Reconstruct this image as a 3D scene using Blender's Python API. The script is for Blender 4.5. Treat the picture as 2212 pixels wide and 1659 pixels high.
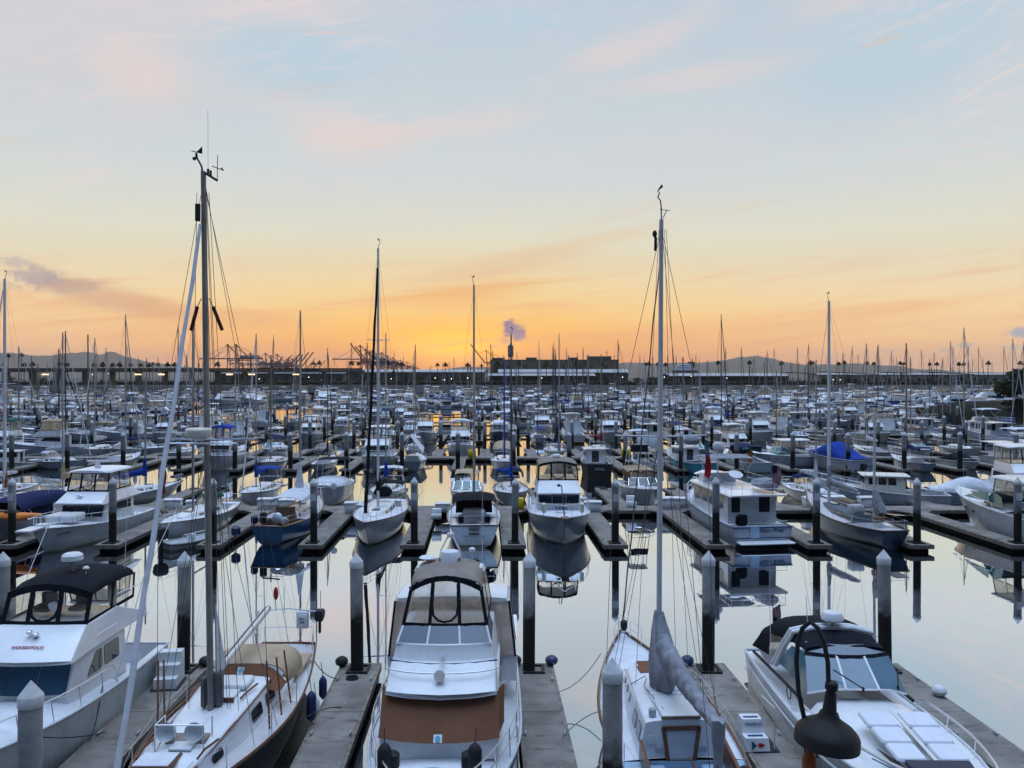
import bpy, bmesh, math, random
from mathutils import Vector, Matrix, noise as mnoise
SC = bpy.context.scene
R = math.radians
PI = math.pi
for o in list(bpy.data.objects):
    bpy.data.objects.remove(o)
random.seed(7)

# ------------------------------------------------------------------ camera
CAM_H = 11.0                       # balcony height above the water
cd = bpy.data.cameras.new('camera'); cam = bpy.data.objects.new('camera', cd)
SC.collection.objects.link(cam); SC.camera = cam
cam.location = (0, 0, CAM_H); cam.rotation_euler = (R(90), 0, 0)
cd.sensor_width = 36; cd.lens = 27.03; cd.shift_y = -0.0070
cd.clip_start = 0.1; cd.clip_end = 60000

# ------------------------------------------------------------------ exposure
SC.view_settings.view_transform = 'Standard'; SC.view_settings.look = 'None'
SC.view_settings.exposure = 0.0; SC.view_settings.gamma = 1.0
SC.view_settings.use_curve_mapping = False
cy = SC.cycles
cy.max_bounces = 7; cy.diffuse_bounces = 2; cy.glossy_bounces = 4
cy.transmission_bounces = 4; cy.transparent_max_bounces = 10; cy.volume_bounces = 0
cy.caustics_reflective = False; cy.caustics_refractive = False
cy.use_adaptive_sampling = True; cy.adaptive_threshold = 0.015
cy.sample_clamp_indirect = 4.0

def lin(r, g, b):
    f = lambda c: (c/255/12.92) if c <= 10 else ((c/255+.055)/1.055)**2.4
    return (f(r), f(g), f(b))

# ------------------------------------------------------------------ sky (world)
W = bpy.data.worlds.new('World'); SC.world = W; W.use_nodes = True
nt = W.node_tree; nt.nodes.clear(); NL = nt.links
def N(t, **k):
    n = nt.nodes.new(t)
    for a, b in k.items(): setattr(n, a, b)
    return n
def _in(n, i, v):
    if hasattr(v, 'is_output') or isinstance(v, bpy.types.NodeSocket): NL.new(v, n.inputs[i])
    elif v is not None: n.inputs[i].default_value = v
def mth(op, a, b=None, c=None, clamp=False):
    n = N('ShaderNodeMath', operation=op); n.use_clamp = clamp
    _in(n, 0, a)
    if b is not None: _in(n, 1, b)
    if c is not None: _in(n, 2, c)
    return n.outputs[0]
def mixc(f, a, b, blend='MIX'):
    n = N('ShaderNodeMix', data_type='RGBA', blend_type=blend)
    _in(n, 0, f); _in(n, 6, a); _in(n, 7, b)
    return n.outputs[2]
def ramp(fac, stops):
    n = N('ShaderNodeValToRGB'); cr = n.color_ramp
    while len(cr.elements) < len(stops): cr.elements.new(0.5)
    for e, (p, c) in zip(cr.elements, stops):
        e.position = p; e.color = (*lin(*c), 1)
    _in(n, 0, fac); return n.outputs[0]
def smooth(v, lo, hi):
    n = N('ShaderNodeMapRange', interpolation_type='SMOOTHSTEP')
    _in(n, 0, v); n.inputs[1].default_value = lo; n.inputs[2].default_value = hi
    return n.outputs[0]
def comb(x, y, z=0.0):
    n = N('ShaderNodeCombineXYZ'); _in(n, 0, x); _in(n, 1, y); _in(n, 2, z); return n.outputs[0]
def noise(vec, scale, detail=3.0, rough=.55, dist=0.0):
    n = N('ShaderNodeTexNoise'); _in(n, 'Vector', vec)
    n.inputs['Scale'].default_value = scale; n.inputs['Detail'].default_value = detail
    n.inputs['Roughness'].default_value = rough; n.inputs['Distortion'].default_value = dist
    return n.outputs[0]
def rgb(*c): return (*lin(*c), 1)

tc = N('ShaderNodeTexCoord'); sep = N('ShaderNodeSeparateXYZ'); NL.new(tc.outputs['Generated'], sep.inputs[0])
dx, dy, dz = sep.outputs
hyp = mth('SQRT', mth('ADD', mth('MULTIPLY', dx, dx), mth('MULTIPLY_ADD', dy, dy, 1e-4)))
T = mth('DIVIDE', dz, hyp)                      # tangent of elevation
Tc = mth('MAXIMUM', T, 0.0)
U = mth('DIVIDE', dx, mth('MAXIMUM', dy, 0.02))   # tangent of azimuth from the view axis
cosaz = mth('DIVIDE', dy, hyp)
tr = mth('POWER', mth('MINIMUM', Tc, 1.0), 0.5)   # ramp coordinate = sqrt(t)
q = lambda t: t**.5
edge = ramp(tr, [(0, (238,196,168)), (q(.02), (246,190,144)), (q(.045), (249,198,144)), (q(.08), (248,212,160)),
                 (q(.125), (240,223,188)), (q(.18), (228,227,208)), (q(.26), (210,219,221)), (q(.40), (194,208,219)), (1, (158,188,220))])
cent = ramp(tr, [(0, (250,150,66)), (q(.02), (255,158,50)), (q(.045), (255,178,62)), (q(.075), (253,200,106)),
                 (q(.12), (246,217,160)), (q(.18), (230,226,202)), (q(.26), (212,219,220)), (q(.40), (196,210,220)), (1, (158,188,220))])
back = ramp(tr, [(0, (8,15,26)), (q(.08), (12,23,38)), (q(.25), (24,42,66)), (q(.5), (50,78,116)), (1, (112,148,196))])
du = mth('SUBTRACT', U, -0.075)
wc = mth('POWER', 2.718, mth('MULTIPLY', mth('MULTIPLY', du, du), -7.0))
front = mixc(wc, edge, cent)
def gauss(u0, t0, su, st, rot=0.0):
    p = mth('SUBTRACT', U, u0); r_ = mth('SUBTRACT', T, t0); c_, s_ = math.cos(R(rot)), math.sin(R(rot))
    a = mth('DIVIDE', mth('MULTIPLY_ADD', p, c_, mth('MULTIPLY', r_, s_)), su); b = mth('DIVIDE', mth('MULTIPLY_ADD', r_, c_, mth('MULTIPLY', p, -s_)), st)
    return mth('POWER', 2.718, mth('MULTIPLY', mth('ADD', mth('MULTIPLY', a, a), mth('MULTIPLY', b, b)), -1.0))
PX = lambda px: (px-1106)/1661
PY = lambda py: (814-py)/1661
# sun glow low over the cranes
front = mixc(mth('MULTIPLY', gauss(-.03, .018, .30, .026), .62), front, (1.15,.34,.02,1))
front = mixc(mth('MULTIPLY', gauss(-.03, .045, .20, .020), .45), front, (1.0,.52,.12,1))
front = mixc(mth('MULTIPLY', gauss(-.078, .038, .080, .021), 1.0), front, (1.7,.80,.0,1))
# high veils and pink patches, soft edged
nv = noise(comb(mth('MULTIPLY_ADD', T, -1.0, mth('MULTIPLY', U, 2.0)), mth('MULTIPLY_ADD', T, 5.0, mth('MULTIPLY', U, -1.2)), 3.7), 1.3, 6.0, .58, .5)
nv2 = noise(comb(mth('MULTIPLY', U, 5.0), mth('MULTIPLY_ADD', U, -2.2, mth('MULTIPLY', T, 12.0)), 8.2), 1.2, 6.0, .6, .4)
v0 = mth('SUBTRACT', nv, .5); v1 = mth('SUBTRACT', nv2, .5)
front = mixc(mth('MULTIPLY', mth('MULTIPLY', smooth(nv, .44, .66), smooth(T, .16, .32)), .55), front, rgb(214,213,219))
front = mixc(mth('MULTIPLY', smooth(mth('MULTIPLY_ADD', v0, 1.2, gauss(PX(150), PY(130), .34, .17)), .15, 1.0), .75), front, rgb(216,212,215))
for (px, py, rx, ry, al, rot) in [(640,150,230,80,.75,0), (1950,190,300,110,.7,8), (1130,45,180,30,.6,0)]:      # clear blue gaps
    front = mixc(mth('MULTIPLY', smooth(mth('MULTIPLY_ADD', v0, .8, gauss(PX(px), PY(py), rx/1661, ry/1661, rot)), .1, .9), al), front, rgb(184,209,224))
for (px, py, rx, ry, al, rot) in [(300,225,90,55,.75,-20), (730,290,130,40,.85,-8), (1000,270,200,26,.5,8), (1380,110,150,34,.7,18), (1900,25,170,34,.8,14), (1480,185,200,20,.5,4), (560,60,260,24,.35,6)]:
    g = gauss(PX(px), PY(py), 1.35*rx/1661, 1.5*ry/1661, rot)
    front = mixc(mth('MULTIPLY', mth('MULTIPLY', smooth(mth('MULTIPLY_ADD', v1, 1.5, g), .1, 1.15), smooth(g, 0, .35)), al*.85), front, rgb(236,214,209))
# fine wind-combed wisps inside the veils
nf = noise(comb(mth('MULTIPLY', U, 7.0), mth('MULTIPLY_ADD', U, -7.0, mth('MULTIPLY', T, 34.0)), 4.4), 1.5, 8.0, .66, 1.1)
nfm = noise(comb(mth('MULTIPLY', U, 1.8), mth('MULTIPLY', T, 4.0), 6.6), 1.6, 3.0, .5, .3)
wisp = mth('MULTIPLY', mth('MULTIPLY', smooth(nf, .46, .74), smooth(nfm, .42, .62)), smooth(T, .12, .24))
front = mixc(mth('MULTIPLY', wisp, .6), front, rgb(236,218,216))
# low bars of mauve and orange cloud
n2 = noise(comb(mth('MULTIPLY', U, 2.4), mth('MULTIPLY_ADD', U, -2.6, mth('MULTIPLY', T, 34.0)), 5.0), 1.0, 7.0, .62, .7)
lo = mth('MULTIPLY', smooth(n2, .48, .70), mth('MULTIPLY', smooth(T, .012, .04), smooth(T, .17, .09)))
front = mixc(mth('MULTIPLY', lo, .60), front, rgb(236,168,116))
n3 = noise(comb(mth('MULTIPLY', U, 3.0), mth('MULTIPLY_ADD', U, 1.6, mth('MULTIPLY', T, 50.0)), 2.0), 1.0, 6.0, .62, .6)
lo2 = mth('MULTIPLY', smooth(n3, .52, .72), smooth(T, .10, .04))
front = mixc(mth('MULTIPLY', lo2, .35), front, rgb(255,214,124))
f2 = mth('SUBTRACT', n2, .5); f3 = mth('SUBTRACT', n3, .5)
for (px, py, rx, ry, al, rot, col) in [(270,668,230,26,.75,-11,(216,166,132)), (470,690,220,22,.5,-6,(232,172,120)), (1120,560,330,22,.55,12,(232,196,158)), (1010,640,160,26,.55,6,(240,170,96)), (1830,704,320,18,.5,7,(240,186,130)), (1330,470,180,12,.3,14,(228,206,184)), (640,720,300,16,.4,-3,(255,190,96))]:
    front = mixc(mth('MULTIPLY', smooth(mth('MULTIPLY_ADD', f2, 1.5, gauss(PX(px), PY(py), 1.2*rx/1661, 1.2*ry/1661, rot)), .15, 1.1), al), front, rgb(*col))
# small grey cumulus and the steam puff over the water tower
fn = noise(comb(mth('MULTIPLY', U, 40.0), mth('MULTIPLY', T, 60.0), 1.0), 1.7, 7.0, .66, .5)
fn0 = mth('SUBTRACT', fn, .5)
for (px, py, rx, ry, al, col) in [(78,630,60,20,.6,(158,150,166)), (30,606,40,12,.5,(176,168,176)), (140,642,80,18,.5,(176,152,150)), (10,650,40,10,.4,(190,160,150)), (1104,711,25,21,1.0,(140,120,146)), (1122,722,20,15,.95,(150,126,146)), (1092,738,16,8,.6,(206,164,146)), (1068,748,18,5,.55,(214,168,140)),
                        (2206,735,30,12,.85,(160,166,186)), (2082,755,24,6,.7,(186,180,178)), (2190,760,44,6,.55,(196,184,176)), (1925,763,30,3.5,.5,(206,178,160)), (2040,762,14,5,.5,(190,180,176))]:
    g = gauss(PX(px), PY(py), rx/1661, ry/1661)
    front = mixc(mth('MULTIPLY', mth('MULTIPLY', smooth(mth('MULTIPLY_ADD', fn0, 1.5, g), .22, .8), smooth(g, .03, .22)), al), front, rgb(*col))
fw = smooth(cosaz, -.35, .62)
fw = mth('MAXIMUM', fw, smooth(T, 1.2, 3.0))
sky = mixc(fw, back, front)
# clear blue overhead dome
sky = mixc(smooth(T, .95, 2.6), sky, (2.05, 2.65, 3.75, 1))
lowb = mth('MULTIPLY_ADD', mth('MULTIPLY', smooth(T, .16, .02), fw), .22, 1.0)
sky = mixc(1.0, sky, comb(lowb, lowb, lowb), 'MULTIPLY')
bgs = N('ShaderNodeBackground'); NL.new(sky, bgs.inputs[0]); bgs.inputs[1].default_value = 1.0
nish = N('ShaderNodeTexSky'); nish.sky_type = 'NISHITA'; nish.sun_disc = False
nish.sun_elevation = R(.35); nish.sun_rotation = R(-4.3)
bgn = N('ShaderNodeBackground'); NL.new(nish.outputs[0], bgn.inputs[0]); bgn.inputs[1].default_value = 0.006
add = N('ShaderNodeAddShader'); NL.new(bgs.outputs[0], add.inputs[0]); NL.new(bgn.outputs[0], add.inputs[1])
wo = N('ShaderNodeOutputWorld'); NL.new(add.outputs[0], wo.inputs[0])
W.cycles.sampling_method = 'MANUAL'; W.cycles.sample_map_resolution = 512

# ------------------------------------------------------------------ sun (just at the horizon, behind the cranes)
sd = bpy.data.lights.new('sun', 'SUN'); sun = bpy.data.objects.new('sun', sd); SC.collection.objects.link(sun)
sd.energy = 0.3; sd.angle = R(.53); sd.color = (1.0, .52, .22)
sdir = Vector((-.085, 1, .006)).normalized()
sun.rotation_euler = (-sdir).to_track_quat('-Z', 'Y').to_euler()
sun.location = (-50, 600, 80)

# ------------------------------------------------------------------ helpers
def link(o):
    SC.collection.objects.link(o); return o
def tag(o, label=None, cat=None, group=None, kind=None):
    if label: o['label'] = label
    if cat: o['category'] = cat
    if group: o['group'] = group
    if kind: o['kind'] = kind
    return o
def thing(name, label, cat, loc=(0,0,0), rz=0.0, group=None):
    o = bpy.data.objects.new(name, None); link(o)
    o.location = loc; o.rotation_euler = (0, 0, rz); o.empty_display_size = .3
    return tag(o, label, cat, group)
KIDS = {}
def kids(o): return KIDS.get(o.name, [])
def copy_tree(o, parent=None, remap=None):
    c = o.copy(); link(c)
    if parent is not None:
        c.parent = parent; KIDS.setdefault(parent.name, []).append(c)
    if remap and c.type == 'MESH':
        for s in c.material_slots:
            if s.material and s.material.name in remap:
                m = remap[s.material.name]; s.link = 'OBJECT'; s.material = m
    for ch in list(kids(o)): copy_tree(ch, c, remap)
    return c

class MB:
    def __init__(s): s.v = []; s.f = []
    def add(s, vs, fs):
        o = len(s.v); s.v += [tuple(v) for v in vs]; s.f += [[i+o for i in f] for f in fs]
        return s
    def loft(s, rings, closed=True, cap0=True, cap1=True):
        n = len(rings[0]); vs = [p for r in rings for p in r]; fs = []
        for i in range(len(rings)-1):
            for j in range(n if closed else n-1):
                k = (j+1) % n
                fs.append([i*n+j, i*n+k, (i+1)*n+k, (i+1)*n+j])
        if cap0: fs.append(list(range(n))[::-1])
        if cap1: fs.append([(len(rings)-1)*n+j for j in range(n)])
        return s.add(vs, fs)
    def box(s, c, d, rz=0.0, bev=0.0, M=None):
        hx, hy, hz = d[0]/2, d[1]/2, d[2]/2
        def ring(z, i):
            x, y = hx-i, hy-i; b = bev
            if b <= 0: return [(-x,-y,z),(x,-y,z),(x,y,z),(-x,y,z)]
            return [(-x+b,-y,z),(x-b,-y,z),(x,-y+b,z),(x,y-b,z),(x-b,y,z),(-x+b,y,z),(-x,y-b,z),(-x,-y+b,z)]
        rs = [ring(-hz,0), ring(hz,0)] if bev <= 0 else [ring(-hz,bev*.7), ring(-hz+bev,0), ring(hz-bev,0), ring(hz,bev*.7)]
        m = Matrix.Translation(c) @ (M.to_4x4() if M else Matrix.Rotation(rz, 4, 'Z'))
        return s.loft([[m @ Vector(p) for p in r] for r in rs])
    def tube(s, pts, r, n=6, r2=None, closed=False):
        P = [Vector(p) for p in pts]; m = len(P)
        if m < 2: return s
        rings = []; up = None
        for i in range(m):
            if closed: t = P[(i+1) % m]-P[i-1]
            else: t = P[min(i+1, m-1)]-P[max(i-1, 0)]
            if t.length < 1e-9: t = Vector((0,0,1))
            t.normalize()
            if up is None: up = Vector((0,0,1)) if abs(t.z) < .9 else Vector((1,0,0))
            a = t.cross(up)
            if a.length < 1e-6: a = t.orthogonal()
            a.normalize(); b = a.cross(t).normalized(); up = b
            rr = r if r2 is None else r+(r2-r)*i/(m-1)
            rings.append([P[i]+a*(rr*math.cos(2*PI*j/n))+b*(rr*math.sin(2*PI*j/n)) for j in range(n)])
        if closed: rings.append(rings[0])
        return s.loft(rings, cap0=not closed, cap1=not closed)
    def lathe(s, prof, c=(0,0,0), n=16, M=None):
        m = Matrix.Translation(c) @ (M.to_4x4() if M else Matrix())
        return s.loft([[m @ Vector((max(r,1e-4)*math.cos(2*PI*j/n), max(r,1e-4)*math.sin(2*PI*j/n), z)) for j in range(n)] for r, z in prof])
    def ball(s, c, r, sc=(1,1,1), n=10, M=None):
        pr = [(r*math.sin(PI*i/6), -r*math.cos(PI*i/6)) for i in range(7)]
        m = Matrix.Translation(c) @ (M.to_4x4() if M else Matrix()) @ Matrix.Diagonal((*sc, 1))
        return s.loft([[m @ Vector((max(q,1e-4)*math.cos(2*PI*j/n), max(q,1e-4)*math.sin(2*PI*j/n), z)) for j in range(n)] for q, z in pr])
    def panel(s, pts, out, th=.03):
        P = [Vector(p) for p in pts]; nn = Vector((0,0,0)); c = sum(P, Vector())/len(P)
        for i in range(len(P)): nn += (P[i]-c).cross(P[(i+1) % len(P)]-c)
        nn.normalize()
        if nn.dot(Vector(out)) < 0: nn = -nn
        k = len(P); vs = [p+nn*th*.6 for p in P]+[p-nn*th*.4 for p in P]
        fs = [list(range(k)), list(range(k, 2*k))[::-1]]+[[i, (i+1) % k, k+(i+1) % k, k+i] for i in range(k)]
        return s.add(vs, fs)
    def rpanel(s, a, b, c, d, out, th=.03, rad=.12):
        A, B, C, D = map(Vector, (a, b, c, d)); u = []
        w = ((B-A).length+(C-D).length)/2; h = ((D-A).length+(C-B).length)/2
        ru = min(.45, rad/max(w,1e-3)); rv = min(.45, rad/max(h,1e-3))
        for (cx, cyy, a0) in ((ru,rv,180),(1-ru,rv,270),(1-ru,1-rv,0),(ru,1-rv,90)):
            for k in range(4):
                an = R(a0+k*30); x = cx+ru*math.cos(an); y = cyy+rv*math.sin(an)
                u.append((A*(1-x)+B*x)*(1-y)+(D*(1-x)+C*x)*y)
        return s.panel(u, out, th)
    def prism(s, pts, vec):
        P = [Vector(p) for p in pts]; V = Vector(vec); k = len(P)
        return s.add(P+[p+V for p in P], [list(range(k))[::-1], list(range(k, 2*k))]+[[i, (i+1) % k, k+(i+1) % k, k+i] for i in range(k)])
    def canvas(s, st, th=.025, n=10, pw=.62):
        """arched cloth top; st = (y, half width, edge z, crown z)"""
        rs = []
        for y, w, ze, zt in st:
            o = [(w*math.copysign(abs(math.cos(PI*j/n))**pw, math.cos(PI*j/n)), y, ze+(zt-ze)*math.sin(PI*j/n)**.8) for j in range(n+1)]
            i = [(x*(1-th/max(w,.1)), yy, z-th) for x, yy, z in o][::-1]
            rs.append(o+i)
        return s.loft(rs)
    def build(s, name, mat, parent=None, ang=36, loc=None):
        me = bpy.data.meshes.new(name); me.from_pydata(s.v, [], s.f)
        bm = bmesh.new(); bm.from_mesh(me)
        bmesh.ops.remove_doubles(bm, verts=bm.verts, dist=2e-4)
        bmesh.ops.recalc_face_normals(bm, faces=bm.faces)
        bm.to_mesh(me); bm.free()
        me.polygons.foreach_set('use_smooth', [True]*len(me.polygons))
        me.set_sharp_from_angle(angle=R(ang))
        for m in (mat if isinstance(mat, (list, tuple)) else [mat]): me.materials.append(m)
        o = link(bpy.data.objects.new(name, me))
        if parent is not None:
            o.parent = parent; KIDS.setdefault(parent.name, []).append(o)
        if loc: o.location = loc
        return o

def lettering(name, body, size, mat, parent, M, shear=0.0, extrude=.006, align='CENTER', sx=1.0):
    cu = bpy.data.curves.new(name, 'FONT'); cu.body = body; cu.size = size; cu.extrude = extrude
    cu.align_x = align; cu.align_y = 'CENTER'; cu.shear = shear
    t = link(bpy.data.objects.new(name, cu)); bpy.context.view_layer.update()
    me = bpy.data.meshes.new_from_object(t.evaluated_get(bpy.context.evaluated_depsgraph_get()))
    bpy.data.objects.remove(t); bpy.data.curves.remove(cu)
    me.transform(M @ Matrix.Diagonal((sx, 1, 1, 1))); me.materials.clear(); me.materials.append(mat); me.name = name
    o = link(bpy.data.objects.new(name, me)); o.parent = parent
    KIDS.setdefault(parent.name, []).append(o); return o
def facing(loc, xdir, up):
    """matrix whose +x runs along xdir, +y along up, +z out of the lettering"""
    x = Vector(xdir).normalized(); y = Vector(up); z = x.cross(y).normalized(); y = z.cross(x)
    m = Matrix((x, y, z)).transposed().to_4x4(); m.translation = Vector(loc); return m

# ------------------------------------------------------------------ materials
MATS = {}
def mat(name, col, rough=.5, metal=0.0, var=.12, scale=3.0, bump=0.0, bscale=30.0, spec=None, obvar=0.0, coat=0.0, streak=0.0, bdist=.05):
    if name in MATS: return MATS[name]
    m = bpy.data.materials.new(name); m.use_nodes = True; t = m.node_tree; b = t.nodes['Principled BSDF']
    b.inputs['Roughness'].default_value = rough; b.inputs['Metallic'].default_value = metal
    if spec is None and not metal: spec = .10 if rough >= .75 else .3 if rough >= .5 else None
    if spec is not None: b.inputs['Specular IOR Level'].default_value = spec
    if coat: b.inputs['Coat Weight'].default_value = coat
    tcn = t.nodes.new('ShaderNodeTexCoord'); nz = t.nodes.new('ShaderNodeTexNoise')
    nz.inputs['Scale'].default_value = scale; nz.inputs['Detail'].default_value = 4
    t.links.new(tcn.outputs['Object'], nz.inputs['Vector'])
    mr = t.nodes.new('ShaderNodeMapRange'); mr.inputs[1].default_value = .3; mr.inputs[2].default_value = .7
    mr.inputs[3].default_value = 1-var; mr.inputs[4].default_value = 1+var*.6
    t.links.new(nz.outputs[0], mr.inputs[0])
    v = mr.outputs[0]
    if streak:      # faint runs of dirt down vertical faces, smudges on flat ones
        mp = t.nodes.new('ShaderNodeMapping'); mp.inputs['Scale'].default_value = (6, 6, .6); t.links.new(tcn.outputs['Object'], mp.inputs[0])
        ns = t.nodes.new('ShaderNodeTexNoise'); ns.inputs['Scale'].default_value = 1.3; ns.inputs['Detail'].default_value = 6; ns.inputs['Roughness'].default_value = .65; t.links.new(mp.outputs[0], ns.inputs['Vector'])
        ms = t.nodes.new('ShaderNodeMapRange'); ms.inputs[1].default_value = .48; ms.inputs[2].default_value = .75; ms.inputs[3].default_value = 1; ms.inputs[4].default_value = 1-streak; t.links.new(ns.outputs[0], ms.inputs[0])
        mm = t.nodes.new('ShaderNodeMath'); mm.operation = 'MULTIPLY'; t.links.new(v, mm.inputs[0]); t.links.new(ms.outputs[0], mm.inputs[1]); v = mm.outputs[0]
    if obvar:
        oi = t.nodes.new('ShaderNodeObjectInfo'); a = t.nodes.new('ShaderNodeMath'); a.operation = 'MULTIPLY_ADD'
        t.links.new(oi.outputs['Random'], a.inputs[0]); a.inputs[1].default_value = obvar*2; a.inputs[2].default_value = 1-obvar
        mm = t.nodes.new('ShaderNodeMath'); mm.operation = 'MULTIPLY'; t.links.new(v, mm.inputs[0]); t.links.new(a.outputs[0], mm.inputs[1]); v = mm.outputs[0]
    mx = t.nodes.new('ShaderNodeMix'); mx.data_type = 'RGBA'; mx.blend_type = 'MULTIPLY'; mx.inputs[0].default_value = 1
    mx.inputs[6].default_value = (*col, 1); t.links.new(v, mx.inputs[7])
    t.links.new(mx.outputs[2], b.inputs['Base Color'])
    if bump:
        n2 = t.nodes.new('ShaderNodeTexNoise'); n2.inputs['Scale'].default_value = bscale; n2.inputs['Detail'].default_value = 5
        t.links.new(tcn.outputs['Object'], n2.inputs['Vector'])
        bp = t.nodes.new('ShaderNodeBump'); bp.inputs['Strength'].default_value = bump; bp.inputs['Distance'].default_value = bdist
        t.links.new(n2.outputs[0], bp.inputs['Height']); t.links.new(bp.outputs[0], b.inputs['Normal'])
    MATS[name] = m; return m
def hullmat(name, col, boot=(.02,.03,.06), bottom=(.015,.015,.02), z0=.06, z1=.13, rough=.22):
    if max(col) < .05: rough = .55
    """painted topsides over a boot stripe and dark antifouling, split by height in the hull's own frame"""
    if name in MATS: return MATS[name]
    m = mat(name, col, rough, var=.14, scale=.9, obvar=.08, streak=.24, coat=.15 if max(col) > .05 else 0); t = m.node_tree; b = t.nodes['Principled BSDF']
    src = b.inputs['Base Color'].links[0].from_socket
    tcn = t.nodes.new('ShaderNodeTexCoord'); sp = t.nodes.new('ShaderNodeSeparateXYZ'); t.links.new(tcn.outputs['Object'], sp.inputs[0])
    for lim, c in ((z1, boot), (z0, bottom)):
        g = t.nodes.new('ShaderNodeMath'); g.operation = 'LESS_THAN'; t.links.new(sp.outputs[2], g.inputs[0]); g.inputs[1].default_value = lim
        mx = t.nodes.new('ShaderNodeMix'); mx.data_type = 'RGBA'; t.links.new(g.outputs[0], mx.inputs[0])
        t.links.new(src, mx.inputs[6]); mx.inputs[7].default_value = (*c, 1); src = mx.outputs[2]
    # brownish scum line just over the waterline, broken up by noise
    nz = t.nodes.new('ShaderNodeTexNoise'); nz.inputs['Scale'].default_value = 1.6; nz.inputs['Detail'].default_value = 6
    mp = t.nodes.new('ShaderNodeMapping'); mp.inputs['Scale'].default_value = (1.5, 1.5, .5); t.links.new(tcn.outputs['Object'], mp.inputs[0]); t.links.new(mp.outputs[0], nz.inputs['Vector'])
    ad = t.nodes.new('ShaderNodeMath'); ad.operation = 'MULTIPLY_ADD'; t.links.new(nz.outputs[0], ad.inputs[0]); ad.inputs[1].default_value = -.55; t.links.new(sp.outputs[2], ad.inputs[2])
    mr = t.nodes.new('ShaderNodeMapRange'); mr.inputs[1].default_value = z1-.22; mr.inputs[2].default_value = z1+.22; mr.inputs[3].default_value = .5; mr.inputs[4].default_value = 0; t.links.new(ad.outputs[0], mr.inputs[0])
    m3 = t.nodes.new('ShaderNodeMix'); m3.data_type = 'RGBA'; t.links.new(mr.outputs[0], m3.inputs[0]); t.links.new(src, m3.inputs[6]); m3.inputs[7].default_value = (col[0]*.45, col[1]*.40, col[2]*.30, 1)
    t.links.new(m3.outputs[2], b.inputs['Base Color']); return m
def vinyl(name, col, clear=.3):
    m = bpy.data.materials.new(name); m.use_nodes = True; t = m.node_tree; t.nodes.clear()
    o = t.nodes.new('ShaderNodeOutputMaterial'); tl = t.nodes.new('ShaderNodeBsdfTranslucent'); df = t.nodes.new('ShaderNodeBsdfDiffuse')
    tp = t.nodes.new('ShaderNodeBsdfTransparent'); gl = t.nodes.new('ShaderNodeBsdfGlossy'); gl.inputs['Roughness'].default_value = .12
    tcn = t.nodes.new('ShaderNodeTexCoord'); nz = t.nodes.new('ShaderNodeTexNoise'); nz.inputs['Scale'].default_value = 2.2; nz.inputs['Detail'].default_value = 3
    t.links.new(tcn.outputs['Object'], nz.inputs['Vector'])
    tl.inputs[0].default_value = (*col, 1); df.inputs[0].default_value = (*[c*.8 for c in col], 1); tp.inputs[0].default_value = (.96,.94,.9,1)
    m1 = t.nodes.new('ShaderNodeMixShader'); m1.inputs[0].default_value = .12; t.links.new(tl.outputs[0], m1.inputs[1]); t.links.new(df.outputs[0], m1.inputs[2])
    m2 = t.nodes.new('ShaderNodeMixShader'); t.links.new(m1.outputs[0], m2.inputs[1]); t.links.new(tp.outputs[0], m2.inputs[2])
    mr = t.nodes.new('ShaderNodeMapRange'); mr.inputs[1].default_value = .3; mr.inputs[2].default_value = .7; mr.inputs[3].default_value = max(0, clear-.15); mr.inputs[4].default_value = clear+.2
    t.links.new(nz.outputs[0], mr.inputs[0]); t.links.new(mr.outputs[0], m2.inputs[0])
    m3 = t.nodes.new('ShaderNodeMixShader'); m3.inputs[0].default_value = .04; t.links.new(m2.outputs[0], m3.inputs[1]); t.links.new(gl.outputs[0], m3.inputs[2])
    t.links.new(m3.outputs[0], o.inputs[0]); MATS[name] = m; return m
def emit(name, col, st):
    m = bpy.data.materials.new(name); m.use_nodes = True; t = m.node_tree; t.nodes.clear()
    o = t.nodes.new('ShaderNodeOutputMaterial'); e = t.nodes.new('ShaderNodeEmission'); e.inputs[0].default_value = (*col, 1); e.inputs[1].default_value = st
    t.links.new(e.outputs[0], o.inputs[0]); MATS[name] = m; return m

GEL = mat('gelcoat_white', (.79,.80,.81), .28, var=.08, scale=1.1, obvar=.10, coat=.2, streak=.09)
CREAM = mat('gelcoat_cream', (.72,.69,.60), .32, var=.07, scale=1.5, obvar=.05)
DECK = mat('nonskid_deck', (.70,.72,.75), .6, var=.12, scale=2, bump=.15, bscale=90, streak=.12)
GREYDECK = mat('warm_grey_nonskid', (.58,.56,.56), .7, var=.08, scale=4, bump=.2, bscale=90)
GLASS = mat('dark_glass', (.012,.018,.028), .04, var=.02, spec=.8)
BLUEGLASS = mat('blue_tinted_glass', (.03,.075,.12), .05, var=.15, scale=.8, spec=.8)
GREENGLASS = mat('green_tinted_glass', (.10,.20,.19), .06, var=.15, scale=.8, spec=.8)
STEEL = mat('stainless_steel', (.82,.85,.90), .38, 1.0, var=.05)
ALU = mat('anodised_mast', (.36,.39,.43), .38, .75, var=.12, scale=2)
WALU = mat('white_painted_spar', (.66,.69,.73), .35, 0, var=.06)
DARKSPAR = mat('dark_weathered_spar', (.10,.10,.11), .5, .3, var=.2)
WIRE = mat('rigging_wire', (.10,.10,.11), .4, .6, var=.1)
TEAK = mat('varnished_teak', (.15,.05,.018), .35, var=.35, scale=8)
OLDTEAK = mat('weathered_teak', (.20,.13,.085), .7, var=.3, scale=8, bump=.2)
BLACKC = mat('black_canvas', (.012,.014,.02), .85, var=.3, scale=2.5, bump=.25, bscale=14)
NAVYC = mat('navy_canvas', (.012,.022,.075), .85, var=.25, scale=2.5, bump=.25, bscale=14)
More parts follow.
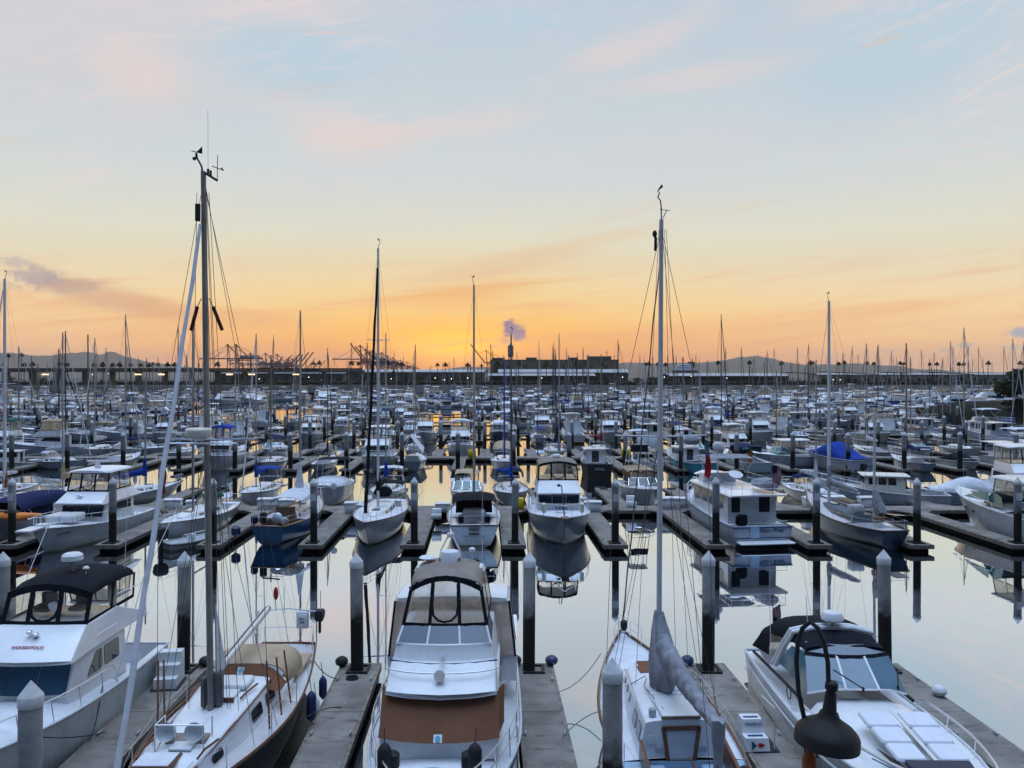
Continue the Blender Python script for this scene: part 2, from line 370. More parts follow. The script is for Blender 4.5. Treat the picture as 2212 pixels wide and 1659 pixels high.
ROYALC = mat('royal_blue_canvas', (.015,.055,.32), .8, var=.22, scale=2.5, bump=.25, bscale=14)
TANC = mat('tan_canvas', (.46,.35,.24), .9, var=.15, scale=2.5, bump=.25, bscale=14)
BROWNC = mat('brown_mesh_cover', (.20,.095,.055), .9, var=.16, scale=1.4, bump=.2, bscale=60)
MAROONC = mat('burgundy_canvas', (.15,.02,.03), .85, var=.22, scale=2.5, bump=.25, bscale=14)
GREENC = mat('green_canvas', (.02,.10,.06), .85, var=.22, scale=2.5, bump=.25, bscale=14)
TEALC = mat('teal_canvas', (.02,.11,.15), .85, var=.22, scale=2.5, bump=.25, bscale=14)
GREYC = mat('grey_sail_cover', (.27,.28,.31), .9, var=.28, scale=2.4, bump=.5, bscale=7, bdist=.05)
WHITEC = mat('white_sailcloth', (.62,.64,.68), .8, var=.12, scale=3, bump=.25, bscale=9)
RUSTC = mat('rust_brown_sailcloth', (.27,.085,.045), .85, var=.22, scale=3, bump=.25, bscale=9)
TAUPEC = mat('taupe_canvas', (.26,.22,.19), .9, var=.2, scale=2.0, bump=.2, bscale=14)
RUBBER = mat('black_rubber', (.018,.018,.02), .6, var=.2)
BLUEF = mat('navy_fender_vinyl', (.015,.03,.10), .4, var=.15)
WHITEP = mat('white_plastic', (.70,.72,.74), .4, var=.08, obvar=.06, streak=.14)
GREYP = mat('grey_plastic', (.38,.40,.42), .5, var=.1)
ORANGE = mat('orange_plastic', (.75,.20,.02), .4, var=.2, scale=1.0)
YELLOW = mat('yellow_plastic', (.62,.45,.01), .5, var=.12)
RED = mat('red_paint', (.45,.02,.03), .5, var=.1)
NAME_BLUE = mat('navy_lettering', (.02,.05,.16), .4, var=.05)
NAME_RED = mat('red_lettering', (.38,.015,.05), .4, var=.05)
NAME_BLACK = mat('black_lettering', (.02,.02,.025), .4, var=.05)
NAME_PALE = mat('pale_lettering', (.55,.60,.55), .4, var=.05)
BLUESOLE = mat('blue_grey_cockpit_gelcoat', (.36,.52,.66), .5, var=.08)
ROPE = mat('dark_dock_line', (.05,.05,.055), .9, var=.3, scale=30)
PALEROPE = mat('pale_dock_line', (.35,.34,.31), .9, var=.3, scale=30)
BROWNSTAY = mat('brown_wooden_shroud_roller', (.32,.11,.035), .55, var=.3, scale=9)
TURQ = mat('turquoise_hatch_cover', (.10,.38,.50), .4, var=.08)
VIN = vinyl('clear_cream_vinyl', (1.0,.92,.80), .68)
VINW = vinyl('clear_white_vinyl', (1.0,.97,.94), .78)
VING = vinyl('grey_vinyl_curtain', (.60,.55,.52), .18)
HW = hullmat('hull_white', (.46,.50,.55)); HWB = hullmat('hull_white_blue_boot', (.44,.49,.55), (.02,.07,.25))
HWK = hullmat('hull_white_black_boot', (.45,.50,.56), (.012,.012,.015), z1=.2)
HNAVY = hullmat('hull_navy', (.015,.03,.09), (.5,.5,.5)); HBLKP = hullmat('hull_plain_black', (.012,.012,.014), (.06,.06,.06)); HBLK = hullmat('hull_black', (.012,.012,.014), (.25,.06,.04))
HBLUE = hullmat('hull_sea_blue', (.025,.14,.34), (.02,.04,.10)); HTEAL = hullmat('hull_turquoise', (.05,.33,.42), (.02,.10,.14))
HSLATE = hullmat('hull_slate_blue', (.05,.10,.16), (.02,.03,.05)); HCREAM = hullmat('hull_cream', (.66,.62,.52), (.05,.05,.06))
# ------------------------------------------------------------------ boat shapes (bow = +y, origin on the waterline amidships)
class Hull:
    def __init__(s, L, B, fs, fb, tw=.9, rake=1.0, p=2.3, tm=.42, flare=.28, sag=.12, wl=.93, draft=.45, srake=0.0, sp=1.5, tuck=0.0):
        s.__dict__.update(locals())
    def b(s, t):
        if t < s.tm: f = s.tw+(1-s.tw)*math.sin(t/s.tm*PI/2)
        else: f = max(0.0, 1-((t-s.tm)/(1-s.tm))**s.p)
        return max(s.B/2*f, .02)
    def z(s, t): return s.fs+(s.fb-s.fs)*t**s.sp-s.sag*math.sin(PI*t)
    def pt(s, t, h, sg=1):
        b = s.b(t); w0 = b*(s.wl-s.flare*t*t-s.tuck*(1-t)**3)
        w = w0+(b-w0)*max(h, 0)**(.85-.4*(1-t)**3*(s.tuck > 0))
        y = -s.L/2+s.L*t-s.rake*(1-h)*t**5+s.srake*(1-h)*(1-t)**4
        return Vector((sg*w, y, s.z(t)*h))
    def t(s, y): return min(1, max(0, (y+s.L/2)/s.L))
    def edge(s, y, sg=1, inset=0.0, dz=0.0):
        v = s.pt(s.t(y), 1, sg); v.x -= sg*min(inset, abs(v.x)*.9); v.z += dz; return v
    def mesh(s, mb, n=20):
        rs = []
        for i in range(n+1):
            t = 1-(1-i/n)**1.35; r = []
            for sg in (1, -1):
                col = [s.pt(t, h, sg) for h in (1, .86, .62, .36, .14, 0.0)]
                b = s.b(t)*(s.wl-s.flare*t*t-s.tuck*(1-t)**3); y0 = col[-1].y
                col += [Vector((sg*b*.72, y0-.1*s.rake*t**5, -s.draft*.6)), Vector((sg*.02, y0-.25*s.rake*t**5, -s.draft))]
                r += col if sg == 1 else col[::-1]
            rs.append(r)
        return mb.loft(rs, closed=False, cap0=True, cap1=False)
    def deck(s, mb, y0, y1, drop=.04, camber=.08, n=14):
        rs = []
        for i in range(n+1):
            y = y0+(y1-y0)*i/n; e = s.edge(y); w = e.x; z = e.z-drop
            rs.append([(w*k, e.y, z+camber*(1-k*k)) for k in (1,.92,.75,.5,.2,-.2,-.5,-.75,-.92,-1)])
        return mb.loft(rs, closed=False, cap0=False, cap1=False)
    def well(s, mb, y0, y1, inset, zs, drop=.04):
        """side decks, inner walls and sole of an open cockpit"""
        n = 8
        rs = []
        for i in range(n+1):
            y = y0+(y1-y0)*i/n; e = s.edge(y); w = e.x; z = e.z-drop; wi = max(w-inset, .1)
            rs.append([(w,e.y,z),(wi,e.y,z),(wi,e.y,zs),(0,e.y,zs+.01),(-wi,e.y,zs),(-wi,e.y,z),(-w,e.y,z)])
        mb.loft(rs, closed=False, cap0=False, cap1=False)
        for y in (y0, y1):
            e = s.edge(y); wi = max(e.x-inset, .1); z = e.z-drop
            mb.panel([(-wi,e.y,zs),(wi,e.y,zs),(wi,e.y,z),(-wi,e.y,z)], (0, 1, 0), .03)
        return mb
    def line(s, y0, y1, sg, n=14, inset=0.0, dz=0.0, h=1.0):
        out = []
        for i in range(n+1):
            v = s.pt(s.t(y0+(y1-y0)*i/n), h, sg); v.x -= sg*min(inset, abs(v.x)); v.z += dz; out.append(v)
        return out
    def gunwale(s, mb, r=.03, y0=None, y1=None, dz=0.0, out=0.01, h=1.0, n=18):
        y0 = -s.L/2 if y0 is None else y0; y1 = s.L/2 if y1 is None else y1
        for sg in (1, -1): mb.tube(s.line(y0, y1, sg, n, -out, dz, h), r, 6)
        if y0 <= -s.L/2+.01: mb.tube([s.pt(0, h, 1)+Vector((0,-.01,dz)), s.pt(0, h, -1)+Vector((0,-.01,dz))], r, 6)
        return mb
    def bowrail(s, mb, y0, hgt=.6, inset=.08, nst=5, r=.021, mid=False, fwd=.25, y1=None, rise=.0):
        y1 = s.L/2-.1 if y1 is None else y1
        for k in ((1.0, .52) if mid else (1.0,)):
            a = [s.edge(y0+(y1-y0)*i/12, 1, inset, hgt*k+rise*i/12) for i in range(13)]
            if k == 1.0: a = [s.edge(y0-.25, 1, inset, .02)]+a
            tip = Vector((0, y1+fwd, a[-1].z)); q1 = Vector((a[-1].x*.6+.08, y1+fwd*.7, a[-1].z))
            m = [Vector((-v.x, v.y, v.z)) for v in reversed(a)]
            mb.tube(a+[q1, tip, Vector((-q1.x, q1.y, q1.z))]+m, r, 6)
        for i in range(nst):
            y = y0+(y1-y0)*(i+.6)/nst
            for sg in (1, -1):
                a = s.edge(y-.12, sg, inset, -.03); c = s.edge(y, sg, inset, hgt+rise*(i+.6)/nst); mb.tube([a, c], r*.9, 5)
        return mb

class House:
    """superstructure: stations (y, half width bottom, half width top, z bottom, z top), bow first"""
    def __init__(s, st, r=.08, camber=.05, curve=0.0): s.st = st; s.r = r; s.camber = camber; s.curve = curve
    def mesh(s, mb):
        rs = []
        for y, wb, wt, zb, zt in s.st:
            r = min(s.r, (zt-zb)*.45, wt*.5); a = []
            for k in (0, 30, 60, 90): a.append((wt-r+r*math.cos(R(k)), y, zt-r+r*math.sin(R(k))))
            c = [(wt*.5, y, zt+s.camber*.8), (0, y, zt+s.camber), (-wt*.5, y, zt+s.camber*.8)]
            ring = [(wb, y, zb)]+a+[(wt*.78, y, zt+s.camber*.4)]+c+[(-wt*.78, y, zt+s.camber*.4)]+[(-x, yy, z) for x, yy, z in reversed(a)]+[(-wb, y, zb)]+[(wb*k, y, zb) for k in (-.78,-.5,0,.5,.78)]
            if s.curve:
                m = max(wb, wt); cvy = s.curve*max(0, min(1, 1-(s.st[0][0]-1.4-y)/2.0))
                ring = [(x, yy+cvy*(1-(x/m)**2), z) for x, yy, z in ring]
            rs.append(ring)
        return mb.loft(rs)
    def sec(s, y):
        st = s.st
        if y >= st[0][0]: return st[0][1:]
        for a, b in zip(st, st[1:]):
            if a[0] >= y >= b[0]:
                f = (a[0]-y)/max(a[0]-b[0], 1e-6); return tuple(p+(q-p)*f for p, q in zip(a[1:], b[1:]))
        return st[-1][1:]
    def side(s, y, f, sg=1):
        wb, wt, zb, zt = s.sec(y); h = zt-s.r-zb
        return Vector((sg*(wb+(wt-wb)*f*.95), y, zb+h*f))
    def window(s, mb, ya, yb, f0, f1, sg, slant=0.0, th=.03, rad=.09, slant2=None):
        sl2 = slant if slant2 is None else slant2
        return mb.rpanel(s.side(ya, f0, sg), s.side(yb, f0, sg), s.side(yb-sl2, f1, sg), s.side(ya-slant, f1, sg), (sg, 0, .1), th, rad)

def strip(mb, pts, w, out, th=.02):
    """flat ribbon along pts"""
    P = [Vector(p) for p in pts]; o = Vector(out).normalized()
    for a, b in zip(P, P[1:]):
        sdir = (b-a).cross(o).normalized()*w/2; e = (b-a).normalized()*w*.3
        mb.panel([a-e+sdir, b+e+sdir, b+e-sdir, a-e-sdir], out, th)
    return mb

def radar_dome(par, c, r=.3, h=.25, name='radar_dome'):
    m = MB().lathe([(0,0),(r*.85,0),(r,h*.2),(r*.95,h*.75),(r*.7,h),(0,h*1.05)], c, 18)
    return m.build(name, WHITEP, par)
def antenna(par, a, l, lean=(0,0), r=.012):
    return MB().tube([a, (a[0]+lean[0]*l, a[1]+lean[1]*l, a[2]+l)], r, 5, r*.5).build('antenna', WHITEP, par)

def enclosure(par, y0, z0, w0, y1, z1, w1, yb, mats=VIN, frame=BLACKC, border=.05, mid=True, wb0=None, wb1=None, aft=False, arch=0.0):
    """clear vinyl curtains: sloped front in three panes, sides; dark seams"""
    wb0 = wb0 or w0; wb1 = wb1 or w1
    v = MB(); f = MB(); xs = (-1, -.36, .36, 1)
    F = lambda k, h: Vector((k*(w0+(w1-w0)*h), y0+(y1-y0)*h+.12*(1-k*k), z0+(z1-z0)*h+arch*h*(1-k*k)))
    for a, b in zip(xs, xs[1:]):
        ks = [a+(b-a)*i/4 for i in range(5)]; v.loft([[F(k,h) for k in ks] for h in (0,.5,1)], closed=False, cap0=False, cap1=False)
    for sg in (1, -1):
        S0, S1 = Vector((sg*w0, y0, z0)), Vector((sg*w1, y1, z1)); A0, A1 = Vector((sg*wb0, yb, z0)), Vector((sg*wb1, yb, z1))
        M0, M1 = (S0+A0)/2, (S1+A1)/2
        v.panel([S0, M0, M1, S1], (sg,0,0), .012); v.panel([M0, A0, A1, M1], (sg,0,0), .012)
        o = (sg,0,.1)
        for l in ((S0,S1),(M0,M1),(A0,A1),(S0,A0)): strip(f, [p+Vector((sg*.012,0,0)) for p in l], border, o)
    o = (0,1,.25); e = Vector((0,.018,0))
    for k in xs: strip(f, [F(k,0)+e, F(k,1)+e], border*1.3, o)
    strip(f, [F(k,0)+e for k in (-1,-.5,0,.5,1)], border*1.5, o)
    strip(f, [F(k,.97)+e for k in (-1,-.75,-.5,-.25,0,.25,.5,.75,1)], border*2.0 if arch else border, o)
    if mid:
        pts = [F(-.33,.85), F(-.33,.4), F(-.28,.2), F(-.16,.1), F(0,.07), F(.16,.1), F(.28,.2), F(.33,.4), F(.33,.85)]
        strip(f, [p+e for p in pts], border*.8, o)
    if aft:
        A0, A1 = (-wb0, yb, z0), (wb0, yb, z0)
        v.panel([A0, A1, (wb1, yb, z1), (-wb1, yb, z1)], (0,-1,0), .012)
    v.build('clear_curtain', mats, par); f.build('curtain_frame', frame, par)

def flybridge(P):
    g = P.get; t = thing(g('name', 'flybridge_boat'), g('label'), 'motor boat', group=g('group'))
    H = Hull(g('L'), g('B'), g('fs', 1.25), g('fb', 2.0), g('tw', .92), g('rake', 1.3), flare=g('flare', .34), sag=g('sag', .1), p=g('p', 2.2), tm=g('tm', .4))
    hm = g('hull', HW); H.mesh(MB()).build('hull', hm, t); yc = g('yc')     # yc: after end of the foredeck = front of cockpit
    H.deck(MB(), yc, H.L/2-.02, camber=g('camber', .12)).build('foredeck', DECK, t)
    H.well(MB(), -H.L/2+.05, yc, .3, g('sole', .75)).build('cockpit', GEL, t)
    H.gunwale(MB(), .035).build('rub_rail', g('rub', WHITEP), t)
    H.bowrail(MB(), g('rail0', yc+.5), g('railh', .62), nst=g('nst', 6), mid=g('railmid', False), fwd=g('railfwd', .3)).build('bow_rail', STEEL, t)
    yf, yt, ya, wb, wt, z0, z1 = g('cab')
    C = House([(yf, wb*.96, wb*.95, z0-.5, z0+.06), (yt, wb, wt, z0-.5, z1), (ya, wb, wt, z0-.5, z1)], .07, .03, g('curve', .22)*.8)
    C.mesh(MB()).build('cabin', GEL, t)
    gm = g('wsmat', GLASS); ws = MB()
    k = lambda s, f: Vector((s*(wb*.955+(wt-wb*.955)*f)*.94, yf+(yt-yf)*f, z0+.06+(z1-z0-.1)*f))
    if g('cover'):
        ss_ = [-1.07+2.14*i/10 for i in range(11)]
        ws.loft([[k(q_, f)+Vector((0, g('curve', .1)*(1-.80*q_*q_)+.045, .03+(.02 if f == .5 else 0))) for q_ in ss_] for f in (-.08,.5,.97)], closed=False, cap0=False, cap1=False)
        for s in (1, -1): ws.panel([k(1.03*s,-.04), k(1.03*s,.97), (s*(wb+.02), yt-.45, z1-.08), (s*(wb+.02), yf-.75, z0+.02)], (s,0,.2), .04)
        ws.build('windshield_cover', g('cover'), t)
    else:
        cv_ = lambda s_, f: k(s_, f)+Vector((0, g('curve', .22)*.8*(1-(s_*.94)**2)+.03, .015))
        for a, b in ((-1,-.36),(-.33,.33),(.36,1)): ws.panel([cv_(a,.06), cv_((a+b)/2,.06), cv_(b,.06), cv_(b,.93), cv_((a+b)/2,.93), cv_(a,.93)], (0,1,.7), .04)
        ws.build('windshield', gm, t)
    for sg in (1, -1):
        n = g('nwin', 3); y0 = g('win0', yt-.15); y1 = ya+.35
        for i in range(n):
            w = MB(); a = y0-(y0-y1)*i/n-.06; b = y0-(y0-y1)*(i+1)/n+.06
            C.window(w, a, b, .52, .93, sg, slant=(.55 if i == 0 else 0), slant2=0)
            w.build('side_window', GLASS, t)
    br = g('bridge'); Bh = House(br, .05, .02, g('curve', .22)); Bh.mesh(MB()).build('flybridge', GEL, t)
    e = g('encl')
    if e:
        (y0, zz0, w0), (y1, zz1, w1), yb = e
        if g('bws'):          # tinted bridge windscreen under the curtains
            (b0, c0, d0), (b1, c1, d1) = g('bws'); m = MB(); fr = MB()
            kk = lambda s, f: Vector((s*(d0+(d1-d0)*f), b0+(b1-b0)*f+.14*(1-s*s), c0+(c1-c0)*f))
            for a, b in ((-1,-.37),(-.33,.33),(.37,1)): m.panel([kk(a,0), kk((a+b)/2,0), kk(b,0), kk(b,1), kk((a+b)/2,1), kk(a,1)], (0,1,.3), .03)
            for sg in (1, -1): m.panel([kk(sg,0), kk(sg,1), (sg*d1, b1-1.2, c1-.02), (sg*d0, b0-1.6, c0)], (sg,0,0), .03)
            m.build('bridge_windscreen', g('bwsmat', BLUEGLASS), t)
            strip(fr, [kk(s,0)+Vector((0,.02,0)) for s in (-1,-.5,0,.5,1)], .05, (0,1,.3))
            for s in (-1,-.35,.35,1): strip(fr, [kk(s,0)+Vector((0,.02,0)), kk(s,1)+Vector((0,.02,0))], .05, (0,1,.3))
            fr.build('windscreen_frame', WHITEP, t)
        enclosure(t, y0, zz0, w0, y1, zz1, w1, yb, g('vin', VIN), g('seam', BLACKC), g('border', .06), wb0=g('wb0'), wb1=g('wb1'), arch=0 if g('hard') else max(0, g('arch', .38)-.14))
        ww = w1*1.05
        if g('hard'):
            HT = House([(y1+.35, ww*.9, ww*.86, zz1, zz1+.1), (y1+.15, ww*1.03, ww, zz1, zz1+.13), (yb-.2, ww*1.03, ww, zz1, zz1+.13)], .06, .07)
            HT.mesh(MB()).build('hardtop', GEL, t)
        else:
            zc = zz1+g('arch', .38); n = 5
            MB().canvas([(y1+(yb-y1)*i/n+(.06 if i == 0 else 0), ww*(1 if 0 < i < n else .98), zz1-.02+.10*math.sin(PI*i/n), zc-(.16 if i == 0 else .10 if i == n else 0)) for i in range(n+1)], n=14, pw=.85).build('canvas_top', g('top', BLACKC), t)
    sw = MB().box((0, -H.L/2-.35, .28), (H.B*.8, .7, .08), bev=.03); sw.build('swim_platform', g('plat', OLDTEAK), t)
    return t, H, C, Bh

def express(P):
    g = P.get; t = thing(g('name', 'cabin_cruiser'), g('label'), 'motor boat', group=g('group'))
    H = Hull(g('L', 9), g('B', 3.0), g('fs', .95), g('fb', 1.35), .9, g('rake', 1.5), p=g('p', 2.4), flare=.3, sag=.04)
    L = H.L; H.mesh(MB()).build('hull', g('hull', HW), t); yc = g('yc', -L*.08)
    H.deck(MB(), yc, L/2-.02, camber=g('camber', .22)).build('foredeck', GEL, t)
    H.well(MB(), -L/2+.05, yc, .28, .5).build('cockpit', GEL, t)
    H.gunwale(MB(), .03).build('rub_rail', g('rub', WHITEP), t)
    H.bowrail(MB(), yc+1.2, g('railh', .45), nst=4, fwd=.2).build('bow_rail', STEEL, t)
    zd = H.z(.6); h = g('wsh', .62); yf = g('wy', L*.16); yb = yf-1.3; w = H.B*.40
    ws = MB(); fr = MB(); gm = g('wsmat', GREENGLASS)
    k = lambda s, f: Vector((s*w*(1-.12*f), yf-.75*f+.35*(1-s*s)-.2, zd+.14+h*f))
    for a, b in ((-1,-.34),(-.34,.34),(.34,1)): ws.panel([k(a,0), k((a+b)/2,0), k(b,0), k(b,1), k((a+b)/2,1), k(a,1)], (0,1,.6), .02)
    for sg in (1, -1): ws.panel([k(sg,0), k(sg,1), (sg*w*.94, yb-.6, zd+.1+h*.75), (sg*w*1.02, yb-1.0, zd+.06)], (sg,0,.1), .02)
    ws.build('windshield', gm, t)
    for s in (-1,-.34,.34,1): strip(fr, [k(s,0)+Vector((0,.015,.01)), k(s,1)+Vector((0,.015,.01))], .045, (0,1,.6))
    strip(fr, [k(s,1)+Vector((0,.015,.01)) for s in (-1,-.5,0,.5,1)], .05, (0,1,.6)); fr.build('windshield_frame', STEEL, t)
    top = g('top', BLACKC); zt = zd+.1+h
    if top:
        ht = g('toph', .75)
        if g('curtain', True): enclosure(t, yf-.85, zt, w*.86, yf-1.1, zt+ht*.72, w*.84, g('yb', -L*.30), g('vin', VIN), g('seam', BLACKC), .045, mid=False)
        y1 = yf-1.0; y2 = g('yb', -L*.30)-.1; zz = zt+ht*.7
        if g('hard'): House([(y1+.3, w*.8, w*.75, zz, zz+.08), (y1+.1, w*.98, w*.94, zz, zz+.11), (y2, w*.98, w*.94, zz, zz+.11)], .05, .06).mesh(MB()).build('hardtop', GEL, t)
        else: MB().canvas([(y1-(y1-y2)*i/4, w*.92, zz-.03, zz+.3-(.12 if i in (0, 4) else 0)) for i in range(5)]).build('canvas_top', top, t)
    if g('arch'):
        a = MB(); ya = -L*.22
        for dy in (0, .3): a.tube([H.edge(ya-dy, 1, .1), (w*1.02, ya-.3-dy, zt+.75), (w*.7, ya-.4-dy, zt+.95), (-w*.7, ya-.4-dy, zt+.95), (-w*1.02, ya-.3-dy, zt+.75), H.edge(ya-dy, -1, .1)], .06, 6)
        a.build('radar_arch', GEL, t); radar_dome(t, (0, ya-.5, zt+1.02), .26, .2)
    for sg in (1, -1):
        for i in range(2):
            v = H.pt(.66+.1*i, .68, sg); p = MB(); p.rpanel(v+Vector((0,.2,-.06)), v+Vector((0,-.2,-.06)), v+Vector((0,-.2,.06)), v+Vector((0,.2,.06)), (sg,0,.2), .03, .06); p.build('portlight', GLASS, t)
    MB().box((0, L*.33, H.z(.83)+.2), (.5, .5, .05), bev=.02).build('deck_hatch', BLUEGLASS, t)
    if g('outboard'):
        outboard(t, (0, -L/2-.25, .5))
    return t, H

def outboard(par, c, s=1.0, m=None):
    o = MB(); o.loft([[(c[0]+x*s*w, c[1]+y*s*d, c[2]+z*s) for x, y in ((-1,-1),(1,-1),(1.15,0),(1,1),(-1,1),(-1.15,0))] for z, w, d in ((0,.16,.22),(.15,.22,.30),(.45,.24,.34),(.62,.18,.26),(.66,.1,.15))])
    o.box((c[0], c[1], c[2]-.35*s), (.14*s, .22*s, .75*s), bev=.03)
    return o.build('outboard_motor', m or RUBBER, par)

def sail(P):
    g = P.get; t = thing(g('name', 'sailing_boat'), g('label'), 'sailing boat', group=g('group'))
    L = g('L', 9.5); H = Hull(L, g('B', 3.0), g('fs', .95), g('fb', 1.3), g('tw', .62), g('rake', 1.4), p=g('p', 1.9), tm=g('tm', .42), flare=.22, sag=g('sag', .14), wl=g('wl', .88), srake=g('srake', .5), draft=.6, tuck=g('tuck', .42))
    H.mesh(MB()).build('hull', g('hull', HWB), t); yc = g('yc', -L*.20); ys = g('ys', -L*.42)
    H.deck(MB(), yc, L/2-.02, camber=.09).build('foredeck', g('deckmat', DECK), t)
    H.well(MB(), ys, yc, g('cin', .55), g('sole', .45)).build('cockpit', g('wellmat', GEL), t)
    H.deck(MB(), -L/2+.01, ys, camber=.05, n=4).build('afterdeck', g('deckmat', DECK), t)
    H.gunwale(MB(), g('capr', .035), dz=.03).build('toe_rail', g('cap', OLDTEAK), t)
    tr = g('trunk') or [(L*.24, .30, .22, 0, .12), (L*.17, .55, .42, 0, .32), (L*.04, .85, .68, 0, .42), (yc, .92, .78, -.1, .50)]
    tr = [(y, a, b, H.z(H.t(y))-.04+c, H.z(H.t(y))-.04+d) for y, a, b, c, d in tr] if not g('abstrunk') else tr
    C = House(tr, .09, .06); C.mesh(MB()).build('cabin_trunk', g('trunkmat', GEL), t)
    for sg in (1, -1):
        for (ya, yb, f0, f1) in g('wins') or ((L*.10, L*.02, .35, .82), (-L*.01, -L*.09, .35, .82), (-L*.12, -L*.17, .35, .82)):
            w = MB(); C.window(w, ya, yb, f0, f1, sg, th=.025, rad=.08); w.build('cabin_window', GLASS, t)
    ym = g('ym', L*.07); zt = g('zt', 13.0); zs = C.sec(ym)[3]+.03; r = g('mr', .075); mm = g('spar', ALU); lean = g('lean', 0)
    mtop = Vector((lean, ym+g('mrake', -.0), zt)); mbase = Vector((0, ym, zs-.1))
    m = MB()
    rs = []
    for f in (0, .5, .93, 1):
        c = mbase.lerp(mtop, f); k = r*(1 if f < .9 else .8)
        rs.append([c+Vector((k*.8*math.cos(2*PI*j/10), k*1.25*math.sin(2*PI*j/10), 0)) for j in range(10)])
    m.loft(rs); m.build('mast', mm, t)
    att = lambda z: mbase.lerp(mtop, (z-mbase.z)/(mtop.z-mbase.z))
    wr = g('wire', .007); rig = MB(); chain = [H.edge(ym-.15, s, .12, 0) for s in (1, -1)]
    tips = {1: [], -1: []}
    for zz, hw in g('spread', ((zs+(zt-zs)*.52, .85),)):
        for s in (1, -1):
            c = att(zz); tip = c+Vector((s*hw, -.12, .05)); tips[s].append(tip)
            MB().tube([c, tip], r*.34, 6, r*.24).build('spreader', g('sprmat', mm), t)
    for i, s in enumerate((1, -1)):
        rig.tube([chain[i]]+tips[s]+[att(zt-.25)], wr, 4)
        if tips[s]:
            rig.tube([H.edge(ym+.5, s, .2, 0), att(tips[s][0].z-.05)], wr, 4); rig.tube([H.edge(ym-.75, s, .15, 0), att(tips[s][0].z-.05)], wr, 4)
    bow = Vector((0, L/2-.06, H.fb+.05)); fs = att(g('fz', zt-.2))
    rig.tube([bow, fs], wr, 4); rig.tube([Vector((0, -L/2+.05, H.fs)), att(zt-.05)], wr, 4)
    rig.build('rigging', WIRE, t)
    if g('furl'):
        fm, fr = g('furl'); f = MB(); n = 16; d = fs-bow
        f.loft([[bow+d*(.03+.93*i/n)+Vector((fr*k*math.cos(2*PI*j/8)+.015*math.sin(i*1.7), fr*k*math.sin(2*PI*j/8), 0)) for j in range(8)] for i in range(n+1) for k in [1.0-.35*i/n+.08*math.sin(i*2.3)]])
        f.build('furled_jib', fm, t)
    bz = g('bz', zs+.95); bl = g('bl', L*.36); bend = Vector((g('bx', 0), ym-bl, bz+g('brise', .0))); g0 = att(bz)+Vector((0,-.1,0))
    if bl:
        MB().tube([g0, bend], r*.72, 8).build('boom', g('boommat', mm), t)
        if g('cover'):
            c = MB(); n = 14; rs = []
            for i in range(n+1):
                f = i/n; p = g0.lerp(bend, f*.97+.01); w = .17-.07*f+.015*math.sin(i*2.1); hh = (.52 if i == 0 else .36)*(1-f)**.9+.16+.02*math.sin(i*1.3)
                rs.append([p+Vector((w*math.cos(2*PI*j/10), .03*math.sin(j*3+i), .04+hh*.5+hh*.5*math.sin(2*PI*j/10)-(.1 if math.sin(2*PI*j/10) < -.5 else 0))) for j in range(10)])
            c.loft(rs)
            c.loft([[att(bz+.15+hh)+Vector((w*math.cos(2*PI*j/8), -.06+w*1.3*math.sin(2*PI*j/8), 0)) for j in range(8)] for hh, w in ((-.3,.17),(.3,.17),(.8,.13),(1.25,.1),(1.3,.05))])
            c.build('sail_cover', g('cover'), t)
    if g('dodger'):
        d = MB(); y0 = yc+.55; w = C.sec(yc)[1]*1.02; z0 = C.sec(yc)[3]
        d.canvas([(y0-.05, w*.96, z0+.42, z0+.62), (y0-.5, w, z0+.48, z0+.80), (y0-1.1, w, z0+.46, z0+.78)], n=10); d.build('dodger', g('dodger'), t)
        v = MB(); v.panel([(-w*.9,y0+.28,z0+.02),(w*.9,y0+.28,z0+.02),(w*.92,y0-.03,z0+.52),(-w*.92,y0-.03,z0+.52)], (0,1,.4), .012)
        for s in (1,-1): v.panel([(s*w*.93,y0+.2,z0),(s*w*.96,y0-.05,z0+.45),(s*w*.98,y0-1.0,z0+.45),(s*w*.98,y0-.9,z0-.1)], (s,0,0), .012)
        v.build('dodger_window', g('vin', VIN), t)
        fr = MB(); 
        for s in (-.9,-.3,.3,.9): strip(fr, [(s*w,y0+.295,z0+.03),(s*w*1.02,y0-.015,z0+.52)], .05, (0,1,.4))
        fr.build('dodger_seam', g('dodger'), t)
    if g('bimini'):
        z0 = H.z(.2); yb = (yc+ys)/2
        MB().canvas([(yb+.9, H.B*.36, z0+1.55, z0+1.72), (yb, H.B*.37, z0+1.62, z0+1.85), (yb-.9, H.B*.36, z0+1.55, z0+1.72)]).build('bimini', g('bimini'), t)
        p = MB()
        for s in (1,-1):
            for yy in (.85,-.85): p.tube([H.edge(yb, s, .15), (s*H.B*.35, yb+yy, z0+1.58)], .014, 5)
        p.build('bimini_frame', STEEL, t)
    pp = MB(); y1 = L/2-.12
    for hh in (.62, .32):
        a = [H.edge(y1-1.15, 1, .06, hh), H.edge(y1-.5, 1, .05, hh), Vector((.12, y1+.05, H.fb+hh)), Vector((-.12, y1+.05, H.fb+hh)), H.edge(y1-.5, -1, .05, hh), H.edge(y1-1.15, -1, .06, hh)]; pp.tube(a, .014, 5)
    for s in (1,-1):
        for yy in (y1-1.15, y1-.5): pp.tube([H.edge(yy, s, .06, 0), H.edge(yy, s, .06, .62)], .014, 5)
        pp.tube([Vector((s*.1, y1-.05, H.fb)), Vector((s*.12, y1+.05, H.fb+.62))], .014, 5)
    pp.build('pulpit', STEEL, t)
    ll = st = MB(); ns = 5
    for s in (1,-1):
        yy = [y1-1.15-(L-1.9)*(i/ns) for i in range(ns+1)]
        for hh in (.6, .3): ll.tube([H.edge(y, s, .07, hh) for y in yy], .005, 4)
        for y in yy[1:]: st.tube([H.edge(y, s, .07, 0), H.edge(y, s, .07, .61)], .013, 5)
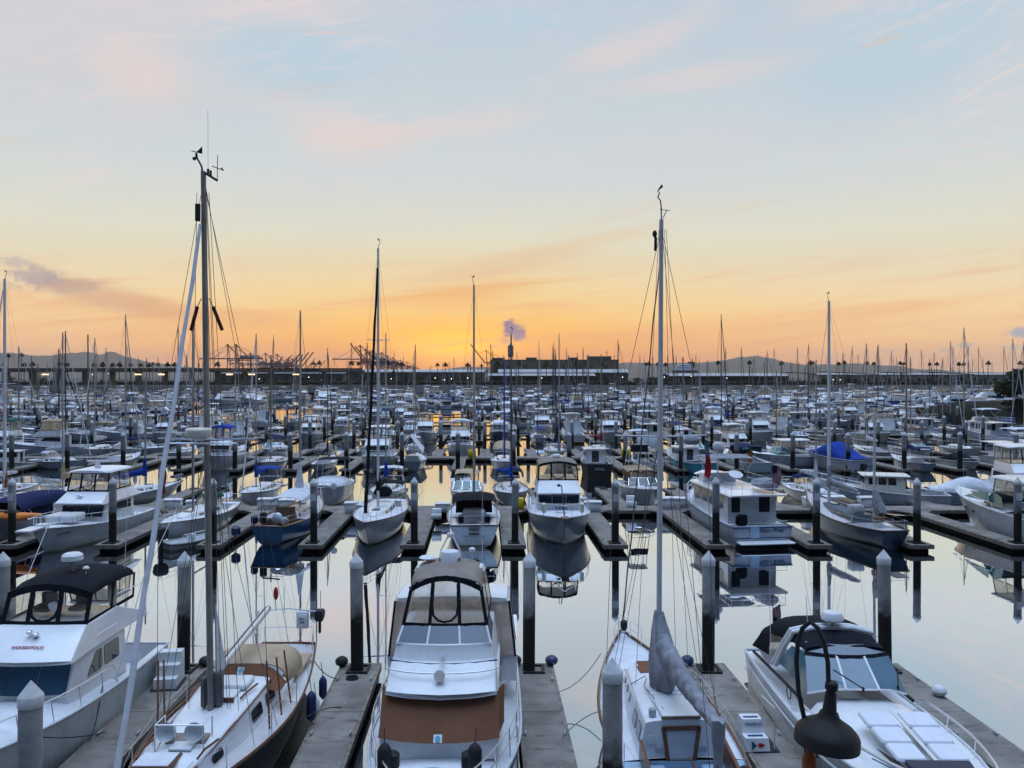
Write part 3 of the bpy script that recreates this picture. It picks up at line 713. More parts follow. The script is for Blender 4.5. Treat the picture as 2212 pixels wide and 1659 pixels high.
    a = [H.edge(-L/2+.9, 1, .06, .62), H.edge(-L/2+.06, 1, .08, .62), H.edge(-L/2+.06, -1, .08, .62), H.edge(-L/2+.9, -1, .06, .62)]; st.tube(a, .014, 5)
    for s in (1,-1): st.tube([H.edge(-L/2+.06, s, .08, 0), H.edge(-L/2+.06, s, .08, .62)], .013, 5)
    st.build('guard_rail', STEEL, t)
    MB().box((0, tr[1][0]-.55, C.sec(tr[1][0]-.55)[3]+.08), (.55, .55, .06), bev=.02).build('deck_hatch', g('hatch', BLUEGLASS), t)
    return t, H, C, att

def sailmast_tip(par, top, spar):
    o = MB(); x, y, z = top
    o.tube([(x,y,z-.1),(x-.05,y,z+.25),(x-.12,y,z+.42)], .02, 5); o.tube([(x-.12,y,z+.42),(x-.12,y,z+.6)], .015, 5)
    o.prism([(x-.13,y,z+.58),(x+.03,y,z+.56),(x+.02,y,z+.76)], (0,.012,0)); o.tube([(x-.3,y,z+.62),(x-.1,y,z+.6)], .008, 4)
    return o.build('wind_vane', spar, par)

def pilothouse(P):
    g = P.get; t = thing(g('name', 'pilothouse_boat'), g('label'), 'motor boat', group=g('group'))
    L = g('L', 8.5); H = Hull(L, g('B', 2.9), g('fs', .9), g('fb', 1.75), .85, .9, p=2.2, flare=.3, sag=.22)
    H.mesh(MB()).build('hull', g('hull', HW), t); H.deck(MB(), .2, L/2-.02, camber=.06).build('foredeck', GREYDECK, t)
    H.well(MB(), -L/2+.05, .2, .18, .4).build('cockpit', GREYDECK, t); H.gunwale(MB(), .045).build('rub_rail', g('rub', WHITEP), t)
    yf = g('yf', L*.16); ya = yf-g('hl', 2.6); w = H.B*.36; z0 = H.z(.55)-.3; z1 = z0+1.55
    C = House([(yf, w*.93, w*.92, z0, z1-.05), (yf-.12, w*.97, w*.93, z0, z1), (ya, w, w*.95, z0, z1)], .06, .04); C.mesh(MB()).build('pilothouse', g('housemat', GEL), t)
    House([(yf+.28, w*.98, w*.95, z1, z1+.05), (yf+.1, w*1.1, w*1.07, z1, z1+.07), (ya-.35, w*1.1, w*1.07, z1, z1+.07)], .04, .05).mesh(MB()).build('pilothouse_roof', g('roofmat', GEL), t)
    for sg in (1,-1):
        for i in range(3):
            m = MB(); a = yf-.3-i*.78; C.window(m, a, a-.62, .55, .93, sg, rad=.07); m.build('side_window', g('glass', GLASS), t)
    for a, b in ((-.9,-.34),(-.28,.28),(.34,.9)):
        m = MB(); m.rpanel((a*w*.93,yf+.005,z0+.85),(b*w*.93,yf+.005,z0+.85),(b*w*.92,yf+.005,z1-.14),(a*w*.92,yf+.005,z1-.14), (0,1,0), .03, .07); m.build('front_window', g('glass', GLASS), t)
    m = MB(); m.rpanel((-w*.35,ya-.005,z0+.15),(w*.35,ya-.005,z0+.15),(w*.35,ya-.005,z1-.15),(-w*.35,ya-.005,z1-.15), (0,-1,0), .03, .05); m.build('cabin_door', g('door', GLASS), t)
    H.bowrail(MB(), yf+.3, .5, nst=4).build('bow_rail', STEEL, t)
    if g('radar', True): radar_dome(t, (0, yf-1.0, z1+.12), .26, .24)
    antenna(t, (w*.8, ya+.2, z1), 2.0); antenna(t, (-w*.8, ya+.2, z1), 1.4)
    if g('outboard'): outboard(t, (0, -L/2-.25, .55))
    return t, H, C

def trawler(P):
    g = P.get; t = thing(g('name', 'trawler_yacht'), g('label'), 'motor boat', group=g('group'))
    L = g('L', 12); H = Hull(L, g('B', 4.0), g('fs', 1.25), g('fb', 2.15), .94, .9, p=2.6, tm=.5, flare=.25, sag=.1)
    H.mesh(MB()).build('hull', g('hull', HWB), t); H.deck(MB(), -L/2+1.0, L/2-.02, camber=.06).build('side_deck', DECK, t)
    H.well(MB(), -L/2+.05, -L/2+1.0, .12, .7).build('cockpit', GEL, t); H.gunwale(MB(), .045).build('rub_rail', g('rub', NAME_BLUE), t)
    w = H.B*.40; z0 = 1.1; z1 = 3.15; ya = -L/2+1.6; yf = L*.20
    C = House([(yf, w*.8, w*.78, z0, z1-.04), (yf-.5, w*.97, w*.95, z0, z1), (ya, w, w*.98, z0, z1)], .05, .03); C.mesh(MB()).build('deckhouse', GEL, t)
    House([(yf+.35, w*.8, w*.78, z1, z1+.06), (yf-.4, w*1.12, w*1.1, z1, z1+.08), (-L/2+.45, w*1.16, w*1.14, z1, z1+.08)], .04, .03).mesh(MB()).build('boat_deck', GEL, t)
    for sg in (1,-1):
        for i in range(4):
            m = MB(); a = yf-.8-i*1.45; C.window(m, a, a-1.1, .48, .9, sg, rad=.1); m.build('side_window', BLUEGLASS, t)
    for x0, x1 in ((-w*.85,-w*.5),(w*.28,w*.72)):
        m = MB(); m.rpanel((x0,ya-.005,z0+.85),(x1,ya-.005,z0+.85),(x1,ya-.005,z1-.15),(x0,ya-.005,z1-.15), (0,-1,0), .03, .08); m.build('aft_window', GLASS, t)
    for a, b in ((-.75,-.28),(-.23,.23),(.28,.75)):
        m = MB(); m.rpanel((a*w,yf+.005,z0+1.15),(b*w,yf+.005,z0+1.15),(b*w,yf+.005,z1-.15),(a*w,yf+.005,z1-.15), (0,1,0), .03, .07); m.build('front_window', BLUEGLASS, t)
    F = House([(yf-.2, w*.7, w*.64, z1+.08, z1+.3), (yf-.7, w*.75, w*.7, z1+.08, z1+.72), (yf-1.5, w*.75, w*.7, z1+.08, z1+.72)], .05, .02); F.mesh(MB()).build('flybridge', GEL, t)
    r = MB(); zb = z1+.08; pts = [(w*1.08, yf-2.2), (w*1.1, -L/2+.6), (-w*1.1, -L/2+.6), (-w*1.08, yf-2.2)]
    for hh in (.8, .42): r.tube([(x, y, zb+hh) for x, y in pts], .016, 5)
    for i in range(7):
        y = yf-2.2+(-L/2+.6-yf+2.2)*i/6
        for s in (1,-1): r.tube([(s*w*1.09, y, zb), (s*w*1.09, y, zb+.8)], .013, 5)
    for k in (-.6,-.2,.2,.6): r.tube([(k*w*1.1, -L/2+.6, zb), (k*w*1.1, -L/2+.6, zb+.8)], .013, 5)
    r.build('deck_rail', STEEL, t); H.bowrail(MB(), yf-2, .75, nst=6, mid=True, inset=.05).build('bow_rail', STEEL, t)
    if g('bim', GREYC):
        yb = yf-2.6; MB().canvas([(yb+1.5, w*.95, zb+1.9, zb+2.02), (yb, w, zb+1.98, zb+2.18), (yb-1.5, w*.95, zb+1.9, zb+2.02)], n=8).build('bimini', g('bim', GREYC), t)
        p = MB()
        for s in (1,-1):
            for yy in (1.4,-1.4): p.tube([(s*w*.84, yb-.2, zb+.8), (s*w*.93, yb+yy, zb+1.92)], .016, 5)
        p.build('bimini_frame', STEEL, t)
    MB().box((0, -L/2-.45, .33), (H.B*.86, .9, .1), bev=.04).build('swim_platform', GEL, t)
    return t, H, C, z1

def console(P):
    g = P.get; t = thing(g('name', 'fishing_boat'), g('label'), 'motor boat', group=g('group'))
    L = g('L', 7); H = Hull(L, g('B', 2.5), g('fs', .8), g('fb', 1.25), .88, 1.0, p=2.2, flare=.32, sag=.08)
    H.mesh(MB()).build('hull', g('hull', HW), t); H.deck(MB(), L*.12, L/2-.02, camber=.08).build('foredeck', GEL, t)
    H.well(MB(), -L/2+.05, L*.12, .2, .35).build('cockpit', GREYDECK, t); H.gunwale(MB(), .04).build('rub_rail', WHITEP, t)
    House([(L*.12, .5, .42, .35, 1.3), (L*.02, .55, .5, .35, 1.55), (-L*.08, .55, .5, .35, 1.5)], .06, .03).mesh(MB()).build('console', GEL, t)
    m = MB(); m.panel([(-.42,L*.105,1.35),(.42,L*.105,1.35),(.38,L*.03,1.85),(-.38,L*.03,1.85)], (0,1,.5), .02); m.build('windshield', GLASS, t)
    p = MB(); zt = 2.55
    for s in (1,-1):
        for y0, y1 in ((L*.1, L*.13), (-L*.08, -L*.14)): p.tube([(s*.6, y0, .4), (s*.75, y1, zt)], .028, 6)
    p.tube([(.75,L*.13,zt),(.75,-L*.14,zt),(-.75,-L*.14,zt),(-.75,L*.13,zt)], .028, 6, closed=True); p.build('top_frame', STEEL, t)
    House([(L*.17, .8, .77, zt, zt+.05), (L*.14, .95, .92, zt, zt+.08), (-L*.19, .95, .92, zt, zt+.08)], .03, .04).mesh(MB()).build('t_top', g('top', GEL), t)
    outboard(t, (0, -L/2-.22, .55)); H.bowrail(MB(), L*.2, .35, nst=3).build('bow_rail', STEEL, t)
    radar_dome(t, (0, 0, zt+.1), .24, .2); antenna(t, (.7, -L*.1, zt), 1.8)
    return t, H

def tarped(P):
    g = P.get; t = thing(g('name', 'covered_boat'), g('label'), 'motor boat', group=g('group'))
    L = g('L', 7.5); H = Hull(L, g('B', 2.6), g('fs', .9), g('fb', 1.2), .9, 1.1, p=2.3, flare=.3, sag=.05)
    H.mesh(MB()).build('hull', g('hull', HW), t); H.gunwale(MB(), .04).build('rub_rail', WHITEP, t)
    H.deck(MB(), -L/2+.02, L/2-.02, camber=.05).build('foredeck', GEL, t)
    c = MB(); st = []
    for i in range(11):
        y = -L/2-.03+(L*.86)*i/10; e = H.edge(max(y, -L/2)); f = i/10
        st.append((y, e.x+.03, e.z-.06+.02*math.sin(i*2), e.z+.12+g('ch', .95)*math.exp(-((f-.5)/.27)**2)+.03*math.sin(i*1.9)))
    c.canvas(st, n=12, pw=.8); c.build('boat_cover', g('cover', ROYALC), t); antenna(t, (.2, -.2, 1.6), 1.6)
    outboard(t, (0, -L/2-.24, .5)); H.bowrail(MB(), L*.22, .4, nst=3).build('bow_rail', STEEL, t)
    return t, H

def yacht(P):
    g = P.get; t = thing(g('name', 'motor_yacht'), g('label'), 'motor boat', group=g('group'))
    L = g('L', 20); H = Hull(L, g('B', 5.6), 2.0, 3.2, .92, 2.2, p=2.2, flare=.3, sag=.15)
    H.mesh(MB()).build('hull', g('hull', HW), t); H.deck(MB(), -L/2+.02, L/2-.03, camber=.12).build('deck', GEL, t); H.gunwale(MB(), .06).build('rub_rail', WHITEP, t)
    w = H.B*.40; C = House([(L*.22, w*.7, w*.68, 1.8, 2.75), (L*.12, w, w*.93, 1.8, 4.3), (-L*.36, w, w*.95, 1.8, 4.35)], .12, .05); C.mesh(MB()).build('deckhouse', GEL, t)
    m = MB(); k = lambda s, f: Vector((s*w*(.72+.2*f), L*.215-(L*.095)*f+.06, 2.75+1.45*f))
    m.panel([k(-.95,.1), k(.95,.1), k(.95,.9), k(-.95,.9)], (0,1,.8), .06); m.build('windshield', GLASS, t)
    for s in (1,-1):
        m = MB(); C.window(m, L*.10, -L*.30, .50, .86, s, slant=.4, slant2=0, th=.06, rad=.2); m.build('side_window', GLASS, t)
    D = House([(L*.12, w*.9, w*.85, 4.3, 4.55), (L*.05, w*.95, w*.85, 4.3, 5.3), (-L*.30, w*.95, w*.88, 4.3, 5.3)], .1, .04); D.mesh(MB()).build('flybridge', GEL, t)
    if g('encl', True):
        v = MB(); v.loft([[(x*w*a, y, z) for x, y in ((-1, L*.04-b), (1, L*.04-b), (1, -L*.2), (-1, -L*.2))] for z, a, b in ((5.3,.8,0),(6.2,.74,.25))], cap0=False, cap1=False); v.build('clear_curtain', VIN, t)
        House([(L*.05, w*.7, w*.68, 6.2, 6.28), (L*.03, w*.86, w*.84, 6.2, 6.32), (-L*.22, w*.86, w*.84, 6.2, 6.32)], .05, .08).mesh(MB()).build('hardtop', GEL, t)
    a = MB()
    for s in (1,-1): a.tube([(s*w*.85, -L*.22, 5.2), (s*w*.6, -L*.27, 7.0)], .13, 6)
    a.tube([(w*.6,-L*.27,7.0),(-w*.6,-L*.27,7.0)], .14, 6); a.build('radar_arch', GEL, t)
    for s in (.5,-.5): MB().ball((s*w, -L*.27, 7.45), .38).build('satellite_dome', WHITEP, t)
    H.bowrail(MB(), L*.05, .8, nst=6, r=.03).build('bow_rail', STEEL, t)
    return t, H

def flatten(root):
    """one mesh out of a boat too small in the photo to show its parts (world-size kept)"""
    v = []; f = []; fm = []; ms = []; 
    def walk(o, M):
        if o.type == 'MESH':
            b = len(v); v.extend([M @ x.co for x in o.data.vertices]); idx = []
            for m in o.data.materials:
                if m not in ms: ms.append(m)
                idx.append(ms.index(m))
            for p in o.data.polygons: f.append([b+i for i in p.vertices]); fm.append(idx[p.material_index])
        for c in kids(o): walk(c, M @ c.matrix_basis)
    walk(root, Matrix())
    me = bpy.data.meshes.new(root.name); me.from_pydata(v, [], f)
    for m in ms: me.materials.append(m)
    me.polygons.foreach_set('material_index', fm); me.polygons.foreach_set('use_smooth', [True]*len(f)); me.set_sharp_from_angle(angle=R(36))
    nm = root.name
    def kill(o):
        for c in kids(o): kill(c)
        KIDS.pop(o.name, None); bpy.data.objects.remove(o)
    kill(root)
    return link(bpy.data.objects.new(nm, me))
# ------------------------------------------------------------------ setting: water, far land, hills
def water_material():
    m = bpy.data.materials.new('harbour_water'); m.use_nodes = True; t = m.node_tree; t.nodes.clear()
    o = t.nodes.new('ShaderNodeOutputMaterial'); g = t.nodes.new('ShaderNodeBsdfGlossy'); d = t.nodes.new('ShaderNodeBsdfDiffuse')
    g.inputs['Roughness'].default_value = 0.0; g.inputs[0].default_value = (.91,.95,.985,1); d.inputs[0].default_value = (.006,.016,.024,1)
    fr = t.nodes.new('ShaderNodeFresnel'); fr.inputs['IOR'].default_value = 1.33
    mr = t.nodes.new('ShaderNodeMapRange'); mr.inputs[1].default_value = .08; mr.inputs[2].default_value = .21; mr.inputs[3].default_value = .70; mr.inputs[4].default_value = .96
    t.links.new(fr.outputs[0], mr.inputs[0])
    tcn = t.nodes.new('ShaderNodeTexCoord'); mp = t.nodes.new('ShaderNodeMapping'); mp.inputs['Scale'].default_value = (.35,.9,1)
    nz = t.nodes.new('ShaderNodeTexNoise'); nz.inputs['Scale'].default_value = .8; nz.inputs['Detail'].default_value = 3
    t.links.new(tcn.outputs['Object'], mp.inputs[0]); t.links.new(mp.outputs[0], nz.inputs['Vector'])
    bp = t.nodes.new('ShaderNodeBump'); bp.inputs['Strength'].default_value = .05; bp.inputs['Distance'].default_value = .05
    t.links.new(nz.outputs[0], bp.inputs['Height']); t.links.new(bp.outputs[0], g.inputs['Normal'])
    mx = t.nodes.new('ShaderNodeMixShader'); t.links.new(mr.outputs[0], mx.inputs[0]); t.links.new(d.outputs[0], mx.inputs[1]); t.links.new(g.outputs[0], mx.inputs[2])
    t.links.new(mx.outputs[0], o.inputs[0]); return m
def struct(o): o['kind'] = 'structure'; return o
struct(MB().add([(-9000,-120,0),(9000,-120,0),(9000,3000,0),(-9000,3000,0)], [[0,1,2,3]]).build('water', water_material()))

CONC = mat('dock_concrete', (.255,.23,.205), .85, var=.34, scale=.9, bump=.3, bscale=40)
def add_seams(m, step):
    t = m.node_tree; b = t.nodes['Principled BSDF']; src = b.inputs['Base Color'].links[0].from_socket
    tcn = t.nodes.new('ShaderNodeTexCoord'); sp = t.nodes.new('ShaderNodeSeparateXYZ'); t.links.new(tcn.outputs['Object'], sp.inputs[0])
    a = t.nodes.new('ShaderNodeMath'); a.operation = 'PINGPONG'; t.links.new(sp.outputs[1], a.inputs[0]); a.inputs[1].default_value = step
    l = t.nodes.new('ShaderNodeMath'); l.operation = 'LESS_THAN'; t.links.new(a.outputs[0], l.inputs[0]); l.inputs[1].default_value = .014
    mx = t.nodes.new('ShaderNodeMix'); mx.data_type = 'RGBA'; t.links.new(l.outputs[0], mx.inputs[0]); t.links.new(src, mx.inputs[6]); mx.inputs[7].default_value = (.03,.028,.025,1)
    # dark drip and boot stains
    n = t.nodes.new('ShaderNodeTexNoise'); n.inputs['Scale'].default_value = 1.7; n.inputs['Detail'].default_value = 6; n.inputs['Roughness'].default_value = .65
    mp = t.nodes.new('ShaderNodeMapping'); mp.inputs['Scale'].default_value = (.55, 1.5, 1); t.links.new(tcn.outputs['Object'], mp.inputs[0]); t.links.new(mp.outputs[0], n.inputs['Vector'])
    r = t.nodes.new('ShaderNodeMapRange'); r.inputs[1].default_value = .55; r.inputs[2].default_value = .72; r.inputs[3].default_value = 0; r.inputs[4].default_value = .75; t.links.new(n.outputs[0], r.inputs[0])
    m2 = t.nodes.new('ShaderNodeMix'); m2.data_type = 'RGBA'; t.links.new(r.outputs[0], m2.inputs[0]); t.links.new(mx.outputs[2], m2.inputs[6]); m2.inputs[7].default_value = (.06,.052,.045,1)
    # scattered bird droppings
    dv = t.nodes.new('ShaderNodeTexNoise'); dv.inputs['Scale'].default_value = 7.0; dv.inputs['Detail'].default_value = 2; t.links.new(tcn.outputs['Object'], dv.inputs['Vector'])
    dr_ = t.nodes.new('ShaderNodeMapRange'); dr_.inputs[1].default_value = .735; dr_.inputs[2].default_value = .77; dr_.inputs[3].default_value = 0; dr_.inputs[4].default_value = .7; t.links.new(dv.outputs[0], dr_.inputs[0])
    m3 = t.nodes.new('ShaderNodeMix'); m3.data_type = 'RGBA'; t.links.new(dr_.outputs[0], m3.inputs[0]); t.links.new(m2.outputs[2], m3.inputs[6]); m3.inputs[7].default_value = (.5,.49,.46,1); m2 = m3
    t.links.new(m2.outputs[2], b.inputs['Base Color'])
add_seams(CONC, 1.75)
TIMBER = mat('dock_timber_edge', (.25,.22,.18), .85, var=.4, scale=5, bump=.4, bscale=25)
FLOAT = mat('dock_float', (.02,.02,.022), .8, var=.3)
def pile_material():
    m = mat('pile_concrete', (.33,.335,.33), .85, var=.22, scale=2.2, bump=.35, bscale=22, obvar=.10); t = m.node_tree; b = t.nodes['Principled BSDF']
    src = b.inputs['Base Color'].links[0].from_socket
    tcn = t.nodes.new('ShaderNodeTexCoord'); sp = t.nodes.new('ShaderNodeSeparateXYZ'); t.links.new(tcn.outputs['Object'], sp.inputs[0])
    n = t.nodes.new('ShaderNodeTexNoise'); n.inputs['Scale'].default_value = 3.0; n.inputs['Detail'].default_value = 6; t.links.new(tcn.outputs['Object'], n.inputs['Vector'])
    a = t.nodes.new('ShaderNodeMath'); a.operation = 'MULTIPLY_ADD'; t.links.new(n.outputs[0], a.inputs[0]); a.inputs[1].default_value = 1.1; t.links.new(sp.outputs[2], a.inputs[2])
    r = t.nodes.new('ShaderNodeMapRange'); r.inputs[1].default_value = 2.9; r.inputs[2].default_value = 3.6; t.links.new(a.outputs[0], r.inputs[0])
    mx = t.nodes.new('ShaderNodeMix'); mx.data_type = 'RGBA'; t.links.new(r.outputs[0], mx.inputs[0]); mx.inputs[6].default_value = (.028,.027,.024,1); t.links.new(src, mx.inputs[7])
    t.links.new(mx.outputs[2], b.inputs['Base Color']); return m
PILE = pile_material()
CAPM = mat('pile_cap_white', (.56,.57,.58), .5, var=.22, scale=4, obvar=.08)

SH = .0373                                        # the fingers lean this much off the view axis
def dock_row(label, Ym, wm, x0, x1, near=(), far=(), fw=1.25, group=None, full=True, cleats=True, tipcorner=.18):
    root = thing('floating_dock', label, 'dock', (0, Ym, 0), 0, group)
    zt = .5
    if wm > 0:
        if full:
            w = MB().box(((x0+x1)/2, wm/2, zt-.05), (x1-x0, wm, .1)).build('walkway', CONC, root)
            MB().box(((x0+x1)/2, -.06, zt-.14), (x1-x0, .12, .24)).box(((x0+x1)/2, wm+.06, zt-.14), (x1-x0, .12, .24)).build('timber_edge', TIMBER, w)
            MB().box(((x0+x1)/2, wm/2, .06), (x1-x0, wm-.3, .6)).build('float', FLOAT, w)
        else:
            MB().box(((x0+x1)/2, wm/2, zt-.12), (x1-x0, wm, .24)).build('walkway', CONC, root)
    for lst, sg in ((near, -1), (far, 1)):
        for X, Y in lst:
            ya, yb = ((0 if wm > 0 else .0) if sg < 0 else wm), Y-Ym
            xa = X-SH*(ya-yb); h = fw/2
            e = .12*sg
            f = MB().prism([(xa-h, ya, zt-.1), (xa+h, ya, zt-.1), (X+h, yb, zt-.1), (X-h, yb, zt-.1)], (0,0,.1))
            if wm > 0 and full:
                for s in (1,-1): f.prism([(xa+s*h, ya+e, zt-.098), (xa+s*(h+.9), ya+e, zt-.098), (xa+s*h, ya+sg*1.1, zt-.098)], (0,0,.095))
            o = f.build('finger', CONC, root)
            if full:
                m = MB()
                for s in (1,-1): m.prism([(xa+s*h, ya+sg*.1, zt-.26), (xa+s*(h+.11), ya+sg*.1, zt-.26), (X+s*(h+.11), yb, zt-.26), (X+s*h, yb, zt-.26)], (0,0,.25))
                m.box((X, yb+sg*.06, zt-.13), (fw+.22, .12, .25)); m.build('timber_edge', TIMBER, o)
                MB().prism([(xa-h+.12, ya, -.3), (xa+h-.12, ya, -.3), (X+h-.12, yb-sg*.15, -.3), (X-h+.12, yb-sg*.15, -.3)], (0,0,.66)).build('float', FLOAT, o)
            if cleats:
                cp = MB(); yp_ = yb-sg*.55; xp_ = X+SH*sg*.55
                for s in (1,-1): cp.box((xp_+s*.33, yp_, zt+.035), (.10, .78, .07)); cp.box((xp_, yp_+s*.34, zt+.037), (.56, .10, .07))
                cp.build('pile_hoop', RUBBER, o)
                for k in (.12,.45,.8):
                    for s in (1,-1):
                        cx = X+(xa-X)*k+s*(h-.05); c_y = yb+(ya-yb)*k
                        MB().box((cx, c_y, zt+.03), (.06, .1, .06)).tube([(cx, c_y-.13, zt+.075), (cx, c_y+.13, zt+.075)], .025, 6).build('cleat', GREYP, o)
    return root

X1 = [-18.24, -11.75, -5.52, .76, 7.05, 13.4]     # first row of fingers at their tips
PITCH = 6.37
X2 = lambda k: .18+PITCH*k
NEAR = dock_row('nearest grey concrete dock whose fingers separate the five large boats in front', 13.6, 2.2, -24, 19.5, far=[(x, 28.1) for x in X1], fw=1.25)
bp1 = [(X1[1]+.62, 27.9, RUBBER), (X1[2]-.66, 27.9, RUBBER), (X1[3]-.64, 28.0, RUBBER), (X1[3]+.68, 28.0, BLUEF), (X1[4]-.66, 28.0, BLUEF), (X1[5]+.66, 25.3, WHITEP)]
for x, y, m in bp1: MB().ball((x, y-13.6, .68), .24, (1,1,.75), 12).build('dock_bumper', m, NEAR)
ROW2 = dock_row('second dock, running across behind the blue sailboat with fingers reaching towards the viewer', 60.6, 2.0, -52, 66, near=[(X2(k)-.05, 48.1) for k in range(-6, 9)], far=[(X2(k)+2.0, 72.5) for k in range(-6, 9, 1)], fw=1.3)

def pile_mesh():
    a = MB(); a.lathe([(.224,-1.2),(.224,4.28)], n=16); c = MB(); c.lathe([(.236,4.22),(.242,4.24),(.242,4.44),(.22,4.47),(.005,4.76)], n=16)
    return a, c
_a, _c = pile_mesh()
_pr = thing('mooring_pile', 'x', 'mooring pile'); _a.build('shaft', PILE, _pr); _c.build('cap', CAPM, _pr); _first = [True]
def pile(x, y, label, group='concrete mooring piles with cone caps', s=1.0, dz=0.0, plate=False):
    if _first[0]: r = _pr; _first[0] = False
    else: r = copy_tree(_pr)
    r.location = (x, y, dz+random.uniform(-.06,.06)); r.rotation_euler = (R(random.uniform(-.6,.6)), R(random.uniform(-.6,.6)), random.uniform(0, 6)); r['label'] = label; r['group'] = group; r.scale = (s, s, 1)
    if plate:
        r.rotation_euler = (0,0,0)
        m = MB(); m.loft([[(.232*math.sin(a), -.232*math.cos(a), z) for a in (-.9,-.45,0,.45,.9)]+[(.236*math.sin(a), -.236*math.cos(a), z) for a in (.9,.45,0,-.45,-.9)] for z in (3.3, 3.78)])
        m.build('number_plate', WHITEP, r)
    return r
l1 = ['leftmost mooring pile of the front row beside the flybridge boat with the black canvas', 'mooring pile behind the white three-step boarding box on the left dock',
      'mooring pile at the finger tip just left of the tan-curtained white motor yacht', 'mooring pile at the finger tip just right of the tan-curtained white motor yacht',
      'mooring pile at the finger tip right of the grey sail cover', 'mooring pile behind the black-topped sport cruiser, right end of the front row']
for x, l in zip(X1, l1): pile(x-.02+(-.14 if x == .76 else 0), 27.55, l)
pile(-10.0, 15.9, 'large pile nearest the viewer at lower left, standing before the flybridge boat')
pile(2.25, 17.2, 'large pile nearest the viewer standing against the white and teak sailboat')
l2 = {-5: 'pile with a white plate beside the orange kayak at far left', -4: 'pile standing in front of the white flybridge boat with cream curtains', -3: 'pile left of the blue hulled sailboat, partly behind the tall near mast', -2: 'pile with a white plate at the finger right of the blue hulled sailboat',
      -1: 'pile with a white plate between the white sloop and the black awning sailboat', 0: 'pile left of the white flybridge yacht with the bow to the viewer', 1: 'pile at the tip of the finger beside the empty slip', 2: 'pile at the left side of the white trawler yacht seen from the stern',
      3: 'pile in front of the slate blue ketch', 4: 'pile at the finger tip right of the slate blue ketch', 5: 'pile in front of the big white cruiser at the right edge'}
for k, l in l2.items(): pile(X2(k), 48.7, l, plate=k in (-5,-2,-1,1,3,5), dz=-.12)
for k in (-6, 6): pile(X2(k), 48.7, 'concrete mooring pile just beyond the picture edge', dz=-.12)

# ------------------------------------------------------------------ front row boats
UP = (0,0,1)
# --- 1 sport fisherman with black canvas (lower left)
w1, H1, C1, B1 = flybridge(dict(name='sportfishing_boat', label='white flybridge boat named in red, with black canvas top, at lower left', L=12.2, B=3.5, fs=1.45, fb=2.25, yc=-2.6, hull=hullmat('hull_weathered_white', (.52,.56,.58), (.02,.02,.03), z0=.02, z1=.1), camber=.22,
    cab=(-.45, -.80, -3.6, 1.36, 1.30, 1.82, 2.85), wsmat=BLUEGLASS, nwin=2, win0=-1.25,
    bridge=[(-.35,1.44,1.43,2.84,2.93), (-1.35,1.36,1.30,2.84,3.62), (-3.2,1.34,1.28,2.84,3.66), (-4.9,1.42,1.4,2.84,3.0)],
    encl=((-1.45,3.66,1.24), (-1.75,4.42,1.22), -4.3), vin=vinyl('clear_vinyl',(1.0,.98,.95),.88), border=.10, arch=.42, top=BLACKC, wb0=1.22, wb1=1.26, railmid=False, nst=7, rail0=-2.2))
w1.location = (-13.95, 21.5, 0); w1.rotation_euler = (0,0,PI)
lettering('boat_name', 'WOODSTOCK', .125, NAME_RED, w1, facing((-.05,-.53,3.24), (-1,0,0), (0,-1,.72)), shear=.25, sx=1.12)
sl = MB().tube([(-.05,-.9,3.40),(-.05,-.85,3.56)], .03, 6).ball((.06,-.82,3.58), .08, (1,1.2,.8)).ball((-.14,-.80,3.52), .08, (1,1.3,.8)).build('spotlight', STEEL, w1)
p = MB().tube([(0,-2.9,4.8),(0,-2.9,5.15)], .05, 6).build('radar_mast', GREYP, w1); radar_dome(w1, (0,-2.9,5.15), .32, .26)
MB().ball((-.6,-2.6,5.0), .1, (1,1,.7)).tube([(-.6,-2.6,4.7),(-.6,-2.6,4.95)], .02, 5).build('gps_antenna', WHITEP, w1)
for xx, yy in ((-.55,-2.3),(.45,-2.2)):
    b = MB(); b.box((xx,yy,3.86), (.5,.5,.12), bev=.05); b.box((xx,yy-.26,4.08), (.48,.14,.46), bev=.05); b.build('helm_seat', TAUPEC, w1)
MB().lathe([(.0,0),(.18,0),(.2,.02),(.17,.03)], (-.05,-1.85,4.0), 14, Matrix.Rotation(R(70),3,'X')).build('wheel', STEEL, w1)
for s in (1,-1):
    hr = MB(); hr.tube([(s*1.36,-1.8,3.15),(s*1.40,-1.9,3.2),(s*1.42,-2.9,3.2),(s*1.38,-3.0,3.12)], .014, 5); hr.build('hand_rail', STEEL, w1)
    hr = MB(); hr.tube([(s*1.3,-3.0,3.7),(s*1.3,-3.1,4.05),(s*1.38,-4.8,4.0),(s*1.4,-4.85,3.02)], .018, 5); hr.build('bridge_ladder_rail', STEEL, w1)
antenna(w1, (-1.1,-4.0,4.6), 2.6, (-.02,-.05))
for s in (1,-1): MB().tube([H1.edge(-2.4,s,.1,.02),(s*1.9,-3.6,4.4),(s*2.15,-5.6,6.4)], .02, 5, .01).build('outrigger', WHITEP, w1)
MB().rpanel((-1.1,-3.62,1.0),(1.1,-3.62,1.0),(1.1,-3.62,2.7),(-1.1,-3.62,2.7),(0,-1,0),.03,.05).build('cabin_door', GLASS, w1)
MB().box((.55,2.0,2.22), (.6,.5,.06), bev=.02).build('deck_hatch', BLUEGLASS, w1)

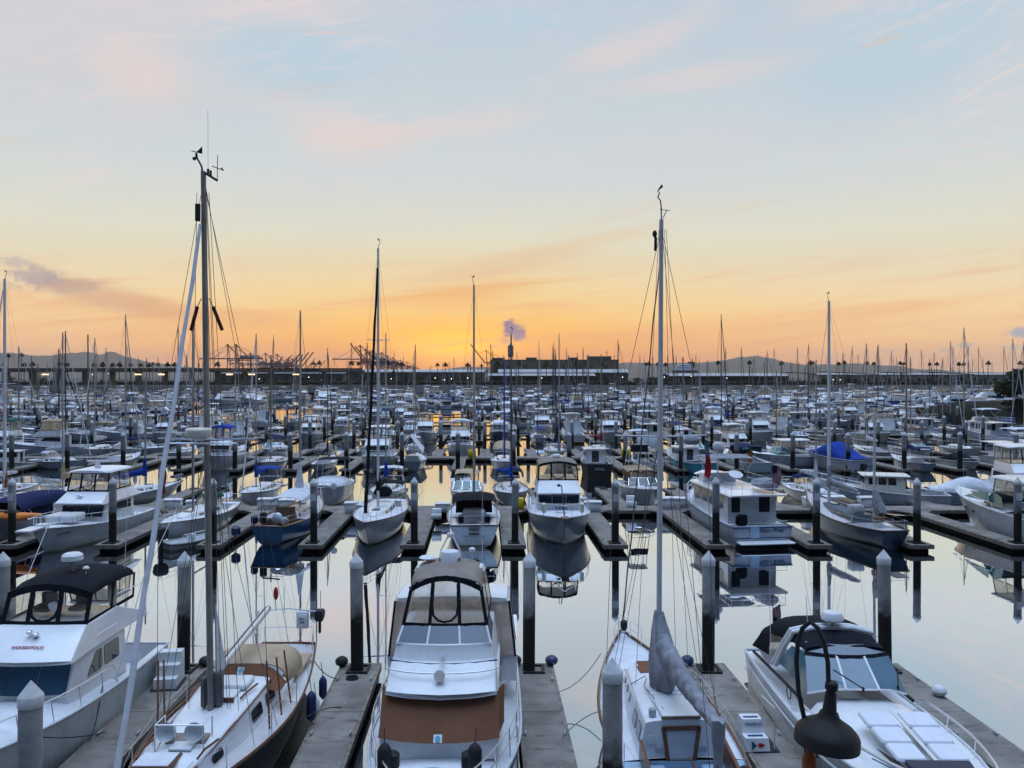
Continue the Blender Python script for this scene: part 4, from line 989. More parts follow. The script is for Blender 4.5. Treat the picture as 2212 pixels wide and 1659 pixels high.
# --- 2 black hulled sailing boat with tan dodger
w2, H2, C2, att2 = sail(dict(label='black hulled sailboat with teak rail, tan dodger and tall mast, bow to the viewer', L=12.6, B=3.45, fs=1.35, fb=1.72, tw=.55, p=1.75, tm=.46, hull=HBLK, deckmat=GREYDECK, cap=TEAK, capr=.036, sag=.16, yc=-1.6, ys=-4.6, cin=.5, sole=.85,
    abstrunk=True, trunk=[(3.6,.45,.36,1.4,1.66),(3.2,.72,.6,1.4,1.84),(1.3,.98,.84,1.34,2.04),(-.2,1.06,.92,1.3,2.12),(-1.6,1.08,.96,1.28,2.16)], wins=((2.7,2.2,.3,.75),(.5,-.2,.3,.78),(-.55,-1.25,.3,.78)),
    ym=.95, zt=16.5, mr=.098, spar=mat('grey_aged_mast', (.235,.225,.21), .5, .25, var=.25, scale=2), lean=.22, mrake=-.05, spread=((9.3,1.35),), sprmat=ALU, furl=(WHITEC,.074), fz=15.6, bz=2.95, bl=0, hatch=WHITEP, wire=.008))
w2.location = (-8.05, 21.5, 0); w2.rotation_euler = (0,0,PI); w2['label'] = 'black hulled sailboat with teak rail, tan dodger and tallest mast, bow to the viewer'
bo = MB().tube([(0,.75,2.95),(0,-3.75,3.36)], .115, 10).build('boom', CREAM, w2); MB().box((0,-1.5,3.27), (.05,4.3,.03), M=Matrix.Rotation(R(-5.2),3,'X')).build('sail_track', DARKSPAR, bo)
MB().lathe([(.07,0),(.11,.05),(.08,.16)], (0,-3.78,3.36), 8, Matrix.Rotation(R(95),3,'X')).build('end_fitting', DARKSPAR, bo)
dw = 1.22; dz_ = lambda x: 1.90+.56*max(0, 1-abs(x/dw)**3.2); dx0 = -.12
d = MB(); xs_ = [-dw+2*dw*i/18 for i in range(19)]
d.loft([[(x+dx0, -.86-.06*(1-abs(x/dw)), 1.88) for x in xs_], [(x*.995+dx0, -1.14, 1.88+(dz_(x)-1.88)*.55) for x in xs_], [(x*.99+dx0, -1.42, dz_(x)) for x in xs_]], closed=False, cap0=False, cap1=False); d.build('dodger_front', BROWNC, w2)
d = MB(); d.canvas([(-1.40,dw+.01,1.90,2.47), (-1.8,dw+.05,1.86,2.58), (-2.4,dw+.08,1.82,2.62), (-2.95,dw+.05,1.80,2.52)], n=18, pw=.5, th=.03)
o_ = d.build('dodger_top', TANC, w2); o_.location.x = dx0
MB().panel([(-.12,-1.16,2.22),(.06,-1.16,2.22),(.06,-1.30,2.38),(-.12,-1.30,2.38)], (0,1,.8), .06).build('maker_label', WHITEP, w2)
b = MB().rpanel((-.08,-1.18,2.25),(.02,-1.18,2.25),(.02,-1.27,2.35),(-.08,-1.27,2.35), (0,1,.8), .09, .05).build('label_emblem', TURQ, w2)
hb = MB().box((.02,2.3,1.9), (1.0,.5,.22), bev=.04).build('hatch_garage', TAUPEC, w2)
MB().box((.1,2.0,1.9),(1.25,.1,.08)).build('teak_sill', TEAK, w2)
for xx in (-.28,.42):
    v = MB(); Mx = Matrix.Rotation(R(-80),3,'X'); v.lathe([(.10,-.28),(.10,-.05),(.22,.10),(.235,.12),(.2,.06),(.04,-.05)], (xx,2.62,2.30), 16, Mx); v.tube([(xx,2.35,1.98),(xx,2.35,2.26),(xx,2.45,2.3)], .1, 10); v.build('cowl_vent', WHITEP, w2)
g = MB()
for xx in (-.52,.66): g.tube([(xx,2.75,1.75),(xx,2.75,2.5),(xx,2.2,2.5),(xx,2.2,1.85)], .02, 5)
g.tube([(-.52,2.75,2.5),(.66,2.75,2.5)], .02, 5).build('vent_guard', STEEL, w2)
fh = MB().box((.35,3.35,1.92), (.95,.75,.08), bev=.02).build('fore_hatch', TEAK, w2); MB().box((.35,3.36,1.975), (.85,.65,.03), bev=.012).build('hatch_lid', DECK, fh)
for yy in (3.0, .1): 
    for s in (1,-1): MB().tube([(s*.72+.1,yy+.35,1.98 if yy > 1 else 2.2),(s*.76+.1,yy,2.04 if yy > 1 else 2.22),(s*.8,yy-.5,2.05 if yy > 1 else 2.26)], .03, 6).build('teak_grabrail', TEAK, w2)
MB().box((-.05,.1,2.2), (.75,.9,.08), bev=.03).build('mid_hatch', GEL, w2); MB().box((-.05,.56,2.2),(.85,.05,.12)).build('hatch_trim', TEAK, w2)
MB().box((0,-.5,2.26), (1.15,.8,.14), bev=.05).build('sea_hood', GEL, w2)
for s in (1,-1): strip(MB(), [C2.side(3.3,1.0,s)+Vector((0,0,.03)), C2.side(1.5,1.0,s)+Vector((0,0,.03)), C2.side(-1.4,1.0,s)+Vector((0,0,.03))], .06, (s*.3,0,1), .04).build('teak_trim', TEAK, w2)
for s, (ya, yb) in ((1,(2.0,.2)),(-1,(2.3,-.1)),(-1,(.6,-1.0))):     # brown wooden rollers on the shrouds
    e = H2.edge(yb, s, .12, .0); top = att2(9.3)+Vector((s*1.3,-.1,0)); dv = (top-e).normalized()
    MB().tube([e+dv*.2, e+dv*1.9], .026, 6).build('shroud_roller', BROWNSTAY, w2)
for s in (1,-1):
    e = H2.edge(.75, s, .12, .0); top = att2(9.3)+Vector((s*1.3,-.1,0)); dv = (top-e).normalized()
    MB().tube([e+dv*.15, e+dv*2.0], .026, 6).build('shroud_roller', BROWNSTAY, w2)
    a = att2(12.9)+Vector((s*.12,0,.2)); MB().tube([a+Vector((s*.09,0,-.22)), a+Vector((s*.3,-.1,-.85))], .05, 8).build('rolled_lazy_jack', mat('dark_brown_cover', (.10,.035,.02), .8), w2)
    MB().tube([a+Vector((-s*.02,0,0)), a+Vector((s*.09,0,-.22))], .012, 4).build('lazy_jack_line', WIRE, w2)
rd = MB().lathe([(0,0),(.30,.01),(.33,.06),(.33,.2),(.30,.24),(0,.25)], (.12,1.45,9.42), 18).build('radar_scanner', CREAM, w2); MB().box((.05,1.25,9.38), (.3,.5,.05)).build('bracket', STEEL, rd)
MB().tube([att2(9.25)+Vector((-.9,.3,0)), att2(9.25)+Vector((.9,.3,.0))], .025, 6).build('radar_crosstree', STEEL, w2)
mt = att2(16.5); o = MB()
o.tube([mt+.58*Vector((.05,0,-.1)), mt+.58*Vector((.06,0,.15)), mt+.58*Vector((.10,0,.28)), mt+.58*Vector((.22,0,.5)), mt+.58*Vector((.3,0,.62))], .025, 6); o.tube([mt+.58*Vector((.3,0,.6)), mt+.58*Vector((.33,0,.85))], .032, 6); o.ball(mt+.58*Vector((.42,0,.6)), .05)
o.prism([mt+.58*Vector((.05,-.01,1.15)), mt+.58*Vector((.05,-.01,.82)), mt+.58*Vector((.33,-.01,.88))], (0,.02,0)); o.tube([mt+.58*Vector((.3,0,.9)), mt+.58*Vector((.55,0,.95))], .012, 4); o.build('wind_vane', RUBBER, w2)
o = MB(); o.tube([mt+.58*Vector((-.1,0,-.08)), mt+.58*Vector((-.65,0,-.42))], .035, 5); o.tube([mt+.58*Vector((-.64,0,-.42)), mt+.58*Vector((-.66,0,.75))], .01, 4); o.tube([mt+.58*Vector((-.4,0,.25)), mt+.58*Vector((-.95,0,.05))], .012, 4); o.prism([mt+.58*Vector((-.95,0,.04)), mt+.58*Vector((-.8,0,.1)), mt+.58*Vector((-.87,0,.2))], (0,.015,0))
o.tube([mt+.58*Vector((-.22,0,-.1)), mt+.58*Vector((-.22,0,.12))], .032, 6); o.tube([mt+.58*Vector((-.34,0,-.18)), mt+.58*Vector((-.34,0,.05))], .03, 6); o.build('masthead_bracket', RUBBER, w2)
MB().tube([mt+.58*Vector((-.22,0,.1)), mt+Vector((-.12,0,1.65))], .006, 4).build('whip_antenna', STEEL, w2)
MB().tube([mt+Vector((.10,.12,-.9)), mt+Vector((.10,.12,-1.35))], .075, 8).build('furler_swivel', RUBBER, w2)
h = MB()
for k in (-.5,-.35,-.2,-.3,.3): h.tube([att2(15.9)+Vector((k*.4,.15,0)), Vector((k*1.7,.95+abs(k)*.6,2.2))], .008, 4)
h.build('halyards', WIRE, w2)
def hung_flag(par, top, l, w, m1, m2):
    f = MB(); g_ = MB(); rs = []
    for i in range(13):
        q_ = i/12; rs.append([Vector(top)+Vector((w*k*(.5+.5*math.sin(q_*2.6)), .06*math.sin(k*5+i*.7), -l*q_-.10*k)) for k in (0,.3,.6,1)])
    f.loft(rs[:6], closed=False, cap0=False, cap1=False); g_.loft(rs[5:], closed=False, cap0=False, cap1=False)
    a = f.build('signal_flag', m1, par); b_ = g_.build('signal_flag', m2, par); return a, b_
hung_flag(w2, att2(9.2)+Vector((1.15,-.1,-.3)), 1.0, .2, WHITEC, mat('faded_red_flag',(.32,.04,.04),.9))
MB().prism([att2(4.9)+Vector((-.1,-.1,0)), att2(2.95)+Vector((-.1,-.1,0)), att2(2.95)+Vector((-.1,-.75,.05))], (-.04,0,0)).build('mainsail_luff', WHITEC, w2)
MB().box((-.1,.75,2.6), (.28,.3,.9), bev=.05).box((.2,.9,2.55),(.14,.2,.8),bev=.04).build('mast_winches', DARKSPAR, w2)
st = MB()
for xx in (1.05,-1.05): st.tube([(xx,-6.0,1.4),(xx,-6.05,2.6)], .03, 6)
st.tube([(1.05,-6.05,2.6),(0,-6.2,2.65),(-1.05,-6.05,2.6)], .025, 6).build('stern_arch', STEEL, w2)
ob = outboard(w2, (-1.15,-6.1,2.25), .62); MB().box((-.55,-6.05,2.3), (.42,.16,.6), bev=.03).build('liferaft_case', WHITEP, w2)
lettering('case_lettering', 'ET', .22, NAME_BLACK, w2, facing((-.55,-5.965,2.3), (0,0,1), (1,0,0)))
MB().tube([(.1,-6.0,2.55),(.12,-6.1,3.5)], .012, 4).tube([(-1.2,-6.0,2.6),(-1.15,-6.2,3.3)], .015, 4).build('stern_poles', STEEL, w2)
MB().tube([(.35,-5.9,2.7),(.2,-5.2,3.6)], .012, 4).build('boat_hook', TEAK, w2); MB().ball((.18,-5.3,3.45), .09, (1,1,2.6)).build('danbuoy', RED, w2)
for s in (1,-1): MB().box((s*.95,-4.0,1.45), (.5,1.9,.12), bev=.04).build('cockpit_cushion', TANC, w2)
for y, m in ((-3.9,BLUEF),(-4.5,BLUEF)): pass

# --- 3 white motor yacht with tan curtains
w3, H3, C3, B3 = flybridge(dict(name='motor_yacht', label='white motor yacht with tan curtained bridge and brown windshield cover, bow to the viewer', L=12.8, B=3.95, fs=1.5, fb=2.05, yc=-2.6, tm=.5, p=2.1, camber=.28, rake=1.5, hull=HWK,
    cab=(2.62, 1.9, -3.2, 1.5, 1.40, 2.40, 3.28), cover=BROWNC, curve=.32, nwin=3,
    bridge=[(2.28,1.36,1.35,3.26,3.36),(1.42,1.40,1.33,3.26,3.80),(1.36,1.36,1.30,3.26,3.86),(1.28,1.32,1.22,3.26,4.20),(-2.8,1.36,1.24,3.26,4.22)],
    bws=((1.34,4.20,1.20),(1.02,4.56,1.08)), encl=((1.02,4.58,1.08),(.65,5.42,.92),-1.2), vin=vinyl('smoked_cream_vinyl',(1.0,.90,.76),.62), border=.07, arch=.46, top=TAUPEC, wb0=1.12, wb1=.98, plat=GEL, rail0=-2.0, railh=.72, nst=7, railmid=True, railfwd=.45))
w3.location = (-1.74, 21, 0); w3.rotation_euler = (0,0,PI)
House([(-.25,.85,.82,5.60,5.68),(-.35,.98,.93,5.60,5.72),(-.85,1.0,.95,5.58,5.70)], .05, .06).mesh(MB()).build('hardtop', GEL, w3)
rd = MB().lathe([(.30,0),(.33,.02),(.325,.06),(.27,.3),(.24,.36),(0,.40)], (0,-.52,5.77), 22).build('radar_dome', WHITEP, w3)
for an, tx in ((-1.02,'SI'),(1.06,'AD')):
    lettering('dome_lettering', tx, .13, NAME_BLUE, w3, facing((-.318*math.sin(an), -.52+.318*math.cos(an), 5.93), (-math.cos(an),-math.sin(an),0), UP), shear=.1)
o = MB()
for s in (1,-1): o.tube([(s*.32,-.62,5.75),(s*.26,-.7,6.12),(s*.07,-.75,6.48)], .025, 6)
o.box((0,-.75,6.52), (.2,.08,.14), bev=.02).build('light_bracket', GEL, w3)
MB().lathe([(0,0),(.05,.0),(.24,.09),(.2,.12),(0,.15)], (.62,-.5,5.86), 16).tube([(.62,-.5,5.68),(.62,-.5,5.9)], .02, 5).build('satellite_antenna', WHITEP, w3)
MB().tube([(-.62,-.6,5.68),(-.62,-.6,6.1)], .02, 6).lathe([(.05,0),(.09,.03),(.09,.09),(.06,.12)], (-.62,-.6,6.08), 12).build('gps_antenna', WHITEP, w3)
MB().tube([(-.9,-.8,5.62),(-.9,-.85,7.9)], .012, 5, .006).build('whip_antenna', STEEL, w3)
a = House([(-1.3,1.64,1.58,4.48,4.58),(-1.45,1.68,1.62,4.48,4.62),(-2.9,1.68,1.62,4.44,4.54)], .07, .06); a.mesh(MB()).build('aft_deck_hardtop', GEL, w3)
for s in (1,-1):
    cu = MB(); cu.panel([(s*1.64,-1.35,4.48),(s*1.64,-2.8,4.44),(s*1.84,-2.8,2.9),(s*1.82,-1.35,2.9)], (s,0,0), .015); cu.panel([(s*1.05,-1.32,4.48),(s*1.64,-1.34,4.48),(s*1.82,-1.36,2.9),(s*1.2,-1.34,2.9)], (0,1,0), .015); cu.build('aft_deck_curtain', MATS.get('pale_grey_vinyl_curtain') or vinyl('pale_grey_vinyl_curtain', (.80,.76,.74), .25), w3)
for s in (1,-1):
    fr = MB(); strip(fr, [(s*1.655,-1.33,4.48),(s*1.835,-1.34,2.9)], .06, (s*.5,1,0)); strip(fr, [(s*1.655,-2.8,4.44),(s*1.855,-2.8,2.9)], .06, (s,0,0)); strip(fr, [(s*1.655,-1.33,4.46),(s*1.655,-2.8,4.42)], .05, (s,0,0)); fr.build('curtain_frame', BLACKC, w3)
MB().loft([[(x*1.86,-1.4,2.15),(x*1.9,-1.4,2.9),(x*1.9,-5.2,2.9),(x*1.86,-5.2,2.0)] for x in (1,-1)]).build('aft_cabin', GEL, w3)
MB().box((0,-6.4,1.0),(3,.1,.5)).build('transom_board', GEL, w3)
hd = MB()
hd.tube([(s_*1.5*math.cos(a_)/1.0 if False else 1.42*math.sin(a_), 1.70+.50*math.cos(a_), 3.74) for a_ in [R(-100+20*i) for i in range(11)] for s_ in (1,)], .018, 5); hd.build('bridge_rail', STEEL, w3)
strip(MB(), [(1.36*k, 1.44+.30*(1-k*k), 3.80) for k in (-1,-.6,-.2,.2,.6,1)], .035, (0,1,.4), .03).build('brow_stripe', NAME_BLUE, w3)
MB().tube([(0,1.6,4.02),(0,1.76,4.08)], .03, 6).lathe([(.04,0),(.05,.12),(.08,.2)], (0,1.78,4.02), 10, Matrix.Rotation(R(-60),3,'X')).build('horn', STEEL, w3)
MB().lathe([(.05,0),(.07,.1),(.13,.26),(.14,.3)], (.02,2.06,3.68), 14, Matrix.Rotation(R(-78),3,'X')).build('hailer_horn', CREAM, w3)
MB().lathe([(.38,0),(.38,.03),(.33,.045),(0,.05)], (.02,4.2,2.28), 20, Matrix.Diagonal((1,.85,1))).build('round_deck_hatch', TURQ, w3)
MB().panel([(-.1,3.01,2.42),(.1,3.01,2.42),(.1,2.89,2.56),(-.1,2.89,2.56)], (0,1,.7), .09).build('cover_label', WHITEP, w3)
MB().rpanel((-.06,3.005,2.44),(.06,3.005,2.44),(.06,2.92,2.54),(-.06,2.92,2.54), (0,1,.7), .11, .05).build('label_emblem', TURQ, w3)
H3.gunwale(MB(), .025, h=.78, y0=-6.3, y1=6.2).build('upper_stripe', NAME_BLUE, w3)
for s, x, y in ((1,1.08,4.0),(-1,-.92,4.0)):
    f = thing('fender', ['black fender standing on the right of the motor yacht foredeck', 'black fender standing on the left of the motor yacht foredeck'][0 if s < 0 else 1], 'fender', (-1.74-x, 21-y, 2.24), .2*s, 'black fenders on the yacht foredeck')
    MB().lathe([(.03,-.06),(.10,0),(.155,.08),(.16,.5),(.11,.6),(.04,.66)], n=14).build('fender_body', RUBBER, f); MB().tube([(0,0,.62),(0,.1,.95)], .012, 5).build('lanyard', ROPE, f)
    MB().lathe([(.03,-.06),(.10,0),(.15,.08),(.15,.36),(.04,.44)], (.19*s,.1,0), 12).build('fender_body', RUBBER, f)

# --- 4 white sailing boat with grey sail cover, bow away
GC = mat('white_cabin_top', (.72,.74,.78), .45, var=.07, scale=3)
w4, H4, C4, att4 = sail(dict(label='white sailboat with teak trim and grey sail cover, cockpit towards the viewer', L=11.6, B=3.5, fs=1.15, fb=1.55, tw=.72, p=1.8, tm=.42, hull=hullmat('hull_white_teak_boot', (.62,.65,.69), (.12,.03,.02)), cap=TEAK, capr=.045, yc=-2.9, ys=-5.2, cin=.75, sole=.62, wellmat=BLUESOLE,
    abstrunk=True, trunk=[(2.2,.50,.40,1.2,1.52),(1.8,.72,.56,1.2,1.72),(-.6,.98,.80,1.16,1.92),(-2.85,1.10,.94,1.14,2.05)], wins=((1.5,1.25,.45,.8),(.75,.5,.45,.8),(0,-.25,.45,.8),(-1.15,-1.75,.3,.8),(-1.95,-2.5,.3,.8)), trunkmat=GC, hatch=BROWNC,
    ym=-.3, zt=15.6, mr=.098, spar=mat('white_mast_paint', (.50,.52,.56), .4, var=.12, scale=2), lean=.08, spread=((9.25,1.35),), sprmat=WALU, bl=0, bz=2.9, fz=14.8, furl=(DARKSPAR,.028), wire=.008))
w4.location = (4.28, 22.8, 0); w4.rotation_euler = (0,0,R(2.1)); w4['label'] = 'white sailboat with teak trim and grey sail cover, cockpit towards the viewer'
# grey cover: hood round the mast, then a long creased roll over the boom
g0 = att4(2.9); ge = Vector((.38,-4.75,2.86))
MB().tube([g0, ge], .09, 8).build('boom', WALU, w4)
def cloth(mb, rings):
    mb.loft(rings); return mb
cv = MB(); rs = []
hood = [(4.14,.13,.14,0),(4.02,.16,.19,-.01),(3.85,.19,.26,-.06),(3.6,.25,.38,-.16),(3.35,.30,.52,-.28),(3.1,.345,.63,-.39),(2.85,.375,.70,-.46),(2.6,.38,.71,-.48),(2.35,.365,.67,-.46),(2.15,.335,.58,-.41),(2.0,.31,.50,-.37)]
NH = 40
for i, (z, a, bb, off) in enumerate(hood):
    c = att4(z); r_ = []
    for j in range(NH):
        th = 2*PI*j/NH; fold = .055*math.sin(5*th+1.1*z)+.04*math.sin(11*th-2.3*z+1)+.03*mnoise.noise(Vector((3*math.cos(th),3*math.sin(th),z*2)))
        k = 1+fold*min(1, i/3)
        r_.append(c+Vector((a*math.cos(th)*k, off+bb*math.sin(th)*k, .05*math.sin(3*th+z)-(.10 if math.sin(th) < -.6 and z > 3 else 0))))
    rs.append(r_)
cv.loft(rs)
rs = []; n = 84
for i in range(n+1):
    f = i/n; p = g0.lerp(ge, .06+.97*f); sag = -.05*math.sin(f*PI); tie = .016*sum(math.exp(-((f-t_)/.012)**2) for t_ in (.2,.38,.56,.74,.9))
    w = .26-.11*f-tie; hh = .58*(1-f)**1.1+.31-.09*f-tie*1.5; r_ = []
    if i == n: w *= .8
    for j in range(30):
        th = 2*PI*j/30; d_ = .10*abs(math.sin(1.6*th+26*f+1.5*math.sin(11*f)))+.05*math.sin(4*th-47*f)+.045*mnoise.noise(Vector((2*math.cos(th),2*math.sin(th),f*16)))
        r_.append(p+Vector((w*math.cos(th)*(1+d_), .02*math.sin(3*th+i*.4), sag-.16+hh*.5+hh*.5*math.sin(th)*(1+d_))))
    rs.append(r_)
cv.loft(rs); cv.build('sail_cover', GREYC, w4, ang=60)
dr = MB(); dr.loft([[ge+Vector((w*math.cos(2*PI*j/10), -.05+w*1.2*math.sin(2*PI*j/10), z+.05*math.sin(j*2.1))) for j in range(10)] for z, w in ((.12,.17),(-.25,.16),(-.6,.12),(-.95,.085))]).build('cover_tail', GREYC, w4)
MB().tube([ge+Vector((0,.1,-.2)), ge+Vector((-.02,.0,-2.0))], .075, 6).tube([ge+Vector((.1,.1,-.1)), ge+Vector((.16,.15,-2.0))], .03, 5).build('mainsheet', GREYC, w4)
yb = -2.86; zc = 2.05
fr = MB(); a = [(-.46,1.90),(.46,1.90),(.34,1.02),(-.34,1.02)]
for (x0,z0),(x1,z1) in zip(a, a[1:]+a[:1]): strip(fr, [(x0,yb-.02,z0),(x1,yb-.02,z1)], .10, (0,-1,0), .05)
fr.build('companionway_frame', TEAK, w4); MB().panel([(x*.95,yb-.01,z) for x, z in a], (0,-1,0), .02).build('washboards', mat('grey_white_plastic', (.50,.53,.58), .5), w4)
s_ = MB().box((0,-2.3,2.15), (.95,1.15,.09), bev=.03).build('sliding_hatch', GEL, w4); MB().box((0,-2.86,2.16), (1.02,.06,.07)).build('hatch_trim', OLDTEAK, s_)
MB().box((0,-1.25,2.06), (.95,.95,.14), bev=.05).build('sea_hood', GC, w4)
for yy in (-1.05,-1.35): MB().box((0,yy,2.14), (.9,.03,.02)).build('hood_rib', GEL, w4)
h_ = MB().box((.02,-.48,2.02), (.62,.50,.09), bev=.03).build('deck_hatch', GEL, w4); MB().box((.02,-.48,2.07), (.50,.43,.02)).build('hatch_pane', GLASS, h_)
h_ = MB().box((0,1.75,1.80), (.55,.5,.09), bev=.03).build('fore_hatch', GEL, w4); MB().box((0,1.75,1.85), (.44,.4,.02)).build('hatch_pane', BROWNC, h_)
for s in (1,-1):
    MB().tube([(s*.72,1.0,1.92),(s*.80,.9,2.0),(s*.95,-1.4,2.12),(s*.93,-1.6,2.04)], .022, 6).build('cabin_grabrail', WALU if s > 0 else STEEL, w4)
    MB().loft([[(s*1.0,-3.0,1.15),(s*1.12,-3.0,1.15),(s*1.12,-3.0,1.68),(s*1.04,-3.0,1.68)],[(s*.98,-5.1,1.05),(s*1.1,-5.1,1.05),(s*1.14,-5.1,1.32),(s*1.06,-5.1,1.32)]]).build('cockpit_coaming', TEAK, w4)
    MB().lathe([(.11,0),(.09,.08),(.12,.16),(.06,.2)], (s*1.32,-3.9,1.2), 12).build('winch', STEEL if s < 0 else RUBBER, w4)
    MB().lathe([(.10,0),(.10,.16),(.07,.19)], (s*.68,-2.55,2.1), 10).build('cabin_winch', GREYP, w4)
    MB().box((s*.72,-4.05,.95), (.5,2.1,.14), bev=.03).build('cockpit_seat', BLUESOLE, w4)
    MB().rpanel((s*.55-.12,yb-.02,1.28),(s*.55+.12,yb-.02,1.28),(s*.55+.12,yb-.02,1.42),(s*.55-.12,yb-.02,1.42),(0,-1,0),.04,.03).build('instrument', GREYP, w4)
MB().lathe([(.13,0),(.13,.02),(0,.03)], (-.78,yb-.03,1.62), 14, Matrix.Rotation(R(90),3,'X')).build('dorade_cover', WHITEP, w4)
MB().box((0,-3.9,.72), (.5,.55,.05), bev=.01).build('cockpit_hatch', GREYP, w4); MB().box((.05,-4.2,.80),(.6,.3,.05),bev=.01).build('sole_locker', RUBBER, w4)
MB().tube([(0,-5.3,1.3),(0,-4.2,1.5),(0,-3.7,1.55)], .03, 6).build('tiller', TEAK, w4)
l = MB(); l.tube([(-.25,.2,2.0),(-.5,-.6,2.08),(-.35,-2.4,2.2)], .012, 4); l.tube([(.3,.1,2.0),(.75,-.3,2.0)], .012, 4); l.tube([(-.3,.1,2.1),(-.9,.05,1.8)], .012, 4); l.build('running_lines', ROPE, w4)
MB().lathe([(.08,0),(.13,.1),(.13,.3),(.05,.36)], (-.05,5.0,1.85), 10).build('furling_drum', RUBBER, w4)
an = MB().tube([(.2,5.1,1.62),(.15,5.6,1.66),(.1,5.95,1.6)], .03, 5).tube([(.25,5.5,1.6),(.1,5.45,1.62),(-.05,5.55,1.6)], .025, 5).build('anchor', STEEL, w4)
mt = att4(15.6); o = MB(); o.tube([mt+Vector((0,0,-.1)), mt+Vector((0,0,.3)), mt+Vector((-.02,0,.55)), mt+Vector((-.1,0,.65)), mt+Vector((-.05,0,.8))], .02, 5); o.prism([mt+Vector((-.12,0,.85)), mt+Vector((.05,0,.95)), mt+Vector((.02,0,1.05))], (0,.015,0)); o.tube([mt+Vector((-.12,0,.8)), mt+Vector((0,0,.95))], .012, 4)
o.tube([mt+Vector((.05,0,.05)), mt+Vector((.16,0,.28))], .012, 4); o.tube([mt+Vector((-.05,0,.3)), mt+Vector((.25,0,.27))], .01, 4); o.build('wind_vane', RUBBER, w4)
o = MB().ball(att4(15.2)+Vector((-.17,.1,0)), .07, (1,1,1.6)).tube([att4(15.1)+Vector((-.15,.05,0)), att4(14.7)+Vector((-.15,.1,0))], .045, 6).build('furler_swivel', RUBBER, w4)
h = MB()
for k in (-.3,.25,.42): h.tube([att4(15.3)+Vector((k*.3,-.1,0)), Vector((k*2.2,-.2,1.95))], .007, 4)
h.build('halyards', WIRE, w4)
hung_flag(w4, att4(9.2)+Vector((1.30,-.1,.0)), 1.1, .17, mat('blue_grey_flag',(.10,.16,.26),.9), mat('bright_red_flag',(.50,.02,.03),.9))

# --- 5 sport cruiser with black canvas
w5 = thing('sport_cruiser', 'white sport cruiser with black canvas top, radar dome and white foredeck sunpads', 'motor boat', (10.0, 21.4, 0), R(180-1.2))
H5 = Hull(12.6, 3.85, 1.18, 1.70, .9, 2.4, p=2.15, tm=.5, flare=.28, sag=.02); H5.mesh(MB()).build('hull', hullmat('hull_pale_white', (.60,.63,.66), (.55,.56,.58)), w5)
FD = MB(); rs = []
for i in range(17):
    y = -.8+7.0*i/16; e = H5.edge(y); w = e.x; k = math.exp(-((y-.2)/3.6)**2)
    rs.append([(w,e.y,e.z-.02),(w*.9,e.y,e.z-.01),(w*.74,e.y,e.z+.02),(w*.62,e.y,e.z+.30*k),(w*.3,e.y,e.z+.42*k),(0,e.y,e.z+.44*k),(-w*.3,e.y,e.z+.42*k),(-w*.62,e.y,e.z+.30*k),(-w*.74,e.y,e.z+.02),(-w*.9,e.y,e.z-.01),(-w,e.y,e.z-.02)])
FD.loft(rs, closed=False, cap0=False, cap1=False); FD.build('foredeck', GEL, w5)
H5.well(MB(), -6.25, -.8, .5, .65).build('cockpit', GEL, w5); H5.gunwale(MB(), .04).build('rub_rail', WHITEP, w5)
zd = 2.02
k5 = lambda s, f: Vector((s*(1.42-.20*f), -.95-.75*f+.42*(1-s*s)*(1-.25*f), zd+.06+.62*f-.28*abs(s)**3*(1-f)))
ws = MB(); fr = MB()
for a, b in ((-1,-.33),(-.33,.33),(.33,1)): ws.panel([k5(a,0),k5((a+b)/2,0),k5(b,0),k5(b,1),k5((a+b)/2,1),k5(a,1)], (0,1,.8), .02)
for s in (1,-1): ws.panel([k5(s,0), k5(s,1), (s*1.30,-2.6,zd+.58), (s*1.52,-3.2,1.86)], (s,0,.2), .02)
ws.build('windshield', mat('windshield_glass', (.10,.19,.25), .06, var=.2, scale=.8, spec=.7), w5)
for s in (-.33,.33): strip(fr, [k5(s,0)+Vector((0,.02,.01)), k5(s,1)+Vector((0,.02,.01))], .07, (0,1,.8))
strip(fr, [k5(s,0)+Vector((0,.02,.0)) for s in (-1,-.6,-.2,.2,.6,1)], .05, (0,1,.8)); fr.build('windshield_frame', GEL, w5)
d = MB(); strip(d, [k5(s,1.0)+Vector((0,.03,.01)) for s in (-1,-.6,-.2,.2,.6,1)], .10, (0,1,.8)); d.build('windshield_top_band', BLACKC, w5)
e5 = lambda s, f: Vector((s*(1.20-.12*f), -1.72-.35*f+.30*(1-s*s), zd+.66+.24*f))
v = MB(); v.panel([e5(s,0) for s in (-1,-.5,0,.5,1)]+[e5(s,1) for s in (1,.5,0,-.5,-1)], (0,1,.5), .02)
v.build('eyebrow_window', BLUEGLASS, w5)
MB().canvas([(-1.75,1.18,2.76,2.90),(-2.1,1.22,2.74,3.03),(-2.6,1.26,2.70,3.08)], n=12).build('front_canvas', BLACKC, w5)
ar = MB()
for dy in (0, .22): ar.tube([(1.55,-3.4-dy,1.70),(1.40,-3.0-dy,2.45),(1.22,-2.75-dy,2.98),(.6,-2.7-dy,3.13),(0,-2.68-dy,3.16),(-.6,-2.7-dy,3.13),(-1.22,-2.75-dy,2.98),(-1.40,-3.0-dy,2.45),(-1.55,-3.4-dy,1.70)], .075, 8)
ar.build('radar_arch', GEL, w5)
MB().canvas([(-2.95,1.24,2.64,3.06),(-3.6,1.34,2.58,3.12),(-4.4,1.42,2.38,3.0),(-5.2,1.5,2.05,2.5),(-5.9,1.55,1.42,1.6)], n=12).build('rear_canvas', BLACKC, w5)
